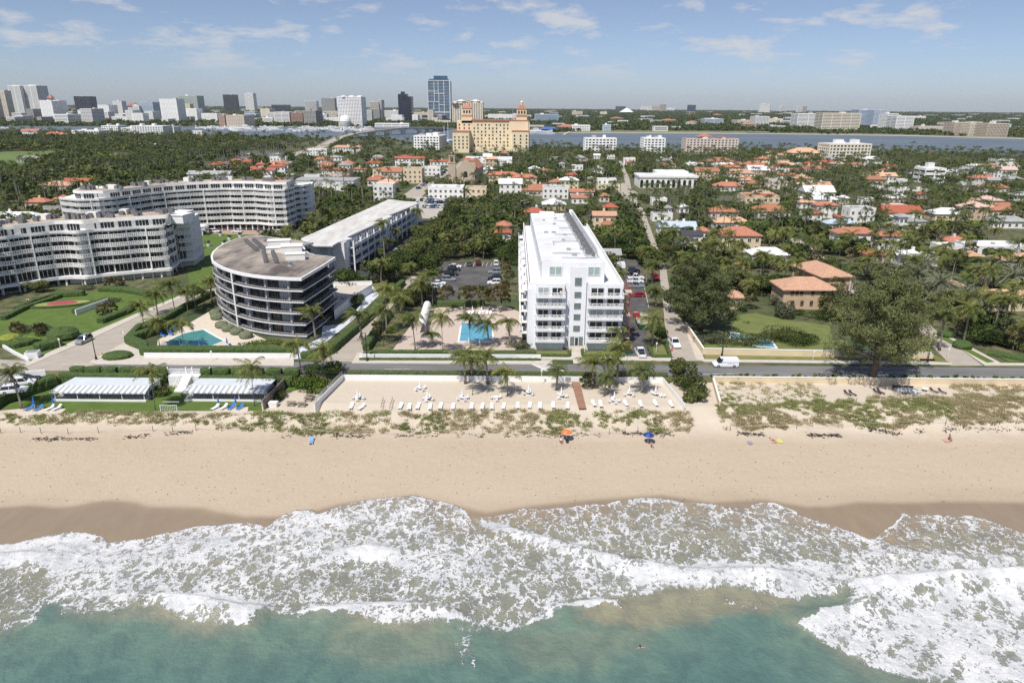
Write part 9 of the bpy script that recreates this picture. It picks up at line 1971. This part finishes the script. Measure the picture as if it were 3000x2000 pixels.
p=QT('L',1440,505); r=empty('outdoor_sofa',p,'white L-shaped outdoor sofa with brown back on the right-hand sand','sofa'); world_part(r,'seat',CUSH,lambda m:(m.box(p[0],p[1],p[2],3.8,1.2,.45,-.08),m.box(p[0]+1.7,p[1]-1.2,p[2],1.0,1.6,.40,.5))); world_part(r,'backrest',BRF,lambda m:(m.box(p[0],p[1]+.7,p[2],3.9,.2,.75,-.08),m.box(p[0]-1.5,p[1]+.9,p[2]+.4,1.5,.8,.25)))
p=QT('L',1590,512); r=empty('garden_table',p,'small white round table alone on the right-hand sand','table'); world_part(r,'tabletop',PLW,lambda m:m.lathe([(.02,.72),(.6,.72),(.6,.66),(.02,.66)],p[0],p[1],p[2],16)); world_part(r,'pedestal',PLW,lambda m:m.tube([(p[0],p[1],p[2]),(p[0],p[1],p[2]+.68)],.05,6)); p=QT('L',1443,530); b=MB(); b.box(0,0,.2,1.5,.7,.06); [b.box(i,j,0,.07,.07,.2) for i in (-.65,.65) for j in (-.28,.28)]; o=b.build('low_table',WOODG); o.location=p; tag(o,'low grey wooden table before the white outdoor sofa','table')
def lamp(c,bx,by,ty,label,side=-1):
 b=Q(c,bx,by); h=topz(b[0],b[1],q(c,bx,ty)[1]); r=empty('street_lamp',b,label,'street lamp','black street lamps of the beach road'); world_part(r,'post',BLACKM,lambda m:(m.lathe([(.28,0),(.26,.5),(.16,.8),(.10,1.1)],b[0],b[1],0,8),m.tube([(b[0],b[1],.8),(b[0],b[1],h)],[.11,.07],8))); world_part(r,'arm',BLACKM,lambda m:m.tube([(b[0],b[1],h-.3),(b[0]+side*.6,b[1],h+.05),(b[0]+side*1.1,b[1],h-.25)],.05,6)); world_part(r,'lantern',BLACKM,lambda m:m.lathe([(.03,.1),(.14,0),(.16,-.35),(.42,-.75),(.40,-.8)],b[0]+side*1.1,b[1],h-.3,10))
lamp('I',830,305,75,'black street lamp at the kerb before the oval shrub'); lamp('J',1105,318,72,'black street lamp at the corner of the pool garden'); lamp('L',38,242,52,'black street lamp behind the white van',1); lamp('L',1612,292,70,'black street lamp at the right-hand street corner',1)
p=Q('E',1828,1290); r=empty('waste_skip',p,'green waste skip heaped with building rubble beside the white tower','skip'); GS_=mat('green_skip',(.015,.09,.05),rough=.6,var=.2); world_part(r,'container',GS_,lambda m:(m.box(p[0],p[1]+1.5,.25,2.4,6.0,1.2,0,taper=1.06),)); world_part(r,'rubble',mat('rubble',(.45,.40,.34),var=.3,scale=2),lambda m:[m.box(p[0]+rg.uniform(-.9,.9),p[1]+1.5+rg.uniform(-2.5,2.5),1.3,rg.uniform(.3,1.1),rg.uniform(.3,1.2),rg.uniform(.2,.6),rg.uniform(0,3)) for _ in range(46)])
for c,x,y,m,w,sz in (('E',1697,1520,GS_,'green wheeled bin with red lid at the exit of the white tower car park',(1.3,1.1,1.3)),('E',1768,1190,mat('red_machine',(.35,.04,.04)),'red compressor on the car park by the skip',(1.6,1.3,1.2)),('K',764,490,METAL,'left grey litter bin by the terrace gate',(.6,.6,1.0)),('K',783,490,METAL,'right grey litter bin by the terrace gate',(.6,.6,1.0)),('J',298,705,WHITE2,'cream crate beside the grey wooden fence',(1.6,1.1,.9))):
 b_=QT(c,x,y) if c in 'KJ' else Q(c,x,y); r=empty('bin' if 'bin' in w else ('crate' if 'crate' in w else 'compressor'),b_,w,'bin' if 'bin' in w else ('crate' if 'crate' in w else 'machine')); B=MB(); B.box(0,0,0,*sz,taper=1.05); B.build('body',m,r); B=MB(); B.box(0,0,sz[2],sz[0]*1.1,sz[1]*1.1,.08); B.build('lid',MATS['red_machine'] if 'red lid' in w else m,r)
p=Q('E',1830,1180); B=MB(); [B.box(p[0]+rg.uniform(-2,2),p[1]+rg.uniform(-2,3),.03,rg.uniform(.2,1.6),rg.uniform(.2,1.0),rg.uniform(.05,.5),rg.uniform(0,3)) for _ in range(60)]; tag(B.build('debris_heap',MATS['rubble']),'pale heap of building debris on the car park right of the scaffold','debris',kind='stuff')
pm2=MB(); pm2.box(0,0,0,.10,.10,1.25,taper=.8); pmesh=pm2.mesh('post',[WOODG]); prev=None; rope=[]
for c,L_ in (('I',[(10,940),(180,935),(355,940),(590,945),(850,935),(1320,925),(1490,930),(1690,915),(1910,920),(2115,920),(2280,925)]),('J',[(425,925),(545,915),(700,960),(1125,965),(1500,955),(1710,955),(1920,955),(2100,955),(2310,950)]),('K',[(250,945),(420,945),(530,940)]),('K',[(1130,945),(1265,940),(1375,930),(1600,925),(1820,925)]),('L',[(100,815),(230,810),(355,805),(610,800),(1060,790),(1370,780),(1500,775),(1625,770),(1750,770),(1865,770),(2040,770),(2165,765),(2290,765),(2450,765)]),('L',[(925,605),(1065,605),(1335,600),(1470,590),(1650,580)])):
 prev=None
 for a in L_:
  b_=QT(c,*a); o=link('fence_post',pmesh); o.location=b_; tag(o,'short weathered wooden post of the rope line along the dune','post','wooden posts along the dune')
  if prev is not None: rope.append((prev,b_))
  prev=b_
B=MB(); [B.tube([(a[0],a[1],a[2]+1.1),((a[0]+b[0])/2,(a[1]+b[1])/2,(a[2]+b[2])/2+.8),(b[0],b[1],b[2]+1.1)],.022,4) for a,b in rope]; tag(B.build('rope',mat('pale_rope',(.6,.56,.48))),'pale rope sagging between the wooden posts along the dune','rope')
f0=QT('J',215,735); f1=QT('J',405,540); r=empty('wooden_fence',f0,'grey-brown slatted wooden fence right of the cabanas','fence'); world_part(r,'slats',WOODG,lambda m:[m.box(f0[0]+(f1[0]-f0[0])*t,f0[1]+(f1[1]-f0[1])*t,-2.1,.12,.22,2.2,.9) for t in np.linspace(0,1,52)])
for i,(x,y) in enumerate(((1828,300),(2030,285),(1858,402),(1920,380),(2058,372),(2112,325),(2270,345),(2210,300))): p=Q('H',x,y); r=empty('planter',p,f'{nth(i)} round white planter with shrub on the lawn between the buildings','planter','white planters on the lawn'); B=MB(); B.lathe([(.75,0),(.95,1.2),(.85,1.2),(.8,1.0),(.02,1.0)],n=14); B.build('pot',WHITE,r); V,F=crown_cards(i,140,1.0,.9,.22,4); o=link('shrub',npmesh('shrub',V,F,[LF_A]),r); o.location=(0,0,1.7)
p=Q('G',2120,1330,.1); r=empty('pool_shelter',p,'arched white striped canopy shelter on the pool garden paving','shelter'); a=Vector(Q('G',2105,1345,.1)[:2]); b=Vector(Q('G',2185,1345,.1)[:2]); ln=(Vector(Q('G',2240,1140,.1)[:2])-b); w=(b-a)
def arc(m):
 n=10
 for i in range(n):
  t0,t1=math.pi*i/n,math.pi*(i+1)/n; f=lambda t:(a+w*(.5-.5*math.cos(t)),2.0+1.3*math.sin(t)); (p0,z0),(p1,z1)=f(t0),f(t1); m.add([(*p0,z0),(*p1,z1),(*(p1+ln),z1),(*(p0+ln),z0)],[(0,1,2,3)])
world_part(r,'canopy',CUSH,arc); world_part(r,'post',METAL,lambda m:[m.box(*(a+w*i+ln*j),.05,.08,.08,2.0) for i in (0,1) for j in (0,.5,1)])
B=MB(); c_=a+w*.5+Vector((1.2,-.8)); B.box(c_.x+.6,c_.y-.2,.07,3.6,3.2,.02,.1); o=B.build('outdoor_mat',mat('dark_patterned_mat',(.06,.06,.065),c2=(.30,.29,.27),scale=2.2,detail=1)); tag(o,'dark patterned mat before the striped shelter','mat')
p=Q('K',1662,300); r=empty('stop_sign',p,'red stop sign on a thin post at the straight side street','stop sign'); B=MB(); B.tube([(0,0,0),(0,0,2.5)],.04,6); B.build('post',METAL,r); B=MB(); pts_=[(.38*math.cos(math.pi/8+k*math.pi/4),.38*math.sin(math.pi/8+k*math.pi/4)) for k in range(8)]; B.add([(x,-.05,2.3+z) for x,z in pts_]+[(x,-.02,2.3+z) for x,z in pts_],[tuple(range(8)),tuple(range(8,16))[::-1]]+[(i,i+8,(i+1)%8+8,(i+1)%8) for i in range(8)]); B.build('plate',mat('sign_red',(.5,.02,.03)),r); text_part('STOP',.26,(0,-.06,2.3),(math.radians(90),0,0),WHITE,r)
for c,x,y,w in (('I',522,205,'thin sign post on the pavement of the left street, left one'),('I',1075,145,'thin sign post at the pavement behind the oval shrub'),('I',1828,315,'small square sign on a post before the pool hedge'),('K',548,480,'thin white pole standing behind the terrace wall'),('L',735,275,'thin sign pole on the pavement before the feathery tree'),('L',1765,255,'thin sign pole in the right-hand street'),('K',1535,240,'small white plaque on a post on the dry lawn')):
 p=Q(c,x,y); B=MB(); B.box(0,0,0,.08,.08,2.4); B.box(0,-.03,2.0,.4,.04,.5); o=B.build('sign_post',WHITE2); o.location=p; tag(o,w,'sign post')
p=Q('I',877,265); B=MB(); B.lathe([(.16,0),(.14,.5),(.18,.55),(.12,.72),(.02,.8)],n=10); B.box(0,0,.4,.5,.12,.12); o=B.build('fire_hydrant',YEL); o.location=p; tag(o,'yellow-brown fire hydrant on the corner by the street lamp','fire hydrant')
for i,(x,y) in enumerate(((612,632),(600,655),(452,695),(545,702))):
 p=QT('J',x,y); B=MB(); B.box(0,0,.7,1.7,.75,.06); [B.box(0,s*.65,.42,1.7,.28,.05) for s in (-1,1)]; [B.box(s*.6,0,0,.08,1.4,.08) for s in (-1,1)]; [B.box(s*.6,t*.3,0,.08,.08,.7) for s in (-1,1) for t in (-1,1)]; o=B.build('picnic_table',WOODG); o.location=p; tag(o,f'{["farthest","second farthest","left","nearest"][i]} grey picnic table on the sand left of the terrace wall','picnic table')
r=empty('monument_sign',Q('I',262,300),'low white entrance monument with small round crest at the left corner','sign'); p=Q('I',262,300); world_part(r,'plinth',WHITE,lambda m:m.box(p[0],p[1]+1,0,2.6,2.2,1.5,.3)); world_part(r,'crest',mat('sign_red',(0,0,0)),lambda m:m.box(p[0]-.1,p[1]-.15,.6,.6,.06,.6,.3)); world_part(r,'top_plate',METAL,lambda m:m.box(p[0],p[1]+1,1.5,2.2,1.8,.06,.3))
pg=QT('I',1460,770); r=empty('beach_gate',pg,'white metal frame stair gate from the lawn to the beach','gate'); world_part(r,'frame',WHITE,lambda m:(m.bar((pg[0]-1.6,pg[1],pg[2]+.1),(pg[0]-1.6,pg[1],pg[2]+1.9),.07),m.bar((pg[0]+1.6,pg[1],pg[2]+.1),(pg[0]+1.6,pg[1],pg[2]+1.9),.07),m.bar((pg[0]-1.6,pg[1],pg[2]+1.8),(pg[0]+1.6,pg[1],pg[2]+1.8),.07),m.bar((pg[0]-1.6,pg[1]+1.2,pg[2]+2),(pg[0]+1.6,pg[1]+1.2,pg[2]+2),.07),*[m.box(pg[0]-1.5+k*.33,pg[1],pg[2]+.6,.04,.04,1.2) for k in range(10)]))
for x0,y0,x1,y1,w in ((1245,660,1225,745,'left'),(1325,660,1300,745,'right')): a=QT('J',x0,y0); b=QT('J',x1,y1); r=empty('handrail',a,w+' rusty handrail of the small path through the terrace loungers','handrail'); world_part(r,'rail',mat('rusty_rail',(.35,.27,.2)),lambda m:[m.bar((a[0],a[1],a[2]+h),(b[0],b[1],b[2]+h+.2),.05) for h in (.5,.95)]+[m.box(a[0]+(b[0]-a[0])*t,a[1]+(b[1]-a[1])*t,a[2],.06,.06,1.0) for t in (0,.33,.66,1)])
# ================= AIR =================
def haze():
 b=MB(); b.box(0,6000,-32,32000,15000,262); m=bpy.data.materials.new('haze_air'); m.use_nodes=True; nt=m.node_tree; nt.nodes.remove(nt.nodes['Principled BSDF']); v=nt.nodes.new('ShaderNodeVolumePrincipled'); v.inputs['Color'].default_value=(.88,.95,1.0,1); v.inputs['Density'].default_value=3.2e-5; v.inputs['Anisotropy'].default_value=.1
 nt.links.new(v.outputs[0],nt.nodes['Material Output'].inputs['Volume']); o=b.build('haze',m); tag(o,'thin blue haze over the town and the far shore','haze',kind='stuff')
haze()
